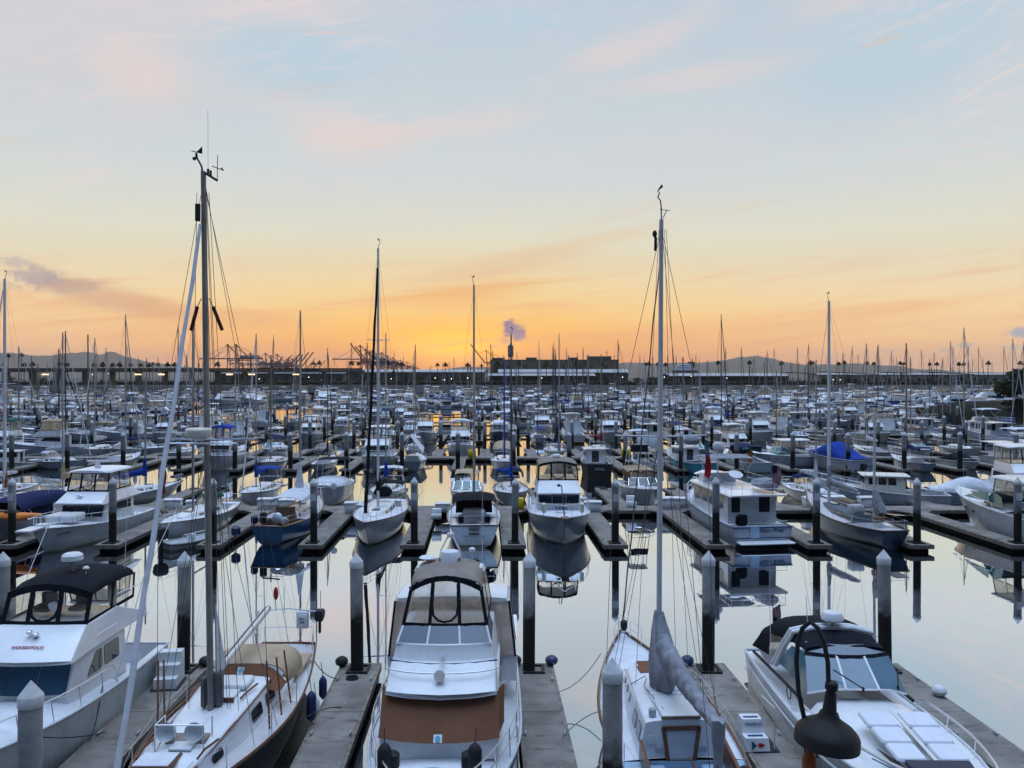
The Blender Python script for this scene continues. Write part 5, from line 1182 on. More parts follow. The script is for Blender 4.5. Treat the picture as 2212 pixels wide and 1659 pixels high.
for s in (1,-1):
    MB().panel([(s*1.46,-3.1,1.9),(s*1.5,-4.3,1.72),(s*1.44,-4.3,2.40),(s*1.3,-3.05,2.65)], (s,0,.2), .02).build('side_curtain', VIN, w5)
    MB().panel([(s*1.5,-4.3,1.7),(s*1.56,-5.95,1.45),(s*1.5,-5.2,2.1),(s*1.44,-4.3,2.42)], (s,0,.2), .02).build('side_canvas', BLACKC, w5)
    MB().tube(H5.line(-6.0, 4.6, s, 14, -.02, -.34), .035, 6).build('hull_stripe', WHITEP if s > 0 else NAME_BLUE, w5)
    MB().tube([(s*1.60,-.9,1.62),(s*1.66,-2.6,1.58),(s*1.68,-5.4,1.42)], .05, 6).build('deck_edge_trim', RUBBER, w5)
    for i in range(3):
        q0 = H5.pt(.56+.1*i,.62,s); MB().rpanel(q0+Vector((.015*s,.22,-.05)),q0+Vector((.015*s,-.22,-.06)),q0+Vector((.02*s,-.22,.05)),q0+Vector((.02*s,.22,.05)),(s,0,.2),.03,.05).build('portlight', GLASS, w5)
    MB().panel([(s*.72,4.2,1.86),(s*.80,3.3,1.9),(s*1.02,2.6,1.9),(s*.95,3.2,1.88)], (0,0,1), .02).build('deck_inlay', RUBBER if s > 0 else GEL, w5)
rd = MB().lathe([(.30,0),(.34,.04),(.33,.14),(.26,.25),(0,.28)], (.0,-2.75,3.36), 20).build('radar_dome', WHITEP, w5); MB().lathe([(.14,0),(.08,.1),(.12,.2)], (0,-2.75,3.17), 10).build('radar_foot', GEL, rd)
MB().tube([(.75,-2.8,3.2),(.78,-2.85,4.1)], .015, 5, .01).build('vhf_antenna', WHITEP, w5); MB().tube([(1.62,-3.7,1.65),(1.64,-3.8,5.0)], .014, 5, .006).build('whip_antenna', WHITEP, w5)
PADW = mat('white_vinyl_cushion', (.70,.72,.77), .55, var=.06, scale=4)
for s in (1,-1):
    p_ = MB()
    for i in range(3):
        y = 1.55+.72*i; p_.box((s*.50,y,2.13-.075*i), (.82-.05*i,.70,.13), bev=.05, M=Matrix.Rotation(R(-5.5),3,'X'))
    p_.build('sunpad', PADW, w5)
MB().box((0,2.3,2.12), (.10,2.4,.03), M=Matrix.Rotation(R(-5.5),3,'X')).build('pad_channel', STEEL, w5)
MB().rpanel((-.72,3.72,1.965),(.72,3.72,1.965),(.76,3.42,2.0),(-.76,3.42,2.0),(0,.1,1),.06,.06).build('foredeck_window', mat('navy_acrylic',(.01,.02,.05),.08), w5)
MB().box((-.02,4.45,1.93), (.5,.42,.05), bev=.02).build('anchor_locker', GEL, w5)
for x0, y0, x1, y1 in ((.1,.02,.75,-.42),(-.95,-.15,-1.15,-.55)): MB().tube([(x0,y0-.3,2.2),(x1,y1-.35,2.55)], .02, 5).tube([(x0,y0-.3,2.12),(x0,y0-.3,2.24)], .035, 6).build('wiper', RUBBER, w5)
r = MB()
for s in (1,-1): r.tube([H5.edge(-1.2,s,.12,.02), H5.edge(-.9,s,.12,.3)]+[H5.edge(-.6+.62*i,s,.12,.42+.02*i) for i in range(10)]+[Vector((s*.35,6.3,2.28)), Vector((s*.32,6.3,1.75))], .03, 6)
for s in (1,-1):
    for y in (.6,2.2,3.8): r.tube([H5.edge(y-.1,s,.12,0),H5.edge(y,s,.12,.45)], .014, 5)
r.build('bow_rail', STEEL, w5)
l = MB(); l.tube([(-.1,5.8,1.82),(.6,4.6,1.95),(1.5,2.4,1.9)], .018, 5); l.tube([(-.3,5.9,1.82),(.3,5.0,1.9),(1.3,3.0,1.85)], .018, 5); l.build('foredeck_lines', mat('blue_grey_rope',(.16,.24,.32),.9), w5)
MB().box((0,-6.6,.32), (3.2,.7,.1), bev=.04).build('swim_platform', GEL, w5)
lp = MB(); lp.tube([(1.74,-1.6+.18*math.cos(R(a)),1.55+.2*math.sin(R(a))) for a in range(0,361,30)], .016, 5); lp.build('coiled_line', ROPE, w5)

# ------------------------------------------------------------------ gear on the near docks
st = thing('boarding_steps', 'white three-step boarding box on the left dock beside the black sailboat', 'boarding steps', (-11.72, 26.3, .5), R(8))
b = MB().prism([(-.36,-.55,.03),(-.36,-.55,.36),(-.36,-.2,.36),(-.36,-.2,.70),(-.36,.12,.70),(-.36,.12,1.04),(-.36,.5,1.04),(-.36,.5,.03)], (.72,0,0))
b.build('step_box', WHITEP, st); MB().box((0,-.1,.02),(.9,1.1,.03)).build('mat', ROPE, st)
st = thing('boarding_steps', 'white two-step dock box with a pennant emblem on the dock by the sport cruiser', 'boarding steps', (6.85, 21.9, .52), R(2))
MB().loft([[(-.36,-.42,0),(.36,-.42,0),(.36,.42,0),(-.36,.42,0)],[(-.33,-.38,.36),(.33,-.38,.36),(.33,.40,.36),(-.33,.40,.36)]]).loft([[(-.33,-.06,.36),(.33,-.06,.36),(.33,.40,.36),(-.33,.40,.36)],[(-.28,.02,.72),(.28,.02,.72),(.28,.38,.72),(-.28,.38,.72)]]).build('step_box', WHITEP, st)
MB().box((0,-.22,.365),(.42,.1,.012)).box((0,.17,.725),(.42,.1,.012)).build('tread_strip', NAME_BLUE, st)
lettering('step_lettering', 'MARINO', .13, NAME_BLUE, st, facing((.02,-.035,.60), (1,0,0), (0,.2,1)))
MB().panel([(-.16,-.408,.30),(-.16,-.425,.06),(-.02,-.415,.18)], (0,-1,.1), .012).build('pennant_blue', NAME_BLUE, st)
MB().panel([(.0,-.415,.18),(.05,-.408,.24),(.1,-.408,.24),(.22,-.415,.18),(.1,-.42,.12),(.05,-.42,.12)], (0,-1,.1), .012).build('pennant_red', RED, st)
MB().box((.25,.1,-.005), (.75,1.1,.03)).build('mat', RUBBER, st); MB().tube([(.45,.5,0),(.45,.5,1.2),(.5,-.35,1.2),(.5,-.35,0)], .02, 6).build('handrail', STEEL, st)
def fender(label, loc, m, ln=.62, rr=.13, group='fenders hung over the side'):
    f = thing('fender', label, 'fender', loc, 0, group); MB().lathe([(.03,-.06),(rr*.6,0),(rr,.08),(rr,ln-.1),(rr*.6,ln),(.03,ln+.06)], n=12).build('fender_body', m, f)
    MB().tube([(0,0,ln+.04),(-.06,0,ln+.5)], .012, 4).build('lanyard', ROPE, f)
fender('navy fender hung from the black hull, upper of two', (-6.05,24.6,.75), BLUEF); fender('long navy fender hung from the black hull, nearer of two', (-6.08,23.3,.62), BLUEF, .8, .15)
fender('small white fender beside the navy ones on the black hull', (-6.12,24.0,.4), WHITEP, .55, .12)
def rope(label, a, b, sag, m=ROPE, r=.016, group='mooring lines'):
    A, B = Vector(a), Vector(b); pts = [A.lerp(B, i/14)+Vector((0,0,-sag*4*(i/14)*(1-i/14))) for i in range(15)]
    o = MB().tube(pts, r, 5).build('mooring_line', m); o['label'] = label; o['category'] = 'rope'; o['group'] = group
    return o
rope('dark mooring line from the black sailboat stern to the centre left finger', (-7.4,27.6,1.35), (-5.95,26.6,.58), .35)
rope('dark line arching from the black hull towards the centre left finger', (-6.2,22.6,.9), (-5.35,24.2,.6), -.12)
rope('pale bow line from the teak trimmed sailboat to the middle finger', (3.05,26.4,1.5), (1.4,25.4,.58), .3, PALEROPE)
rope('grey line between the middle finger and the large near pile', (1.42,22.2,.56), (2.7,22.6,1.2), -.15, PALEROPE); rope('sagging grey line with a coil from the middle finger to the sailboat', (1.45,20.2,.56), (2.7,20.6,1.1), .32, PALEROPE)
rope('spring line along the right side of the tan curtained yacht', (.15,20.0,1.9), (.2,16.9,.6), .1, PALEROPE); rope('stern line of the sport cruiser to the finger beside it', (8.3,26.6,1.2), (7.6,24.9,.58), .25, PALEROPE)
rope('dark line across the topsides of the flybridge boat at lower left', (-12.3,19.5,1.9), (-11.9,22.5,.6), .1); rope('second dark line from the lower left flybridge boat to the finger', (-12.25,23.0,1.75), (-12.1,22.0,.6), .25)
c = MB()
for i in range(4): c.tube([(.17*math.cos(R(a)), (.12+.012*i)*math.sin(R(a)), .02+.03*i) for a in range(0,361,30)], .02, 5)
c = c.build('coiled_rope', PALEROPE, None, loc=(1.22,20.3,.5)); tag(c, 'coil of grey rope on the middle dock finger', 'rope')
c = MB()
for i in range(3): c.tube([(.2*math.cos(R(a)), .14*math.sin(R(a)), .02+.03*i) for a in range(0,361,30)], .022, 5)
c = c.build('coiled_rope', ROPE, None, loc=(-5.55,26.7,.5)); tag(c, 'coil of dark rope at the tip of the centre left finger', 'rope')

# ------------------------------------------------------------------ gooseneck lamp on the promenade below the balcony
lamp = thing('gooseneck_lamp', 'dark gooseneck lamp with bell shade on an orange post, nearest thing at lower right', 'street lamp', (2.36, 6.25, 1.4))
LM = mat('lamp_dark_bronze', (.010,.010,.012), .6, 0, var=.25, scale=6, bump=.1); OR = mat('lamp_orange_post', (.26,.075,.018), .6, 0, var=.3, scale=6)
LZ = -1.4
MB().lathe([(.16,0),(.14,.3),(.06,.5),(.052,6.1),(.058,6.45),(.052,6.50),(.034,6.53),(.03,6.66)], (.07,.03,0), 16).build('post', OR, lamp)
MB().tube([(.05,.04,6.5),(.045,.05,6.75),(.0,.08,7.0),(-.015,.09,7.25),(-.01,.07,7.42),(.02,.05,7.54),(.07,.02,7.60),(.12,-.01,7.565),(.16,-.04,7.46),(.185,-.055,7.3),(.19,-.06,7.08)], .019, 10).build('arm', LM, lamp)
tl = Matrix.Rotation(R(5),3,'Y')
MB().lathe([(.036,.30),(.050,.285),(.050,.235),(.034,.23),(.042,.20),(.058,.03),(.07,0)], (.19,-.06,6.85), 18, tl).build('neck', LM, lamp)
MB().lathe([(.07,.05),(.085,.01),(.13,-.02),(.19,-.055),(.232,-.095),(.248,-.125),(.252,-.205),(.243,-.205),(.225,-.1),(.06,0)], (.19,-.06,6.85), 28, tl).build('shade', LM, lamp)
MB().ball((.19,-.06,6.74), .05).build('bulb', WHITEP, lamp)
struct(MB().box((0,-10,.7), (120,34,1.4)).build('pavement', mat('promenade_paving', (.3,.28,.26), .85, var=.2)))
# ------------------------------------------------------------------ second row (fingers of the second dock), drawn one by one
AW = R(2.1); TO = R(182.1)
def put(t, x, y, rz): t.location = (x, y, 0); t.rotation_euler = (0, 0, rz); return t
# white flybridge with cream curtains, bow to the viewer
v, Hh, Cc, Bb = flybridge(dict(name='flybridge_boat', label='white flybridge boat with cream curtains, white hardtop and long black windshield, at left', L=12.0, B=4.0, fs=1.05, fb=1.75, yc=-2.6, camber=.1, railmid=False, railh=.7, nst=8, rail0=-2.6, railfwd=.5, rub=WHITEP, hull=hullmat('hull_cool_white',(.56,.61,.65),(.02,.02,.03)),
    cab=(.75,.45,-3.2,1.52,1.48,1.45,2.45), nwin=1, bridge=[(1.15,1.66,1.62,2.44,2.53),(.05,1.60,1.42,2.44,3.14),(-2.6,1.58,1.40,2.44,3.2),(-4.2,1.62,1.5,2.44,2.56)],
    encl=((.0,3.2,1.40),(-.3,4.42,1.30),-2.9), vin=VINW, hard=True, border=.08, arch=.3, seam=BLACKC))
put(v, -29.0, 52.6, R(179)); w = v
MB().lathe([(.22,0),(.16,.3),(.1,.5)], (0,-1.2,4.6), 12).box((0,-1.2,5.12), (1.55,.14,.14), bev=.04).build('radar_scanner', WHITEP, w)
for s_ in (1,-1): MB().box((.45*s_,2.55,1.88),(.84,1.5,.42),bev=.05).build('deck_box', GEL, w)
MB().box((0,5.0,1.75),(.6,.6,.3),bev=.04).build('bow_seat', GEL, w); MB().ball((0,.85,2.95),.1).ball((.2,.85,3.0),.09).build('spotlight', STEEL, w)
MB().loft([[(x*.45,y,1.72) for x in (-1,1)]+[(x*.45,y,1.82) for x in (1,-1)] for y in (5.4,6.9)]).build('bow_pulpit', GEL, w)
lettering('bow_number', 'VICTORIA', .22, NAME_BLACK, w, facing(Hh.pt(.86,.72,-1)+Vector((-.05,0,0)), (-.45,-1,0), (-.25,0,1)))
# boat with navy canopy and orange kayak at far left
v = pilothouse(dict(name='canopied_boat', label='boat under a dark navy canopy with an orange kayak on deck, far left', L=9, B=3.2, fs=1.2, fb=1.8, hull=HW, glass=BLACKC, housemat=NAVYC, roofmat=NAVYC, radar=False))[0]
put(v, -34.4, 54.6, R(181)); MB().canvas([(3.2-i*1.0,1.5,2.0,2.75-.05*abs(i-3)) for i in range(7)]).build('canopy', NAVYC, v)
kk = thing('kayak', 'orange kayak lying on the deck of the navy canopied boat', 'kayak', (-33.2, 51.0, 1.75), R(82)); kk.scale = (1.5,1.35,1.4)
MB().loft([[(w_*math.cos(2*PI*j/10), y, h_*math.sin(2*PI*j/10)+z) for j in range(10)] for y, w_, h_, z in ((-1.7,.02,.02,.15),(-1.4,.16,.12,.06),(-.7,.32,.19,0),(0,.36,.21,0),(.7,.32,.19,0),(1.4,.16,.12,.06),(1.7,.02,.02,.15))]).build('kayak_hull', ORANGE, kk)
MB().lathe([(.2,0),(.24,.04),(.2,.06)], (0,0,.19), 14, Matrix.Diagonal((.9,1.7,1))).build('cockpit_rim', RUBBER, kk)
# sloop with green dodger
v = sail(dict(label='white sloop with a green dodger and cream windows, left of the blue sailboat', L=11, B=3.5, fs=1.2, fb=1.5, hull=HW, dodger=GREENC, zt=15.2, ym=.7, bl=3.6, spar=ALU, bz=2.9, mr=.1, spread=((8,1.0),)))[0]; put(v, -22.5, 55.0, R(178))
MB().lathe([(.1,0),(.1,.2)], (0,-4.2,1.4), 8).build('binnacle', STEEL, v)
# dinghy with big outboard
dg = thing('dinghy', 'small white dinghy with steering wheel and dark outboard at the finger tip', 'dinghy', (-20.9, 50.0, 0), R(-35))
Hd = Hull(3.6,1.6,.5,.62,.92,.5,draft=.2); Hd.mesh(MB(),12).build('hull', HW, dg); Hd.well(MB(),-1.75,1.3,.16,.15).build('cockpit', GEL, dg); Hd.deck(MB(),1.3,1.78,n=5).build('foredeck', GEL, dg); Hd.gunwale(MB(),.05).build('rub_rail', GREYP, dg)
MB().box((.25,-.1,.55),(.5,.4,.6),bev=.05).build('console', GEL, dg); MB().lathe([(.16,0),(.18,.02),(.15,.03)],(.25,-.32,.85),12,Matrix.Rotation(R(-60),3,'X')).build('wheel', RUBBER, dg); outboard(dg,(0,-2.05,.75),1.15)
MB().tube([(.7,-1.2,.5),(.7,-.9,.95),(.55,1.2,1.0)], .02, 5).build('grab_rail', STEEL, dg)
# blue hulled sailboat, stern to the viewer
v, Hh, Cc, at = sail(dict(label='blue hulled sailboat with wooden deck trim under a white awning, stern to the viewer', L=10.6, B=3.5, fs=1.3, fb=1.7, tw=.62, hull=HBLUE, deckmat=GREYDECK, zt=15.8, ym=.9, bl=0, spar=ALU, mr=.09, cap=OLDTEAK, capr=.05, spread=((8.2,.9),), trunkmat=GEL, wellmat=OLDTEAK, ys=-4.8))
put(v, -15.45, 55.0, R(-4)); 
MB().canvas([(2.0,.12,2.9,3.2),(1.2,.75,2.55,3.1),(.0,1.15,2.35,2.95),(-1.6,1.2,2.3,2.8),(-2.0,1.15,2.3,2.7)], n=8, pw=1.0).build('awning', WHITEC, v)
MB().loft([[(k*.16*math.cos(2*PI*j/8), .75+.18*k*math.sin(2*PI*j/8), z) for j in range(8)] for z, k in ((2.6,2.2),(3.3,1.9),(4.1,1.2),(4.8,.7))]).build('mast_cover', WHITEC, v)
MB().tube([(-.9,-3.9,2.4),(.3,-3.9,2.45)], .04, 6).build('boom_gallows', OLDTEAK, v); MB().box((.1,-2.3,1.6),(1.3,.2,1.0)).build('cabin_bulkhead', OLDTEAK, v); MB().lathe([(.33,0),(.36,.02),(.33,.04)],(0,-3.6,1.55),14,Matrix.Rotation(R(75),3,'X')).build('wheel', STEEL, v)
for i, (dx_, hh) in enumerate(((-1.1,.5),(-.5,.7),(.9,.4))): MB().box((dx_,-4.7,1.4+hh/2),(.4,.4,hh),bev=.08).build('stern_locker', [NAVYC, BLACKC, GREYP][i], v)
MB().tube([(1.3,4.9,1.7),(1.3,4.9,2.6)], .02, 5).lathe([(.12,-.03),(.26,0),(.26,.1),(.12,.13)],(1.3,4.85,2.5),14,Matrix.Rotation(R(90),3,'X')).build('life_ring', WHITEP, v)
fender('round navy buoy fender at the blue sailboat stern', (-18.1,50.4,.6), BLUEF, .6, .3)
# white sloop with black jib, bow to the viewer
v = sail(dict(label='white sloop with black furled jib and black sail cover, bow to the viewer', L=11.8, B=3.7, fs=1.35, fb=1.65, tw=.7, p=1.9, hull=HWK, zt=20.1, ym=.5, bl=4.0, bz=3.1, mr=.12, spar=WALU, furl=(BLACKC,.115), fz=19.4, cover=BLACKC, bimini=BLACKC, spread=((8.8,1.15),(13.6,.8)), hatch=GLASS))[0]; put(v, -9.5, 55.0, R(181.0)); sailmast_tip(v, (0,.5,20.1), RUBBER)
MB().box((0,-1.9,2.5),(1.3,.8,.7),bev=.25).build('dodger_bag', BLACKC, v)
# San Diego sailboat, stern to viewer
v, Hh, Cc, at = sail(dict(label='white sailboat with black awning, boarding ladder and a home port on its rounded stern', L=11.6, B=3.8, fs=1.35, fb=1.6, tw=.80, hull=HWK, zt=17.7, ym=.6, bl=0, bz=3.2, mr=.11, spar=ALU, spread=((9,1.1),), cin=.6, srake=-.5, ys=-5.2, sole=.7)); put(v, -2.75, 55.6, R(3)); sailmast_tip(v, (0,.6,17.7), RUBBER)
MB().canvas([(-1.3,1.35,2.60,2.90),(-2.3,1.5,2.63,3.03),(-3.4,1.52,2.60,2.99),(-4.4,1.42,2.55,2.80)], n=10).build('awning', BLACKC, v)
p = MB()
for s in (1,-1):
    for y in (-1.4,-2.6,-4.3): p.tube([(s*1.6,y,1.35),(s*1.45,y,2.63)], .018, 5)
    p.tube([(s*1.55,-4.6,1.4),(s*1.3,-3.0,2.6)], .018, 5)
p.build('awning_frame', STEEL, v)
MB().panel([(-1.3,-1.25,1.4),(1.3,-1.25,1.4),(1.25,-1.3,2.6),(-1.25,-1.3,2.6)], (0,-1,0), .02).build('shade_curtain', BLACKC, v)
l = MB()
for s in (.32,-.32): l.tube([(s,-5.75,2.35),(s,-5.86,1.2),(s,-6.0,.7)], .022, 5)
l.build('ladder', STEEL, v)
for i in range(4): MB().box((0,-5.9-.03*i,1.9-.33*i),(.66,.1,.05)).build('ladder_rung', OLDTEAK, v)
lettering('home_port', 'SAN DIEGO, CA', .19, NAME_BLUE, v, facing(Hh.pt(0,.55,0)+Vector((0,.24,0))+Vector((0,-.33,0)), (1,0,0), (0,-.33,1)))
MB().box((.55,-5.6,1.9),(.22,.1,.9),bev=.04).build('stern_locker', WHITEP, v)
for s in (1,-1): MB().box((s*.85,-5.55,1.75),(.35,.2,.5),bev=.06).build('outdrive_cover', BLACKC, v)
MB().tube([(1.3,-5.6,1.5),(1.3,-5.7,4.6)], .016, 5, .008).build('flag_pole', WHITEP, v)
# big white flybridge, bow to viewer
v, Hh, Cc, Bb = flybridge(dict(name='flybridge_boat', label='white flybridge yacht with tan curtained bridge, bow to the viewer, centre right of second row', L=12.2, B=4.3, fs=1.4, fb=1.95, yc=-2.4, tm=.55, p=2.5, flare=.36, camber=.1, railh=.8, nst=7, rail0=-2.0, railfwd=.2,
    cab=(.95,.75,-3.0,1.56,1.52,1.95,2.75), nwin=1, bridge=[(1.35,1.60,1.57,2.73,2.82),(.35,1.52,1.40,2.73,3.58),(-2.8,1.5,1.40,2.73,3.62),(-4.2,1.55,1.5,2.73,2.86)],
    encl=((.3,3.62,1.42),(.0,4.62,1.36),-2.7), vin=VIN, border=.08, arch=.42, top=TAUPEC)); put(v, 3.3, 55.4, R(181))
MB().ball((0,.98,3.25),.14,(1,.5,1.2)).build('spotlight', RUBBER, v); MB().tube([(.0,5.6,2.0),(.15,5.0,3.9)], .05, 6, .035).build('davit', DARKSPAR, v); MB().box((0,6.2,1.95),(.5,.8,.12),bev=.03).build('bow_pulpit', OLDTEAK, v)
for s in (1,-1): MB().lathe([(.04,0),(.15,.1),(.15,.6),(.04,.7)],(s*1.25,4.4,1.95),10).build('stowed_fender', CREAM, v)
MB().box((0,3.0,2.05),(.8,.5,.08),bev=.02).build('deck_hatch', BLUEGLASS, v); radar_dome(v,(0,-1.4,5.05),.3,.24)
# trawler yacht with script name
v, Hh, Cc, z1 = trawler(dict(label='white trawler yacht with a script name on its stern and a grey bimini', L=12.4, B=4.25, rub=NAME_BLUE)); put(v, 15.5, 56.0, R(7))
zz = Hh.z(0); tr_ = lambda h: Hh.pt(0,h,0)
lettering('boat_name', 'Moon River', .42, NAME_BLUE, v, facing((.55,-6.225,1.02), (1,0,0), UP), shear=.35, sx=.9)
lettering('home_port', 'LOS ANGELES, CA', .13, GREYP, v, facing((.55,-6.225,.70), (1,0,0), UP))
for z in (.56, 1.24): MB().box((0,-6.225,z),(3.9,.03,.06)).build('blue_stripe', NAME_BLUE, v)
MB().box((-.55,-6.24,.95),(.6,.03,.75)).build('transom_door', BLUESOLE, v); MB().loft([[(-1.35+w_*math.cos(2*PI*j/8), -6.0+.2*math.sin(2*PI*j/8), z) for j in range(8)] for z, w_ in ((1.35,.3),(1.5,.42),(1.95,.40),(2.05,.3))]).build('covered_outboard', BLACKC, v)
MB().tube([(.3,-6.1,1.3),(.3,-6.1,1.62),(1.7,-6.1,1.62),(1.7,-6.1,1.3)], .018, 5).build('stern_rail', STEEL, v)
radar_dome(v,(-.5,.1,5.75),.36,.5,'satellite_dome'); MB().lathe([(0,0),(.45,.05),(.5,.12),(.2,.2)],(-.3,-2.6,4.15),16,Matrix.Rotation(R(25),3,'X')).build('satellite_dish', WHITEP, v)
ml = MB().tube([(-.5,.1,3.3),(-.5,.1,5.75)], .05, 6).build('dome_mast', WHITEP, v)
bt = MB().loft([[(1.0+w_*math.cos(2*PI*j/10), y, 3.45+h_+h_*math.sin(2*PI*j/10)) for j in range(10)] for y, w_, h_ in ((-2.6,.05,.1),(-3.2,.5,.28),(-4.4,.72,.4),(-5.2,.6,.36),(-5.4,.3,.2))]).build('covered_tender', GREYC, v)
def flag_material():
    m = mat('striped_flag', (.5,.03,.05), .8, var=.1); t = m.node_tree; b = t.nodes['Principled BSDF']; tcn = t.nodes.new('ShaderNodeTexCoord'); sp = t.nodes.new('ShaderNodeSeparateXYZ'); t.links.new(tcn.outputs['Generated'], sp.inputs[0])
    a = t.nodes.new('ShaderNodeMath'); a.operation = 'PINGPONG'; t.links.new(sp.outputs[0], a.inputs[0]); a.inputs[1].default_value = 1/13
    g = t.nodes.new('ShaderNodeMath'); g.operation = 'GREATER_THAN'; t.links.new(a.outputs[0], g.inputs[0]); g.inputs[1].default_value = 1/26
    mx = t.nodes.new('ShaderNodeMix'); mx.data_type = 'RGBA'; t.links.new(g.outputs[0], mx.inputs[0]); mx.inputs[6].default_value = (.42,.02,.04,1); mx.inputs[7].default_value = (.6,.58,.58,1)
    c = t.nodes.new('ShaderNodeMath'); c.operation = 'GREATER_THAN'; t.links.new(sp.outputs[2], c.inputs[0]); c.inputs[1].default_value = .6; d_ = t.nodes.new('ShaderNodeMath'); d_.operation = 'LESS_THAN'; t.links.new(sp.outputs[0], d_.inputs[0]); d_.inputs[1].default_value = .54
    e = t.nodes.new('ShaderNodeMath'); e.operation = 'MULTIPLY'; t.links.new(c.outputs[0], e.inputs[0]); t.links.new(d_.outputs[0], e.inputs[1])
    m2 = t.nodes.new('ShaderNodeMix'); m2.data_type = 'RGBA'; t.links.new(e.outputs[0], m2.inputs[0]); t.links.new(mx.outputs[2], m2.inputs[6]); m2.inputs[7].default_value = (.02,.03,.14,1); t.links.new(m2.outputs[2], b.inputs['Base Color']); return m
FLAG = flag_material()
def flag(par, base, h=1.6, w=.45, l=1.0, m=FLAG, lean=(-.15,-.3)):
    x, y, z = base; top = Vector((x+lean[0], y+lean[1], z+h)); o = MB().tube([base, top], .02, 5).build('flag_staff', OLDTEAK, par)
    f = MB(); rs = []
    for i in range(9):
        q_ = i/8; p0 = top.lerp(Vector(base), .05+q_*l/h*.9)
        rs.append([p0+Vector((w*k, -.07*math.sin(k*5+i*.8), -.18*k-.05*math.sin(i)*k)) for k in (0,.25,.5,.75,1)])
    f.loft(rs, closed=False, cap0=False, cap1=False); f.build('flag', m, o); return o
flag(v, (.9,-5.75,3.3), 2.1, .55, 1.35)
# slate blue ketch
v, Hh, Cc, at = sail(dict(name='ketch', label='slate blue two-masted ketch with grey sail covers, stern towards the viewer', L=12.2, B=3.5, fs=1.25, fb=2.0, tw=.5, hull=HSLATE, cap=OLDTEAK, capr=.05, sag=.3, zt=16.6, ym=2.4, bl=4.2, bz=3.0, mr=.13, spar=WALU, cover=GREYC, spread=((9,1.1),), deckmat=GREYDECK, trunkmat=mat('dark_painted_house',(.10,.13,.17),.5), ys=-4.6)); put(v, 23.7, 54.6, R(5)); sailmast_tip(v, (0,2.4,16.6), RUBBER)
MB().tube([(0,-3.6,1.2),(0,-3.7,8.6)], .085, 8).build('mizzen_mast', WALU, v); MB().loft([[(w_*math.cos(2*PI*j/8), -3.75+off+w_*1.5*math.sin(2*PI*j/8), z) for j in range(8)] for z, w_, off in ((3.6,.12,0),(3.1,.22,-.15),(2.6,.34,-.4),(2.2,.36,-.6),(1.8,.22,-.4))]).build('mizzen_cover', GREYC, v)
for s in (1,-1):
    MB().tube([(0,-3.65,6.2),(s*.5,-3.8,6.2)], .03, 5).build('mizzen_spreader', WALU, v); MB().tube([(s*1.2,-3.9,1.4),(s*.5,-3.8,6.2),(0,-3.68,8.4)], .008, 4).build('mizzen_shroud', WIRE, v)
MB().panel([(.6,-3.4,1.9),(1.5,-3.6,1.9),(1.6,-5.0,2.0),(.7,-5.0,2.0)], (0,0,1), .04).build('solar_panel', BLUEGLASS, v); MB().box((-.3,-1.9,1.9),(.9,.7,.7),bev=.06).build('doghouse', GREYP, v); MB().box((-.3,-4.6,1.75),(.7,.5,.4),bev=.06).build('stern_locker', OLDTEAK, v)
MB().loft([[(.9+w_*math.cos(2*PI*j/8), y, 1.95+.14*math.sin(2*PI*j/8)) for j in range(8)] for y, w_ in ((2.6,.05),(2.2,.35),(.6,.42),(.2,.3))]).build('stowed_dinghy', OLDTEAK, v)
# big express at right edge, bow away
v, Hh = express(dict(name='sport_cruiser', label='large white cruiser with tan curtains at the right edge, bow pointing away', L=14.5, B=4.4, fs=1.7, fb=2.4, hull=HW, wsmat=GREENGLASS, wsh=.9, hard=True, toph=1.5, wy=1.5, vin=VIN, rake=2.6, top=TANC)); put(v, 35.0, 52.9, R(3))
for s in (1,-1): MB().panel([(s*1.78,3.4,2.3),(s*1.95,.4,2.35),(s*1.75,.8,3.0),(s*1.6,1.9,2.9)], (s,0,.3), .04).build('side_window', GREENGLASS, v)

# ------------------------------------------------------------------ third row (beyond the second dock): the ones the photo shows clearly
v = sail(dict(label='small white sailboat with black hull stripe and blue sail cover, behind the white flybridge boat', L=9, B=2.9, hull=hullmat('hull_white_black_stripe',(.64,.67,.71),(.012,.014,.02),z1=.3), zt=11, bl=3, cover=ROYALC, dodger=WHITEC, vin=VINW))[0]; put(v, -33.0, 68, R(-30))
v = sail(dict(label='white sailboat with royal blue cover and tiller, beyond the blue hulled sailboat', L=9.4, B=3.0, hull=HW, zt=14.8, bl=3.2, cover=ROYALC, bimini=ROYALC, furl=(WHITEC,.06)))[0]; put(v, -22.6, 68.5, TO)
v = sail(dict(label='white sailboat with drooping tan sail cover at left behind the navy canopied boat', L=9.4, B=3.0, hull=HW, zt=14.8, bl=3.4, cover=TANC))[0]; put(v, -38.5, 66.5, TO)
v = sail(dict(label='white sailboat with a rust brown sail on its boom, far left edge', L=10.5, B=3.1, hull=HW, zt=18.8, bl=3.4, cover=RUSTC, bx=2.2, furl=(WHITEC,.08), mr=.13, spar=WALU))[0]; put(v, -40.45, 62.0, TO); sailmast_tip(v,(0,.7,18.8),RUBBER)
v = tarped(dict(label='motorboat under a white fitted cover with a dark framed top', L=9, B=3.1, fs=1.2, fb=1.8, hull=HW, cover=WHITEC, ch=.7)); v = v[0]; put(v, -16.2, 68.5, TO)
MB().canvas([(-.3,1.25,3.5,3.62),(-1.6,1.3,3.55,3.72),(-3.0,1.25,3.5,3.6)], n=6).build('bimini', BLACKC, v); p = MB(); [p.tube([(s*1.3,y,1.2),(s*1.2,y-.2,3.5)], .03, 5) for s in (1,-1) for y in (-.3,-2.8)]; p.build('bimini_frame', STEEL, v)
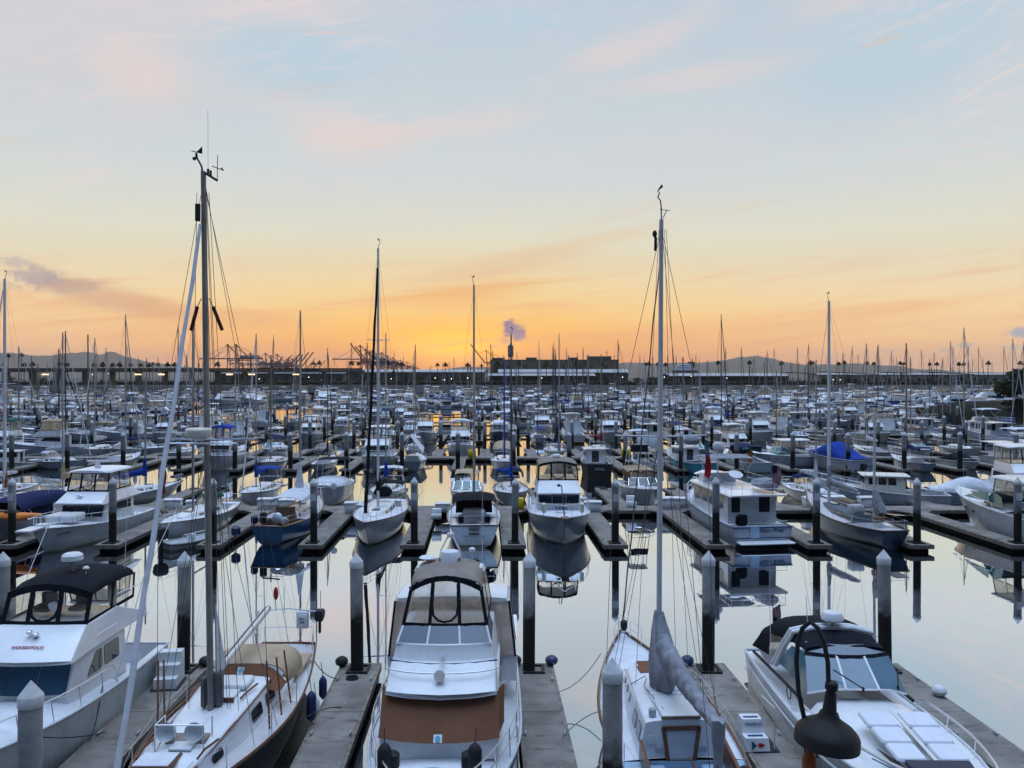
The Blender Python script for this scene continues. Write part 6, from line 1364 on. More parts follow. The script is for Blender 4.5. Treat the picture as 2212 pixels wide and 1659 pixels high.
v = sail(dict(label='white sailboat with blue sail bag and white bimini, behind the black jib sloop', L=9.6, B=3.1, hull=HW, zt=14.9, bl=3.2, cover=ROYALC, bimini=WHITEC))[0]; put(v, -11.2, 68.8, TO)
v = express(dict(name='cabin_cruiser', label='cuddy cruiser with tan top and clear curtains, behind the San Diego stern', L=8.6, B=3.0, hull=hullmat('hull_white_slate',(.45,.50,.54),(.03,.05,.08)), top=TANC, vin=VINW, wsmat=GREENGLASS))[0]; v['label'] = 'cuddy cruiser with tan top and clear curtains, left of the blue covered sailboat'; put(v, -4.0, 68.2, TO)
v = sail(dict(label='white sailboat with drooping royal blue sail cover and navy cockpit tent', L=9.6, B=3.2, hull=HW, zt=14.7, bl=3.4, bx=1.3, cover=ROYALC, spar=mat('navy_spar',(.03,.05,.12),.4), mr=.10))[0]; put(v, -.1, 68.6, TO); MB().canvas([(-1.6,1.2,1.7,2.6),(-3,1.3,1.7,2.7),(-4,1.2,1.6,2.3)]).build('cockpit_tent', NAVYC, v); sailmast_tip(v,(0,.67,14.7),RUBBER)
v = express(dict(name='cabin_cruiser', label='fishing cruiser with brown curtains and a tall white tuna tower', L=9.4, B=3.3, hull=HWK, top=TANC, vin=vinyl('brown_smoked_vinyl',(.55,.40,.28),.3), wsmat=GLASS, fs=1.2, fb=1.7))[0]; put(v, 11.4, 68.2, TO)
p = MB()
for s in (1,-1):
    for y in (-.6,-2.2): p.tube([(s*1.2,y,1.2),(s*.75,y*.8-.3,4.9),(s*.62,y*.7-.3,6.2)], .035, 6)
for z, w_ in ((3.4,1.0),(4.9,.78),(6.1,.66)): p.tube([(w_,-.7,z),(w_,-2.0,z),(-w_,-2.0,z),(-w_,-.7,z)], .03, 5, closed=True)
p.build('tuna_tower', STEEL, v); MB().canvas([(-.4,.8,6.1,6.2),(-1.2,.85,6.15,6.3),(-2.1,.8,6.1,6.2)], n=6).build('tower_canopy', WHITEC, v); MB().panel([(-.8,-.4,4.3),(.8,-.4,4.3),(.75,-.5,4.9),(-.75,-.5,4.9)],(0,1,.2),.03).build('tower_screen', BLACKC, v)
v = console(dict(label='small white fishing boat with radar on a hardtop, left of the trawler yacht', L=7.6, B=2.7, hull=HW, fs=1.0, fb=1.5))[0]; put(v, 17.2, 67.5, R(150))
v = pilothouse(dict(label='white workboat with a pilothouse of dark windows, behind the slate blue ketch', L=10.5, B=3.3, fs=1.0, fb=2.0, hull=hullmat('hull_white_grey',(.5,.54,.57),(.02,.02,.03)), radar=False, yf=1.4, hl=3.2, housemat=CREAM, roofmat=CREAM))[0]; put(v, 32.2, 67.3, R(75))
v = tarped(dict(label='white boat under a peaked white cover, right of the white workboat', L=8, B=2.9, hull=HW, cover=WHITEC, ch=1.2))[0]; put(v, 39.5, 67.5, R(80))
v = sail(dict(label='white sailboat with a navy and white cockpit cover, behind the trawler yacht bimini', L=9.8, B=3.1, hull=HW, zt=12.5, bl=3.4, cover=WHITEC, dodger=NAVYC))[0]; put(v, 26.6, 68.0, TO)
v, Hh, Cc, Bb = flybridge(dict(name='flybridge_boat', label='white flybridge boat with a tall tan curtain, upper right behind the big cruiser', L=12, B=4.0, fs=1.4, fb=2.1, yc=-2.4, cab=(1.2,.7,-3.0,1.45,1.38,1.95,2.8), nwin=2, bridge=[(1.6,1.55,1.5,2.8,2.9),(.7,1.5,1.4,2.8,3.6),(-2.4,1.5,1.4,2.8,3.6)], encl=((.7,3.6,1.36),(.3,4.9,1.28),-2.5), hard=True)); put(v, 44.0, 66.0, R(170))
# fourth row (near tips of the third dock)
v, Hh, Cc = pilothouse(dict(label='black hulled pilothouse boat with dark windows, its name on the stern', L=9.4, B=3.2, fs=1.5, fb=2.1, hull=HBLKP, housemat=GEL, door=GLASS, rub=RUBBER, radar=True)); put(v, 9.4, 88.0, R(1))
lettering('boat_name', 'Aloha', .46, NAME_PALE, v, facing((0,-4.74,1.0), (1,0,0), UP), shear=.2)
v, Hh, Cc = pilothouse(dict(label='turquoise hulled fishing boat with a white wheelhouse and lettered stern', L=9.6, B=3.3, fs=1.3, fb=2.1, hull=HTEAL, housemat=GEL, door=GLASS)); put(v, 20.6, 91.2, R(14))
lettering('boat_name', 'GEM', .5, NAME_BLUE, v, facing((.4,-4.84,.85), (1,0,0), UP)); MB().box((.3,-.9,3.5),(1.9,1.2,.9),bev=.3).build('bridge_cover', GREYC, v)
v = tarped(dict(label='white motorboat wholly under a royal blue cover with its name on the stern', L=9.4, B=3.4, fs=1.5, fb=2.0, hull=HW, cover=ROYALC, ch=1.6)); Hh = v[1]; v = v[0]; put(v, 38.4, 92, R(18))
lettering('boat_name', 'Charity', .42, NAME_BLUE, v, facing((.75,-4.74,.8), (1,0,0), UP), shear=.3)
v = express(dict(name='cabin_cruiser', label='white hardtop cruiser with a pale green windshield, right of the navy canopied cruiser', L=9.6, B=3.3, fs=1.2, fb=1.8, hull=HW, hard=True, vin=VIN, wsmat=GREENGLASS, wsh=.8, toph=1.2))[0]; put(v, 33.4, 95, R(100))
v = express(dict(name='cabin_cruiser', label='cruiser under a navy canopy with an orange cabin door', L=10, B=3.4, fs=1.2, fb=1.8, hull=hullmat('hull_pale_teal',(.35,.48,.50),(.02,.05,.08)), top=NAVYC, vin=vinyl('dark_teal_curtain',(.04,.13,.16),.1), wsmat=GREENGLASS))[0]; put(v, 27.6, 92.5, R(6)); MB().box((0,-2.6,1.6),(.55,.05,1.3)).build('cabin_door', mat('orange_brown_door',(.30,.09,.02),.5), v)
v = sail(dict(label='white sailboat with a white tent awning over its stern, stern to the viewer', L=10, B=3.4, tw=.8, hull=HW, zt=12.5, bl=0, fs=1.2))[0]; put(v, -12.0, 93.5, AW); MB().panel([(-.9,-4.6,2.4),(0,-4.6,4.2),(0,-1.2,4.2),(-.9,-1.2,2.6)],(-1,0,.5),.03).panel([(1.5,-4.6,2.2),(0,-4.6,4.2),(0,-1.2,4.2),(1.4,-1.2,2.5)],(1,0,.5),.03).build('awning', WHITEC, v)
v = sail(dict(label='white sailboat with royal blue furled jib, bow to the viewer in the fourth row', L=9.8, B=3.2, hull=HW, zt=13.6, bl=3.2, cover=WHITEC, furl=(ROYALC,.09)))[0]; put(v, -1.0, 92.5, TO)
v = sail(dict(label='white sailboat with a folded grey windvane frame, between the white sailboat and the black pilothouse boat', L=10, B=3.3, hull=HW, zt=16.2, bl=3.2, cover=GREYC, bimini=GREYC))[0]; put(v, 5.6, 92.5, TO); v['label'] = 'white sailboat with grey cover and bimini, left of the black pilothouse boat'
ROW4_TAKEN = [9.4, 20.6, 38.4, 33.4, 27.6, -12.0, -1.0, 5.6]

# dock boxes on the second dock
def dock_box(x, y, rz, label, s=1.0, rnd=False, group='white dock boxes'):
    t = thing('dock_box', label, 'dock box', (x, y, .5), rz, group); t.scale = (s, s, s)
    MB().box((0,0,.3), (1.15,.62,.6), bev=.04).build('body', WHITEP, t); House([(.36,.62,.60,.60,.66),(.1,.62,.60,.60,.74),(-.36,.62,.60,.60,.68)], .03, .01).mesh(MB()).build('lid', WHITEP, t)
    return t
for x, y, r_, l, s in [(-12.2,59.4,.05,'white dock box with sloped lid at the finger foot by the black jib sloop',1.2),(-11.0,58.0,-.6,'tall white dock box on the finger beside the black jib sloop',1.25),(-17.9,61.2,0,'white dock box behind the blue hulled sailboat awning',1.1),
    (-19.5,61.2,.1,'white dock box left of the blue hulled sailboat mast',1.2),(-5.4,59.8,.1,'low white dock box between the sloop and the San Diego sailboat',1.0),(6.3,60.0,0,'white dock box at the finger by the empty slip',1.15),(5.2,61.6,0,'rounded white dock box behind the bow of the tan curtained yacht',1.2),
    (12.6,61.3,0,'white dock box left of the trawler yacht rail',1.3),(13.6,61.9,.3,'low white dock box with sloping lid near the trawler yacht bow',1.1),(25.6,61.3,.0,'long white dock box right of the slate blue ketch mast',1.45),(24.2,62,.1,'white dock box with pitched lid behind the ketch stern',1.2),(28.6,61.8,0,'white dock box with pitched lid below the white workboat',1.25),
    (19.6,61.5,0,'white dock box behind the ketch bow',1.2),(-25.0,60.6,.2,'white dock box beside the green dodger sloop',1.1),(-1.9,52.5,.02,'low white locker on the finger between the two central boats',.9),(-27.0,61.3,.1,'small white dock box behind the cream curtained flybridge',1.1)]:
    dock_box(x, y, r_, l, s)
t = thing('boarding_steps', 'white boarding steps on the walkway behind the empty slip', 'boarding steps', (9.6, 61.9, .5), 0); MB().box((0,.25,.45),(.7,.4,.9),bev=.03).box((0,-.15,.25),(.75,.4,.5),bev=.03).build('step_box', WHITEP, t)
t = thing('boarding_steps', 'small white step on the finger right of the white sloop', 'boarding steps', (-5.6, 57.0, .5), 0); MB().box((0,.2,.35),(.7,.4,.7),bev=.03).box((0,-.15,.18),(.75,.4,.36),bev=.03).build('step_box', WHITEP, t)
t = thing('dock_cart', 'black dock cart with a spoked wheel left of the trawler yacht bow', 'cart', (15.3, 60.9, .5), .2); MB().loft([[(-.7,-.35,.35),(.7,-.35,.35),(.7,.35,.35),(-.7,.35,.35)],[(-.9,-.45,.85),(.9,-.45,.85),(.9,.45,.85),(-.9,.45,.85)]]).build('tub', RUBBER, t)
wh = MB()
for s in (1,-1):
    wh.tube([(.1+.3*math.cos(R(a)), s*.52, .32+.3*math.sin(R(a))) for a in range(0,360,24)], .035, 5, closed=True)
    for a in range(0,180,36): wh.tube([(.1+.3*math.cos(R(a)), s*.52, .32+.3*math.sin(R(a))),(.1-.3*math.cos(R(a)), s*.52, .32-.3*math.sin(R(a)))], .015, 4)
wh.build('wheel', WHITEP, t); MB().tube([(-.9,-.3,.8),(-1.5,-.25,.9),(-1.5,.25,.9),(-.9,.3,.8)], .02, 5).build('handle', STEEL, t)
YB = thing('dock_box', 'yellow dock box beside the tan curtained flybridge yacht', 'dock box', (.55, 61.0, .5)); MB().box((0,0,.45),(.8,.6,.9),bev=.05).build('body', YELLOW, YB)
YB = thing('dock_box', 'yellow box on the third dock behind the central masts', 'dock box', (-5.2, 99.8, .5)); MB().box((0,0,.5),(1.0,.7,1.0),bev=.05).build('body', YELLOW, YB)
YB = thing('dock_box', 'yellow box on the third dock by a tall white board, right of centre', 'dock box', (14.8, 99.8, .5)); MB().box((0,0,.55),(1.2,.7,1.1),bev=.05).build('body', YELLOW, YB)
YB = thing('notice_board', 'tall white board standing on the third dock right of centre', 'notice board', (17.6, 100.2, .5)); MB().box((0,0,1.6),(2.6,.12,3.1),bev=.03).build('board', WHITEP, YB); MB().box((0,-.02,3.12),(2.9,.2,.15)).build('board_frame', GEL, YB)

# ------------------------------------------------------------------ the crowd of boats behind, built once per kind and copied slip by slip
P_ = {}
P_['sail_a'] = sail(dict(L=9.4, B=3.0, hull=HW, zt=16.2, bl=3.2, cover=ROYALC, furl=(WHITEC,.07), wire=.011, mr=.085))[0]
P_['sail_b'] = sail(dict(L=10.2, B=3.2, hull=HWB, zt=17.4, bl=3.4, cover=NAVYC, dodger=NAVYC, furl=(NAVYC,.07), wire=.011, mr=.085, spar=DARKSPAR))[0]
P_['sail_c'] = sail(dict(L=8.6, B=2.8, hull=HWK, zt=14.6, bl=3.0, cover=TANC, bimini=TANC, wire=.011, mr=.10, spar=mat('warm_weathered_spar',(.26,.20,.15),.5,.2)))[0]
P_['fly_a'] = flybridge(dict(L=10.5, B=3.7, fs=1.3, fb=2.0, yc=-2.2, nst=5, cab=(.8,.4,-2.7,1.35,1.28,1.85,2.7), nwin=1, bridge=[(1.0,1.42,1.38,2.68,2.76),(.3,1.35,1.25,2.68,3.45),(-2.3,1.35,1.25,2.68,3.5)], encl=((.25,3.5,1.24),(-.05,4.6,1.18),-2.3), vin=VIN, border=.09, top=TAUPEC))[0]
P_['fly_b'] = flybridge(dict(L=11, B=3.8, fs=1.35, fb=2.0, yc=-2.2, nst=5, cab=(1.0,.4,-2.9,1.4,1.32,1.9,2.75), nwin=2, bridge=[(1.2,1.45,1.42,2.73,2.82),(.3,1.4,1.3,2.73,3.5),(-2.5,1.4,1.3,2.73,3.55)], encl=((.25,3.55,1.28),(-.05,4.75,1.2),-2.5), vin=VINW, hard=True, border=.09))[0]
P_['exp_a'] = express(dict(L=9, B=3.1, hull=HW, top=TANC, vin=VIN, wsmat=GREENGLASS))[0]
P_['exp_b'] = express(dict(L=9.6, B=3.2, hull=HWB, top=NAVYC, vin=VINW, wsmat=BLUEGLASS, arch=True))[0]
P_['exp_c'] = express(dict(L=8.4, B=2.9, hull=HWK, hard=True, vin=VIN, wsmat=GREENGLASS, outboard=True))[0]
P_['traw'] = trawler(dict(L=11, B=3.8, bim=WHITEC))[0]
P_['pilot'] = pilothouse(dict(L=8.5, B=3.0, hull=HW, outboard=True))[0]
P_['cons'] = console(dict(L=7, B=2.5, hull=HWB))[0]
P_['tarp'] = tarped(dict(L=7.8, B=2.8, hull=HW, cover=ROYALC))[0]
KIND = dict(sail_a='white sailboat', sail_b='white sailboat with dodger', sail_c='white sailboat with bimini', fly_a='curtained flybridge boat', fly_b='flybridge boat with white hardtop', exp_a='cabin cruiser', exp_b='cabin cruiser with radar arch', exp_c='hardtop cruiser with outboard', traw='trawler yacht', pilot='pilothouse boat', cons='open fishing boat with T-top', tarp='covered motorboat')
CANV = [('navy', NAVYC), ('black', BLACKC), ('tan', TANC), ('royal blue', ROYALC), ('white', WHITEC), ('burgundy', MAROONC), ('teal', TEALC), ('taupe', TAUPEC), ('green', GREENC)]
CW = [5, 4, 5, 3, 5, 1, 1.5, 2, .6]
HUL = [('white', HW), ('blue striped white', HWB), ('dark striped white', HWK), ('cream', HCREAM), ('navy', HNAVY)]
HWT = [6, 3, 4, 1.3, .7]
CNAMES = [m.name for _, m in CANV if m is not WHITEC]; HNAMES = [m.name for _, m in HUL]
FLAT = {k: flatten(copy_tree(o)) for k, o in P_.items()}
for k, o in FLAT.items(): o.name = o.name if False else P_[k].name.split('.')[0]
USED = set(); NLAB = {}
ORD = ['first','second','third','fourth','fifth','sixth','seventh','eighth','ninth','tenth','eleventh','twelfth','thirteenth','fourteenth','fifteenth','sixteenth','seventeenth','eighteenth','nineteenth','twentieth']
def place(kind, x, y, rz, s, rowname, flat, can=None, hul=None, group=None):
    cn, cm = can or random.choices(CANV, CW)[0]; hn, hm = hul or random.choices(HUL, HWT)[0]
    src = (FLAT if flat else P_)[kind]; rm = {n: cm for n in CNAMES if n not in (TAUPEC.name,) or kind == 'fly_a'}; rm.update({n: hm for n in HNAMES})
    if flat:
        o = src.copy(); link(o)
        for sl_ in o.material_slots:
            if sl_.material and sl_.material.name in rm:
                m_ = rm[sl_.material.name]; sl_.link = 'OBJECT'; sl_.material = m_
    else: o = copy_tree(src, None, rm)
    o.location = (x, y, random.uniform(-.04, .04)); o.rotation_euler = (0, 0, rz); o.scale = (s, s, s*random.uniform(.97, 1.03) if 'sail' not in kind else s*random.uniform(.85, 1.2))
    o['category'] = 'sailing boat' if 'sail' in kind else 'motor boat'
    return o, cn, hn
MIX_ = [('sail_a',14),('sail_b',12),('sail_c',10),('fly_a',12),('fly_b',8),('exp_a',10),('exp_b',6),('exp_c',6),('traw',4),('pilot',5),('cons',5),('tarp',5)]
MIXF = [('sail_a',10),('sail_b',9),('sail_c',8),('fly_a',18),('fly_b',12),('exp_a',8),('exp_b',5),('exp_c',5),('traw',7),('pilot',4),('cons',2),('tarp',3)]
DX = lambda x, y: 1106+1661*x/y               # photograph column of a point, to keep open water where the photo has it
def open_water(x, y):
    c = DX(x, y)
    if 190 < y < 330 and 430 < c < 700: return True
    if 165 < y < 262 and 915 < c < 1000: return True
    if y > 230 and c < 250: return False
    if 150 < y < 240 and c > 2040: return True
    return False
ROWS = []
seq = {}
def boat_row(Yc, side, phase, name, flat, skip=lambda x: False, mix=MIX_, pitch=PITCH, occ=.97, half=True, smin=.86, smax=1.08):
    hw = (Yc+8)*.69; k0 = int(-hw/pitch)-1; out = []
    for k in range(k0, -k0+1):
        x = phase+k*pitch+pitch*.5
        if abs(x) > hw or random.random() > occ: continue
        if open_water(x, Yc) or skip(x): continue
        kind = random.choices([m for m, _ in mix], [w for _, w in mix])[0]
        out.append((x+random.uniform(-.5,.5), kind))
    out.sort(); res = []
    for x, kind in out:
        tow = random.random() < .6
        rz = (TO if tow else AW)+random.uniform(-.03,.03)
        if DX(x, Yc) < 420 and Yc > 80 and random.random() < .45: rz = random.choice([R(-75), R(100), R(-110)])
        o, cn, hn = place(kind, x, Yc+random.uniform(-.9,.9), rz, random.uniform(smin, smax), name, flat)
        res.append([o, kind, cn, hn, tow, x])
    LABEL_Q.append((name, res, flat)); return res
LABEL_Q = []
near6 = lambda lst, d=3.3: (lambda x: any(abs(x-q_) < d for q_ in lst))
# third row: fill what the named boats leave free, outside the middle
boat_row(68, 1, .18+2.0, 'third row', False, skip=lambda x: -44 < x < 48, pitch=PITCH)
boat_row(93, -1, .18, 'fourth row', False, skip=near6(ROW4_TAKEN))
boat_row(107.5, 1, 2.4, 'fifth row', False)
boat_row(131.5, -1, 1.0, 'sixth row', False)
boat_row(146, 1, 3.0, 'seventh row', False)
boat_row(170, -1, 0, 'eighth row', True, mix=MIXF)
boat_row(184.5, 1, 2, 'ninth row', True, mix=MIXF)
boat_row(209, -1, 1, 'tenth row', True, mix=MIXF, occ=.7)
far_rows = [boat_row(y, s, ph, 'far rows', True, mix=MIXF, occ=.30, pitch=8.0) for y, s, ph in ((223,1,0),(248,-1,2))]
# labels: say the kind, its cloth and hull, and where along its row it lies
def describe(kind, cn, hn):
    k = KIND[kind]
    if 'sail' in kind: return f'{k} with {cn} sail cover' if 'with' not in k else k.replace('dodger', f'{cn} dodger').replace('bimini', f'{cn} bimini')
    if kind in ('fly_b','exp_c','traw','pilot','cons'): return f'{hn} {k}' if hn != 'white' else f'white {k}'
    return f'{hn} {k} under {cn} canvas' if kind != 'tarp' else f'{hn} motorboat under {cn} cover'
HEARD = set()
for name, res, flat in LABEL_Q:
    cnt = {}; 
    for r_ in res: cnt.setdefault((r_[1], r_[2], r_[3], r_[4]), []).append(r_)
    for key, lst in cnt.items():
        base = describe(*key[:3])
        if flat:
            for r_ in lst: r_[0]['label'] = ('small ' if False else '')+base+', far back'; r_[0]['group'] = 'boats far back: '+base
            continue
        end = ('bow' if key[3] else 'stern')+' to the viewer'
        for i, r_ in enumerate(lst):
            c = DX(r_[5], r_[0].location.y); side = 'far left' if c < 420 else 'left' if c < 850 else 'centre' if c < 1330 else 'right' if c < 1800 else 'far right'
            lab = f'{base}, {side} in {name}'
            if lab in HEARD: lab = f'{base}, {end}, {side} {name}'
            j = 2
            while lab in HEARD: lab = f'{base}, {ORD[j-1]} at {side} in {name}'; j += 1
            HEARD.add(lab); r_[0]['label'] = lab; r_[0]['group'] = 'boats of the '+name
for o in list(P_.values()):
    def kill(q_):
        for c in kids(q_): kill(c)
        KIDS.pop(q_.name, None); bpy.data.objects.remove(q_)
    kill(o)
for o in FLAT.values(): pass

# docks and piles behind
nm = ['third','fourth','fifth','sixth','seventh']
for i, Ym in enumerate((99.6, 138.2, 176.8, 215.4)):
    hw = Ym*.70; ph = [.18, 1.0, 0, 1][i]; ph2 = [2.4, 3.0, 2, 2][i]; ks = range(int(-hw/PITCH)-1, int(hw/PITCH)+2)
    xs0, xs1 = (-hw, hw)
    if i in (1, 2, 3): xs1 = (2050-1106)/1661*Ym
    nr = [(ph+k*PITCH, Ym-12.3) for k in ks if not open_water(ph+k*PITCH, Ym) and xs0 < ph+k*PITCH < xs1]; fr_ = [(ph2+k*PITCH, Ym+13.0) for k in ks if not open_water(ph2+k*PITCH, Ym) and xs0 < ph2+k*PITCH < xs1]
    if i < 3: dock_row(f'{nm[i]} grey floating dock counted from the front, among the moored boats', Ym, 2.0, xs0, xs1, near=nr, far=fr_, fw=1.2, full=i == 0, cleats=False)
    else:
        xa_, xb_ = (430-1106)/1661*Ym, (704-1106)/1661*Ym
        for lo_, hi_, w_ in ((xs0, xa_, 'left of'), (xb_, xs1, 'right of')):
            dock_row(f'{nm[i]} grey floating dock from the front, {w_} the open fairway', Ym, 2.0, lo_, hi_, near=[q_ for q_ in nr if lo_ < q_[0] < hi_], far=[q_ for q_ in fr_ if lo_ < q_[0] < hi_], fw=1.2, full=False, cleats=False)
    for j, (x, y) in enumerate(nr+fr_):
        pile(x, y+(.5 if j < len(nr) else -.5), 'concrete mooring pile with pale cone cap among the boats of the rows behind', 'mooring piles among the rows behind', s=1.15)
# the crowd farther out that can no longer be counted
mass = MB()
FARK = list(FLAT.values())
def mass_boats():
    v = []; f = []; fm = []; ms = []; random.seed(21)
    for Y in (236, 262, 276, 292, 308, 322, 345, 372, 400, 440):
        hw = Y*.68; x = -hw
        while x < hw:
            x += random.uniform(6.5, 9.5)
            if open_water(x, Y) or random.random() < .12 or (250 < DX(x, Y) < 720 and Y < 330): continue
            o = FLAT[random.choices([m for m, _ in MIXF], [w for _, w in MIXF])[0]]
            s = random.uniform(.95, 1.3); M = Matrix.Translation((x, Y+random.uniform(-2,2), 0)) @ Matrix.Rotation(random.choice([TO, AW, TO, R(60), R(-80)]), 4, 'Z') @ Matrix.Diagonal((s, s, s*random.uniform(.9,1.15), 1))
            b = len(v); v.extend([M @ q_.co for q_ in o.data.vertices]); idx = []
            for m in o.data.materials:
                if m not in ms: ms.append(m)
                idx.append(ms.index(m))
            for p in o.data.polygons: f.append([b+i for i in p.vertices]); fm.append(idx[p.material_index])
    me = bpy.data.meshes.new('distant_boats'); me.from_pydata(v, [], f)
    for m in ms: me.materials.append(m)
    me.polygons.foreach_set('material_index', fm); o = link(bpy.data.objects.new('distant_boats', me))
    tag(o, 'mass of distant moored boats and masts near the far shore', 'boats', None, 'stuff')
mass_boats()
for o in FLAT.values(): bpy.data.objects.remove(o)
# larger yachts along the far fairway
Yp = yacht(dict(L=20, B=5.6))[0]
yl = []
for c, Y, rz, s in ((545,318,R(172),.8),(560,300,R(185),.75),(482,305,R(150),.8),(700,322,R(183),.95),(885,300,R(181),.9),(760,330,R(165),.8),(1000,345,R(120),.9),(1450,250,R(160),.7),(1560,285,R(175),.75),(1700,270,R(150),.8),(1790,262,R(100),.9),(1850,300,R(80),.9),(1930,250,R(60),.85),(1985,280,R(75),.95),(2060,262,R(80),.9),(2130,300,R(85),.95),(2100,240,R(70),.75),(1400,300,R(185),.75),(1270,290,R(178),.7),(40,250,R(200),.8),(130,270,R(160),.75),(330,262,R(95),.7)):
    yl.append(((c-1106)/1661*Y, Y, rz, s, c))
for i, (x, y, rz, s, c) in enumerate(yl):
    o = Yp if i == 0 else copy_tree(Yp); o.location = (x, y, 0); o.rotation_euler = (0,0,rz); o.scale = (s,s,s)
    o['group'] = 'large white motor yachts along the far fairway'; o['label'] = 'large white motor yacht with dark windows moored along the far fairway'

# ------------------------------------------------------------------ far shore
GROUND = mat('shore_ground', (.10,.095,.085), .95, var=.3, scale=.02); ROCK = mat('riprap_rock', (.09,.085,.08), .95, var=.5, scale=.6, bump=1.0, bscale=.8)
SHORE = 705
struct(MB().add([(-16000,SHORE+8,3.4),(16000,SHORE+8,3.4),(16000,15000,3.4),(-16000,15000,3.4)], [[0,1,2,3]]).build('ground', GROUND))
b = MB(); rs = []
random.seed(3)
for i in range(141):
    x = -1400+20*i; rs.append([(x, SHORE-2+random.uniform(-1.5,1.5), -1), (x, SHORE+3+random.uniform(-1,1), 1.6+random.uniform(-.5,.5)), (x, SHORE+8.2, 3.5+random.uniform(-.1,.3)), (x, SHORE+9, 2.5)])
b.loft(rs, closed=False, cap0=False, cap1=False); struct(b.build('embankment', ROCK))
X = lambda c, Y: (c-1106)/1661*Y
Z = lambda r, Y: 11+(814-r)/1661*Y
def ridge(name, pts, Y, depth, seed, col):
    random.seed(seed); n = 160; x0, x1 = pts[0][0], pts[-1][0]; rs = []
    def hh(c):
        for (a, za), (b_, zb) in zip(pts, pts[1:]):
            if a <= c <= b_:
                f = (c-a)/(b_-a); f = f*f*(3-2*f); return za+(zb-za)*f
        return 0
    for j, (dy, k) in enumerate(((-depth,0),(-depth*.6,.35),(-depth*.25,.75),(0,1),(depth*.4,.6),(depth,0))):
        r_ = []
        for i in range(n+1):
            c = x0+(x1-x0)*i/n; h = hh(c)*Y/1661; nz = mnoise.fractal(Vector((c*.02, j*.9, seed)), .9, 2.1, 5)
            r_.append((X(c, Y), Y+dy, 3+max(0, (h+8)*k*(1+.16*nz*(1 if k < 1 else .5)))))
        rs.append(r_)
    b = MB(); b.loft(rs, closed=False, cap0=False, cap1=False); return struct(b.build(name, mat('hill_scrub', (.075,.07,.055), .95, var=.35, scale=.002)))
ridge('hills', [(-500,46),(-150,50),(0,50),(70,48),(110,46),(160,52),(185,56),(215,48),(240,55),(275,42),(330,32),(400,22),(480,14),(560,8),(700,0)], 11500, 900, 5, 0)
ridge('hills', [(700,0),(800,5),(900,8),(960,16),(1010,22),(1060,20),(1150,14),(1260,22),(1360,30),(1440,30),(1500,30),(1545,34),(1580,40),(1600,43),(1620,43),(1640,44),(1665,40),(1700,30),(1760,26),(1850,28),(1920,25),(2000,16),(2100,10),(2300,8),(2700,10)], 12500, 900, 9, 0)
CON = mat('beige_concrete_wall', (.16,.135,.11), .9, var=.15, scale=.05); ROOFW = mat('white_metal_roof', (.36,.37,.39), .5, var=.1, scale=.05); ROOFG = mat('grey_roof', (.14,.14,.145), .8, var=.2, scale=.05); DARKW = mat('dark_window_bay', (.03,.028,.025), .4)
GRW = mat('grey_building_wall', (.17,.165,.16), .9, var=.15, scale=.05)
def shed(name, label, c0, c1, r0, r1, Y, depth, roof, wall, eave=1.2, bays=0):
    t = thing(name, label, 'building', (X((c0+c1)/2, Y), Y, 3.4)); w = X(c1, Y)-X(c0, Y); zr = Z(r0, Y)-3.4; ze = Z(r1, Y)-3.4
    MB().box((0,depth/2,ze/2), (w-1, depth-2, ze)).build('wall', wall, t)
    MB().loft([[(x,-eave,ze),(x,depth*.5,zr),(x,depth+eave,ze),(x,depth+eave,ze-.3),(x,depth*.5,zr-.35),(x,-eave,ze-.3)] for x in (-w/2-eave, w/2+eave)]).build('roof', roof, t)
    for i in range(bays):
        MB().box((-w/2+w*(i+.5)/bays, .9, ze*.35), (w/bays*.5, .3, ze*.5)).build('door', DARKW, t)
    return t
shed('warehouse', 'long grey roofed warehouse below the left container cranes', 470, 742, 799, 807, 760, 60, ROOFG, GRW, bays=12)
shed('warehouse', 'white roofed low warehouse below the right container cranes', 740, 1044, 797.5, 803.5, 800, 60, ROOFW, GRW, bays=10)
shed('warehouse', 'long low white roofed shed under the big beige building', 1056, 1284, 806.5, 811.5, 735, 30, ROOFW, mat('open_shed_front', (.05,.048,.045), .9), bays=14)
shed('warehouse', 'white roofed warehouse directly in front of the big beige building', 1078, 1300, 797, 804.5, 800, 40, ROOFW, GRW, bays=6)
shed('warehouse', 'white roofed warehouse at the right end of the beige building', 1296, 1358, 797, 804.5, 790, 40, ROOFW, GRW, bays=3)
shed('warehouse', 'long white shed roof right of the tall sailboat mast', 1448, 1704, 806, 812, 740, 40, ROOFW, mat('open_shed_front', (.05,.048,.045), .9), bays=16)
# big beige building
Y = 860; bt = thing('large_building', 'long beige windowless building with rooftop sheds beneath the steam cloud', 'building', (X(1198,Y), Y, 3.4)); w = X(1336,Y)-X(1060,Y); h = Z(778.5,Y)-3.4
MB().box((0,20,h/2), (w,40,h)).build('wall', mat('beige_building_wall', (.21,.17,.115), .9, var=.15, scale=.04), bt); MB().box((0,20,h+.4), (w+1.2,41,.9)).build('parapet', mat('parapet_brown',(.13,.10,.075),.9), bt)
for i, xx in enumerate((-.46,-.36,-.23,-.12,-.02,.08,.18,.28,.40)):
    for k in range(2 if i % 3 == 0 else 1): MB().box((xx*w+k*6, -.1, h*.5), (5.5,.5,h*.62)).build('window_bay', mat('olive_window_bay', (.075,.07,.045), .6), bt)
for xx, ww, hh in ((-.18,12,2.6),(.15,11,2.6),(.36,26,4.0),(-.44,14,2.2)): MB().box((xx*w,15,h+.9+hh/2), (ww,14,hh)).build('roof_shed', CON, bt)
MB().tube([(.42*w,12,h),(.42*w,12,h+13)], .3, 5).box((.42*w,12,h+9),(4,.3,.3)).build('roof_antenna', DARKSPAR, bt)
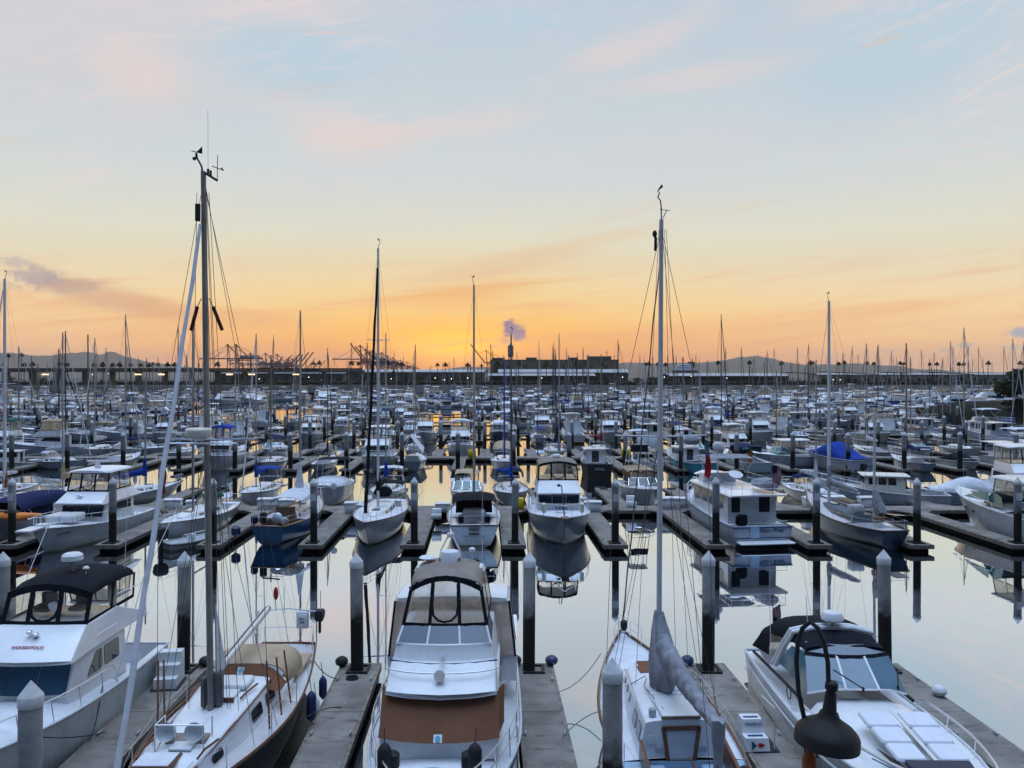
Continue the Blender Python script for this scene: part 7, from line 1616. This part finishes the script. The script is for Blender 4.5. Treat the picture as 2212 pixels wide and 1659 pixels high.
# water tower
Y = 900; wt = thing('water_tower', 'pale cylindrical water tower with cone roof on red legs', 'water tower', (X(1103,Y), Y, 3.4)); z0 = Z(767,Y)-3.4; z1 = Z(748,Y)-3.4; zc = Z(742.5,Y)-3.4
MB().lathe([(1.2,z0-3),(3.2,z0-1),(3.35,z0),(3.35,z1)], n=18).build('tank', mat('tower_tank', (.34,.31,.28), .7, var=.3, scale=.3), wt); MB().lathe([(3.6,z1-.2),(3.6,z1),(.2,zc)], n=18).build('roof', GRW, wt)
for a in (45,135,225,315): MB().tube([(4.2*math.cos(R(a)),4.2*math.sin(R(a)),0),(3.1*math.cos(R(a)),3.1*math.sin(R(a)),z0)], .32, 6).build('leg', mat('red_oxide_steel',(.24,.06,.03),.6), wt)
br = MB()
for a in (45,135,225,315):
    for f0, f1 in ((.2,.55),(.55,.9)):
        k0, k1 = 4.2-1.1*f0, 4.2-1.1*f1; b_ = a+90
        br.tube([(k0*math.cos(R(a)),k0*math.sin(R(a)),z0*f0),(k1*math.cos(R(b_)),k1*math.sin(R(b_)),z0*f1)], .12, 4)
br.build('bracing', mat('red_oxide_steel',(.24,.06,.03),.6), wt)
# container cranes
CRED = mat('crane_red_steel', (.20,.05,.045), .6, var=.15, scale=.1); CBLU = mat('crane_blue_steel', (.09,.10,.15), .6, var=.15, scale=.1); CWHT = mat('crane_grey_steel', (.25,.25,.27), .6, var=.15, scale=.1)
def crane(label, c, Y, m, up, side, s=1.0, rz=0):
    t = thing('container_crane', label, 'crane', (X(c,Y), Y, 3.4), rz, 'container cranes on the skyline'); t.scale = (s*side, s, s)
    lg = 44
    for xx in (0, 24):
        for yy in (-9, 9): MB().tube([(xx,yy,0),(xx,yy*.75,lg)], .95, 4).build('leg', m, t)
    f = MB()
    for yy in (-8.5,8.5):
        f.tube([(0,yy,14),(24,yy,14)], .8, 4); f.tube([(0,yy*.85,40),(24,yy*.85,40)], .8, 4); f.tube([(24,yy,14),(0,yy*.8,40)], .5, 4)
    for xx in (0,24): f.tube([(xx,-9,14),(xx,9,14)], .8, 4); f.tube([(xx,-7,lg),(xx,7,lg)], .8, 4)
    f.build('portal_frame', m, t)
    a = MB()
    for yy in (-4,4): a.tube([(0,yy*1.6,lg),(-2,yy*.3,70)], .75, 4); a.tube([(-2,yy*.3,70),(24,yy*1.6,lg)], .55, 4)
    a.box((-2,0,70.5),(3,5,1.6)); a.build('apex_frame', m, t)
    g = MB()
    for yy in (-2.5,2.5): g.box((22,yy,lg-1),(56,1.0,2.2))
    g.build('rear_girder', m, t); MB().box((30,0,lg+2.6),(13,8,5)).build('machinery_house', CWHT, t)
    bm_ = MB(); ang = R(52) if up else 0; L_ = 52
    P0 = Vector((-5,0,lg-1)); D = Vector((-math.cos(ang),0,math.sin(ang)))
    for yy in (-2.5,2.5): bm_.tube([P0+Vector((0,yy,0)), P0+D*L_+Vector((0,yy,0))], 1.15, 4)
    for i in range(9): bm_.tube([P0+D*L_*(i/8)+Vector((0,-2.5,0)), P0+D*L_*(i/8)+Vector((0,2.5,0))], .4, 4)
    bm_.build('boom', m, t)
    st_ = MB()
    for fr_ in ((.45,.9) if not up else (.5,)): st_.tube([Vector((-2,0,70)), P0+D*L_*fr_], .35, 4)
    st_.tube([(-2,0,70),(48,0,lg)], .35, 4); st_.build('stay', m, t)
    return t
for i, (c, Y, m, up, sd, s) in enumerate([(494,1500,CRED,0,1,1.0),(512,1500,CRED,0,1,1.0),(575,1620,CBLU,0,1,.82),(600,1650,CBLU,0,1,.80),(622,1560,CRED,1,-1,.66),(640,1600,CRED,1,-1,.70),(650,1640,CRED,1,-1,.72),(672,1750,CBLU,1,-1,.55),(684,1800,CBLU,1,-1,.55),(780,1500,CRED,0,1,.98),(792,1560,CRED,1,1,.90),(806,1650,CBLU,0,1,.92),(820,1700,CBLU,0,1,.86),(838,1800,CBLU,0,1,.82),(850,1900,CBLU,0,1,.78),(1052,1250,CRED,1,1,.72),(542,1700,CBLU,0,1,.85),(558,1750,CBLU,0,1,.80),(588,1700,CRED,1,-1,.62),(606,1700,CRED,1,-1,.66),(630,1750,CBLU,1,-1,.70),(660,1800,CBLU,1,-1,.60),(866,2000,CBLU,0,1,.74),(880,2100,CBLU,0,1,.70),(826,1760,CRED,0,1,.9),(800,1600,CRED,1,1,.85)]):
    lab = ['pair of','']; 
    crane((['red container crane with lowered boom in the left crane group','red container crane with lowered boom in the left crane group','blue container crane in the middle of the left crane group','blue container crane in the middle of the left crane group','red container crane with raised boom right in the left crane group','red container crane with raised boom right in the left crane group','red container crane with raised boom right in the left crane group','small distant crane with raised boom at the right end of the left group','small distant crane with raised boom at the right end of the left group','red container crane with level boom at the left of the second crane group','red container crane with raised boom in the second crane group','blue container crane in the second crane group','blue container crane in the second crane group','blue container crane in the second crane group','blue container crane in the second crane group','lone orange-red crane with raised boom left of the beige building']+['blue container crane in the middle of the left crane group']*2+['red container crane with raised boom right in the left crane group']*2+['small distant crane with raised boom at the right end of the left group']*2+['blue container crane in the second crane group']*2+['red container crane in the middle of the second crane group','red container crane with raised boom in the second crane group'])[i], c, Y, m, up, sd, s)
for c, rr in ((100,-1),(118,1),(185,1)):
    t = crane('distant low crane with raised boom before the left hills', c, 2300, CRED, 1, rr, .42)
# elevated roadway at left
Y = 690; rw = thing('elevated_roadway', 'long elevated roadway with lamps beneath, along the far left shore', 'bridge', (X(350,Y), Y, 3.4)); w = X(745,Y)-X(-120,Y)
zt = Z(797,Y)-3.4; zb = Z(803.5,Y)-3.4
MB().box((0,6,(zt+zb)/2-.5),(w,14,zt-zb-1)).build('deck', mat('roadway_concrete',(.10,.10,.105),.9,var=.2,scale=.05), rw); MB().box((0,-1.2,zt-.1),(w,.4,1.6)).build('parapet', mat('roadway_parapet',(.035,.03,.03),.9), rw)
for i in range(15):
    MB().box((-w/2+w*(i+.5)/15, 6, zb/2), (2.2,8,zb)).build('pier', GRW, rw)
LAMPM = emit('warm_lamp_glow', (1,.72,.36), 3.0)
for c in (100,300,350,447,497,545,640): MB().box((X(c,Y)-X(350,Y), -1.6, zb-2.2),(5.5,.5,1.0)).build('lamp', LAMPM, rw)
# cargo ship
Y = 1100; sh = thing('cargo_ship', 'white ship superstructure with a brown funnel behind the long white shed', 'ship', (X(1480,Y), Y, 2.0)); zz = Z(784,Y)-2; z2 = Z(803,Y)-2
MB().box((0,0,z2/2+1),(34,20,z2+2)).build('hull', GRW, sh)
for i, (ww, h0, h1) in enumerate(((26,z2,z2+4.5),(22,z2+4.5,z2+8),(18,z2+8,z2+11))): MB().box((-2+i*.5,0,(h0+h1)/2),(ww,14,h1-h0),bev=.4).build('deckhouse', WHITEP, sh)
MB().box((9,2,z2+10),(9,8,9),bev=.8).build('funnel', mat('brown_funnel',(.12,.055,.03),.6), sh); MB().tube([(-4,0,z2+10),(-4,0,z2+21)], .35, 5).box((-4,0,z2+17),(6,.4,.4)).build('ship_mast', DARKSPAR, sh)
# canopies of the car park at right
for i, (c0, c1, r0, r1) in enumerate(((1700,1762,803.5,806.5),(1780,1895,802.5,807.5),(1918,1962,803,806),(2010,2105,803,808))):
    Y = 720; t = thing('parking_canopy', ['short tilted parking canopy at the right end of the long white shed','long tilted parking canopy right of the slate ketch mast','short tilted parking canopy on the right shore','long tilted parking canopy at far right of the shore'][i], 'canopy', (X((c0+c1)/2,Y), Y, 3.4), 0, 'tilted parking canopies')
    w = X(c1,Y)-X(c0,Y); za = Z(r0,Y)-3.4; zb = Z(r1,Y)-3.4
    MB().loft([[(-w/2,y,za),(w/2,y,zb),(w/2,y,zb-.45),(-w/2,y,za-.45)] for y in (0,14)]).build('canopy_roof', mat('canopy_dark',(.045,.04,.038),.7), t)
    for k in (-.35,0,.35): MB().box((k*w,7,(za+zb)/4),(.6,.6,(za+zb)/2-.4)).build('post', GRW, t)
shed('warehouse', 'long low pale building behind the parking canopies at right', 1770, 2230, 806, 809, 790, 30, ROOFW, mat('pale_far_wall',(.45,.40,.33),.9), bays=20)
# cars and vans as pale specks along the quay would be too small to tell apart: low planting instead
LEAF = mat('dark_foliage', (.022,.032,.014), .9, var=.5, scale=.5); PALMF = mat('palm_frond', (.045,.045,.022), .9, var=.4, scale=.5); TRUNK = mat('palm_trunk', (.09,.07,.05), .95, var=.3, scale=1)
random.seed(11)
hd = MB()
for i in range(2200):
    c = random.uniform(-60, 2260); Y = random.uniform(SHORE+10, SHORE+26); x = X(c, Y); r_ = random.uniform(.8,2.2)
    hd.ball((x, Y, 3.4+r_*.6+random.uniform(0,1.2)), r_, (random.uniform(.8,1.5),1,random.uniform(.6,1.1)), 5)
hd = hd.build('shore_shrubs', LEAF); tag(hd, 'dark band of low shrubs along the far shore', 'shrubs', None, 'stuff')
def leafcloud(mb, c, rx, rz, n, size, rnd=random):
    for i in range(n):
        u = Vector((rnd.gauss(0,1), rnd.gauss(0,1), rnd.gauss(0,1))).normalized()*(rnd.random()**.45)
        p = Vector(c)+Vector((u.x*rx, u.y*rx, u.z*rz)); a = Vector((rnd.uniform(-1,1),rnd.uniform(-1,1),rnd.uniform(-.6,.6))).normalized()*size; b_ = a.orthogonal().normalized()*size*.6
        mb.add([p-a-b_*.3, p+b_, p+a, p-b_], [[0,1,2,3]])
def round_tree(label, x, y, z, h, r, n=260, group=None, name='shore_tree'):
    t = thing(name, label, 'tree', (x, y, z), random.uniform(0,6), group)
    MB().tube([(0,0,0),(.1,.1,h*.35),(.2,0,h*.6)], r*.09, 6, r*.04).build('trunk', TRUNK, t)
    c = MB()
    for i in range(9): leafcloud(c, (random.uniform(-.55,.55)*r, random.uniform(-.5,.5)*r, h*random.uniform(.4,.85)), r*random.uniform(.4,.6), h*random.uniform(.16,.26), n//9, r*.11)
    c.build('crown', LEAF, t); return t
for c, h, r_ in ((20,9,6),(95,8,6),(515,9,6.5),(655,9,7),(690,8,5),(752,7,5),(900,8,5),(945,7,5),(985,9,6),(1020,7,6),(1100,6,5),(1200,6,5),(1265,7,5),(1310,6,5),(1412,8,7),(1380,7,6),(1440,7,5),(1830,7,6),(1965,7,5),(2000,6,5),(2080,8,5),(2120,7,6)):
    Y = SHORE+random.uniform(22,34); round_tree('dark rounded tree on the far shore in front of the warehouses', X(c,Y), Y, 3.4, h, r_, 300, 'rounded trees along the far shore')
Y = SHORE+26; t = thing('cypress_tree', 'dark pointed cypress below the second crane group', 'tree', (X(850,Y), Y, 3.4)); c = MB()
for i in range(10): leafcloud(c, (random.uniform(-1,1), 0, 1.5+i*1.35), 4.2*(1-i/11), 1.6, 50, .7)
c.build('crown', LEAF, t); MB().tube([(0,0,0),(0,0,13)], .35, 5, .1).build('trunk', TRUNK, t)
def palm_mesh(n, droop):
    c = MB()
    for i in range(n):
        a = R(360*i/n*2.4+random.uniform(-12,12)); e0 = R(random.uniform(-35,75)); L_ = random.uniform(1.9,2.6); q_ = []
        for k in range(5):
            f = k/4; q_.append(Vector((math.cos(a)*math.cos(e0)*L_*f, math.sin(a)*math.cos(e0)*L_*f, math.sin(e0)*L_*f-droop*f*f*1.2)))
        sd_ = Vector((-math.sin(a), math.cos(a), 0)); wv = (.2,.5,.62,.45,.06); k5_ = range(5)
        c.add([q_[k]+sd_*wv[k]+Vector((0,0,-.15*wv[k])) for k in k5_]+[q_[k]-sd_*wv[k]+Vector((0,0,-.15*wv[k])) for k in k5_], [[k,k+1,k+6,k+5] for k in range(4)])
    return c
PT = []
for v_ in range(3):
    t = thing('palm_tree', 'x', 'palm tree'); palm_mesh(64, .9).build('crown', PALMF, t); m = MB().tube([(0,0,-1),(.2,.1,-.5),(0,0,0)], .4, 6); m.build('dead_frond_skirt', TRUNK, t); PT.append(t)
LP = [(18,768,1),(46,766,1),(8,787,.9),(52,787,1.1),(70,786,1.3),(128,786,1),(145,787,1.1),(203,788,1.2),(222,787,1.3),(243,788,1.2),(258,787,1.3),(282,788,1),(303,788,1),(322,789,1.1),(330,786,.8),(342,787,1),(362,787,1.2),(377,787,1.1),(470,786,1.3),(678,785,.9),(690,784,1.1),(760,784,1.1),(775,785,1),(838,785,1),(858,786,1.2),(868,786,1),(945,788,1.0),(962,787,1.1),(1010,788,1.2),(1040,790,.8),(1075,786,1.3),(1120,784,1.3),(1180,786,1.3),(1245,784,1.2),(1262,784,1.2),(1300,785,1.1),(1395,786,1),(1402,785,1.1),(1421,786,1),(1438,787,1),
      (1552,783,1.15),(1620,783,1.15),(1688,784,1.15),(1750,783,1.15),(1756,784,1),(1812,785,1),(1824,783,1),(1873,784,1.0),(1888,785,1),(1945,784,1),(1953,786,.9),(2008,786,.9),(2024,786,1),(2072,786,1),(2082,786,.95),(2135,784,1.1),(2204,784,1.1)]
fi = [True]*3
for i, (c, r_, s) in enumerate(LP):
    v_ = i % 3; Y = random.uniform(SHORE+15, SHORE+60); z = Z(r_-1, Y)
    o = PT[v_] if fi[v_] else copy_tree(PT[v_]); fi[v_] = False
    o.location = (X(c,Y), Y, z); s *= 1.18; o.scale = (s,s,s); o.rotation_euler = (0,0,random.uniform(0,6))
    for ch in list(kids(o)):
        if ch.name.startswith('trunk'): KIDS[o.name].remove(ch); bpy.data.objects.remove(ch)
    MB().tube([(0,0,(3.4-z)/s),(random.uniform(-.4,.4),0,(3.4-z)/s*.5),(0,0,0)], .30, 6, .2).build('trunk', TRUNK, o)
    o['label'] = 'tall thin palm with a round dark crown on the skyline of the far shore'; o['group'] = 'palms along the far shore'
# street lamps on the shore
SL = emit('white_lamp_glow', (1,.90,.70), 5)
lp0 = thing('street_lamp', 'small lit street lamp on the far shore', 'street lamp', (0,0,3.4), 0, 'lit street lamps along the far shore'); MB().tube([(0,0,0),(0,0,7.2)], .12, 5).build('pole', GRW, lp0); MB().ball((0,-.2,7.3), .34).build('lamp_head', SL, lp0)
for i, (c, z) in enumerate([(443,0),(440,-1),(667,0),(527,-3),(560,-2),(695,-3),(940,-1),(975,-2),(1010,-1),(1060,-2),(1170,-1),(1345,0),(1427,0),(1435,0),(1493,1),(1570,-1),(1800,-3),(1815,-3),(960,-3),(845,-2),(20,-2),(160,3),(200,3),(235,4)]):
    o = lp0 if i == 0 else copy_tree(lp0); Y = SHORE+random.uniform(4,16); o.location = (X(c,Y), Y, 3.4+z*.8)
# right-hand bank with the big dark tree
b = MB(); rs = []
for i in range(25):
    f = i/24; x0 = 96+110*f; y0 = 175+f*18+6*math.sin(i*1.7); rs.append([(x0, y0-7, -1), (x0+.5, y0-3+random.uniform(-1,1), .9), (x0+1, y0, 2.3+1.6*min(1,f*4)), (x0+12, y0+40, 2.6+1.6*min(1,f*4)), (x0+16, y0+60, -1)])
b.loft(rs, closed=False); struct(b.build('bank', mat('dark_grass_bank', (.014,.015,.012), .95, var=.4, scale=.5, bump=.6, bscale=3)))
t = round_tree('large dark bushy tree on the bank at the right edge', 151, 226, 3.2, 10.5, 7.5, 2600, name='bushy_tree')
round_tree('dark bush beside the large tree on the right bank', 158, 214, 3.2, 7.5, 6, 1500, name='bushy_tree')
for i in range(3): round_tree('low dark shrub on the slope of the right bank', 120+13*i, 183+3*i, 2.6, 3.2, 3.5, 500, 'shrubs on the right bank', 'shrub')

# ------------------------------------------------------------------ the air
hz = MB().box((0, 7150, 205), (33000, 15000, 416)).build('haze', bpy.data.materials.new('haze_air')); hz['kind'] = 'stuff'
hm = bpy.data.materials['haze_air']; hm.use_nodes = True; t = hm.node_tree; t.nodes.clear()
vo = t.nodes.new('ShaderNodeVolumePrincipled'); vo.inputs['Color'].default_value = (.95,.84,.74,1); vo.inputs['Density'].default_value = 5.4e-5; vo.inputs['Anisotropy'].default_value = .35
om = t.nodes.new('ShaderNodeOutputMaterial'); t.links.new(vo.outputs[0], om.inputs['Volume'])
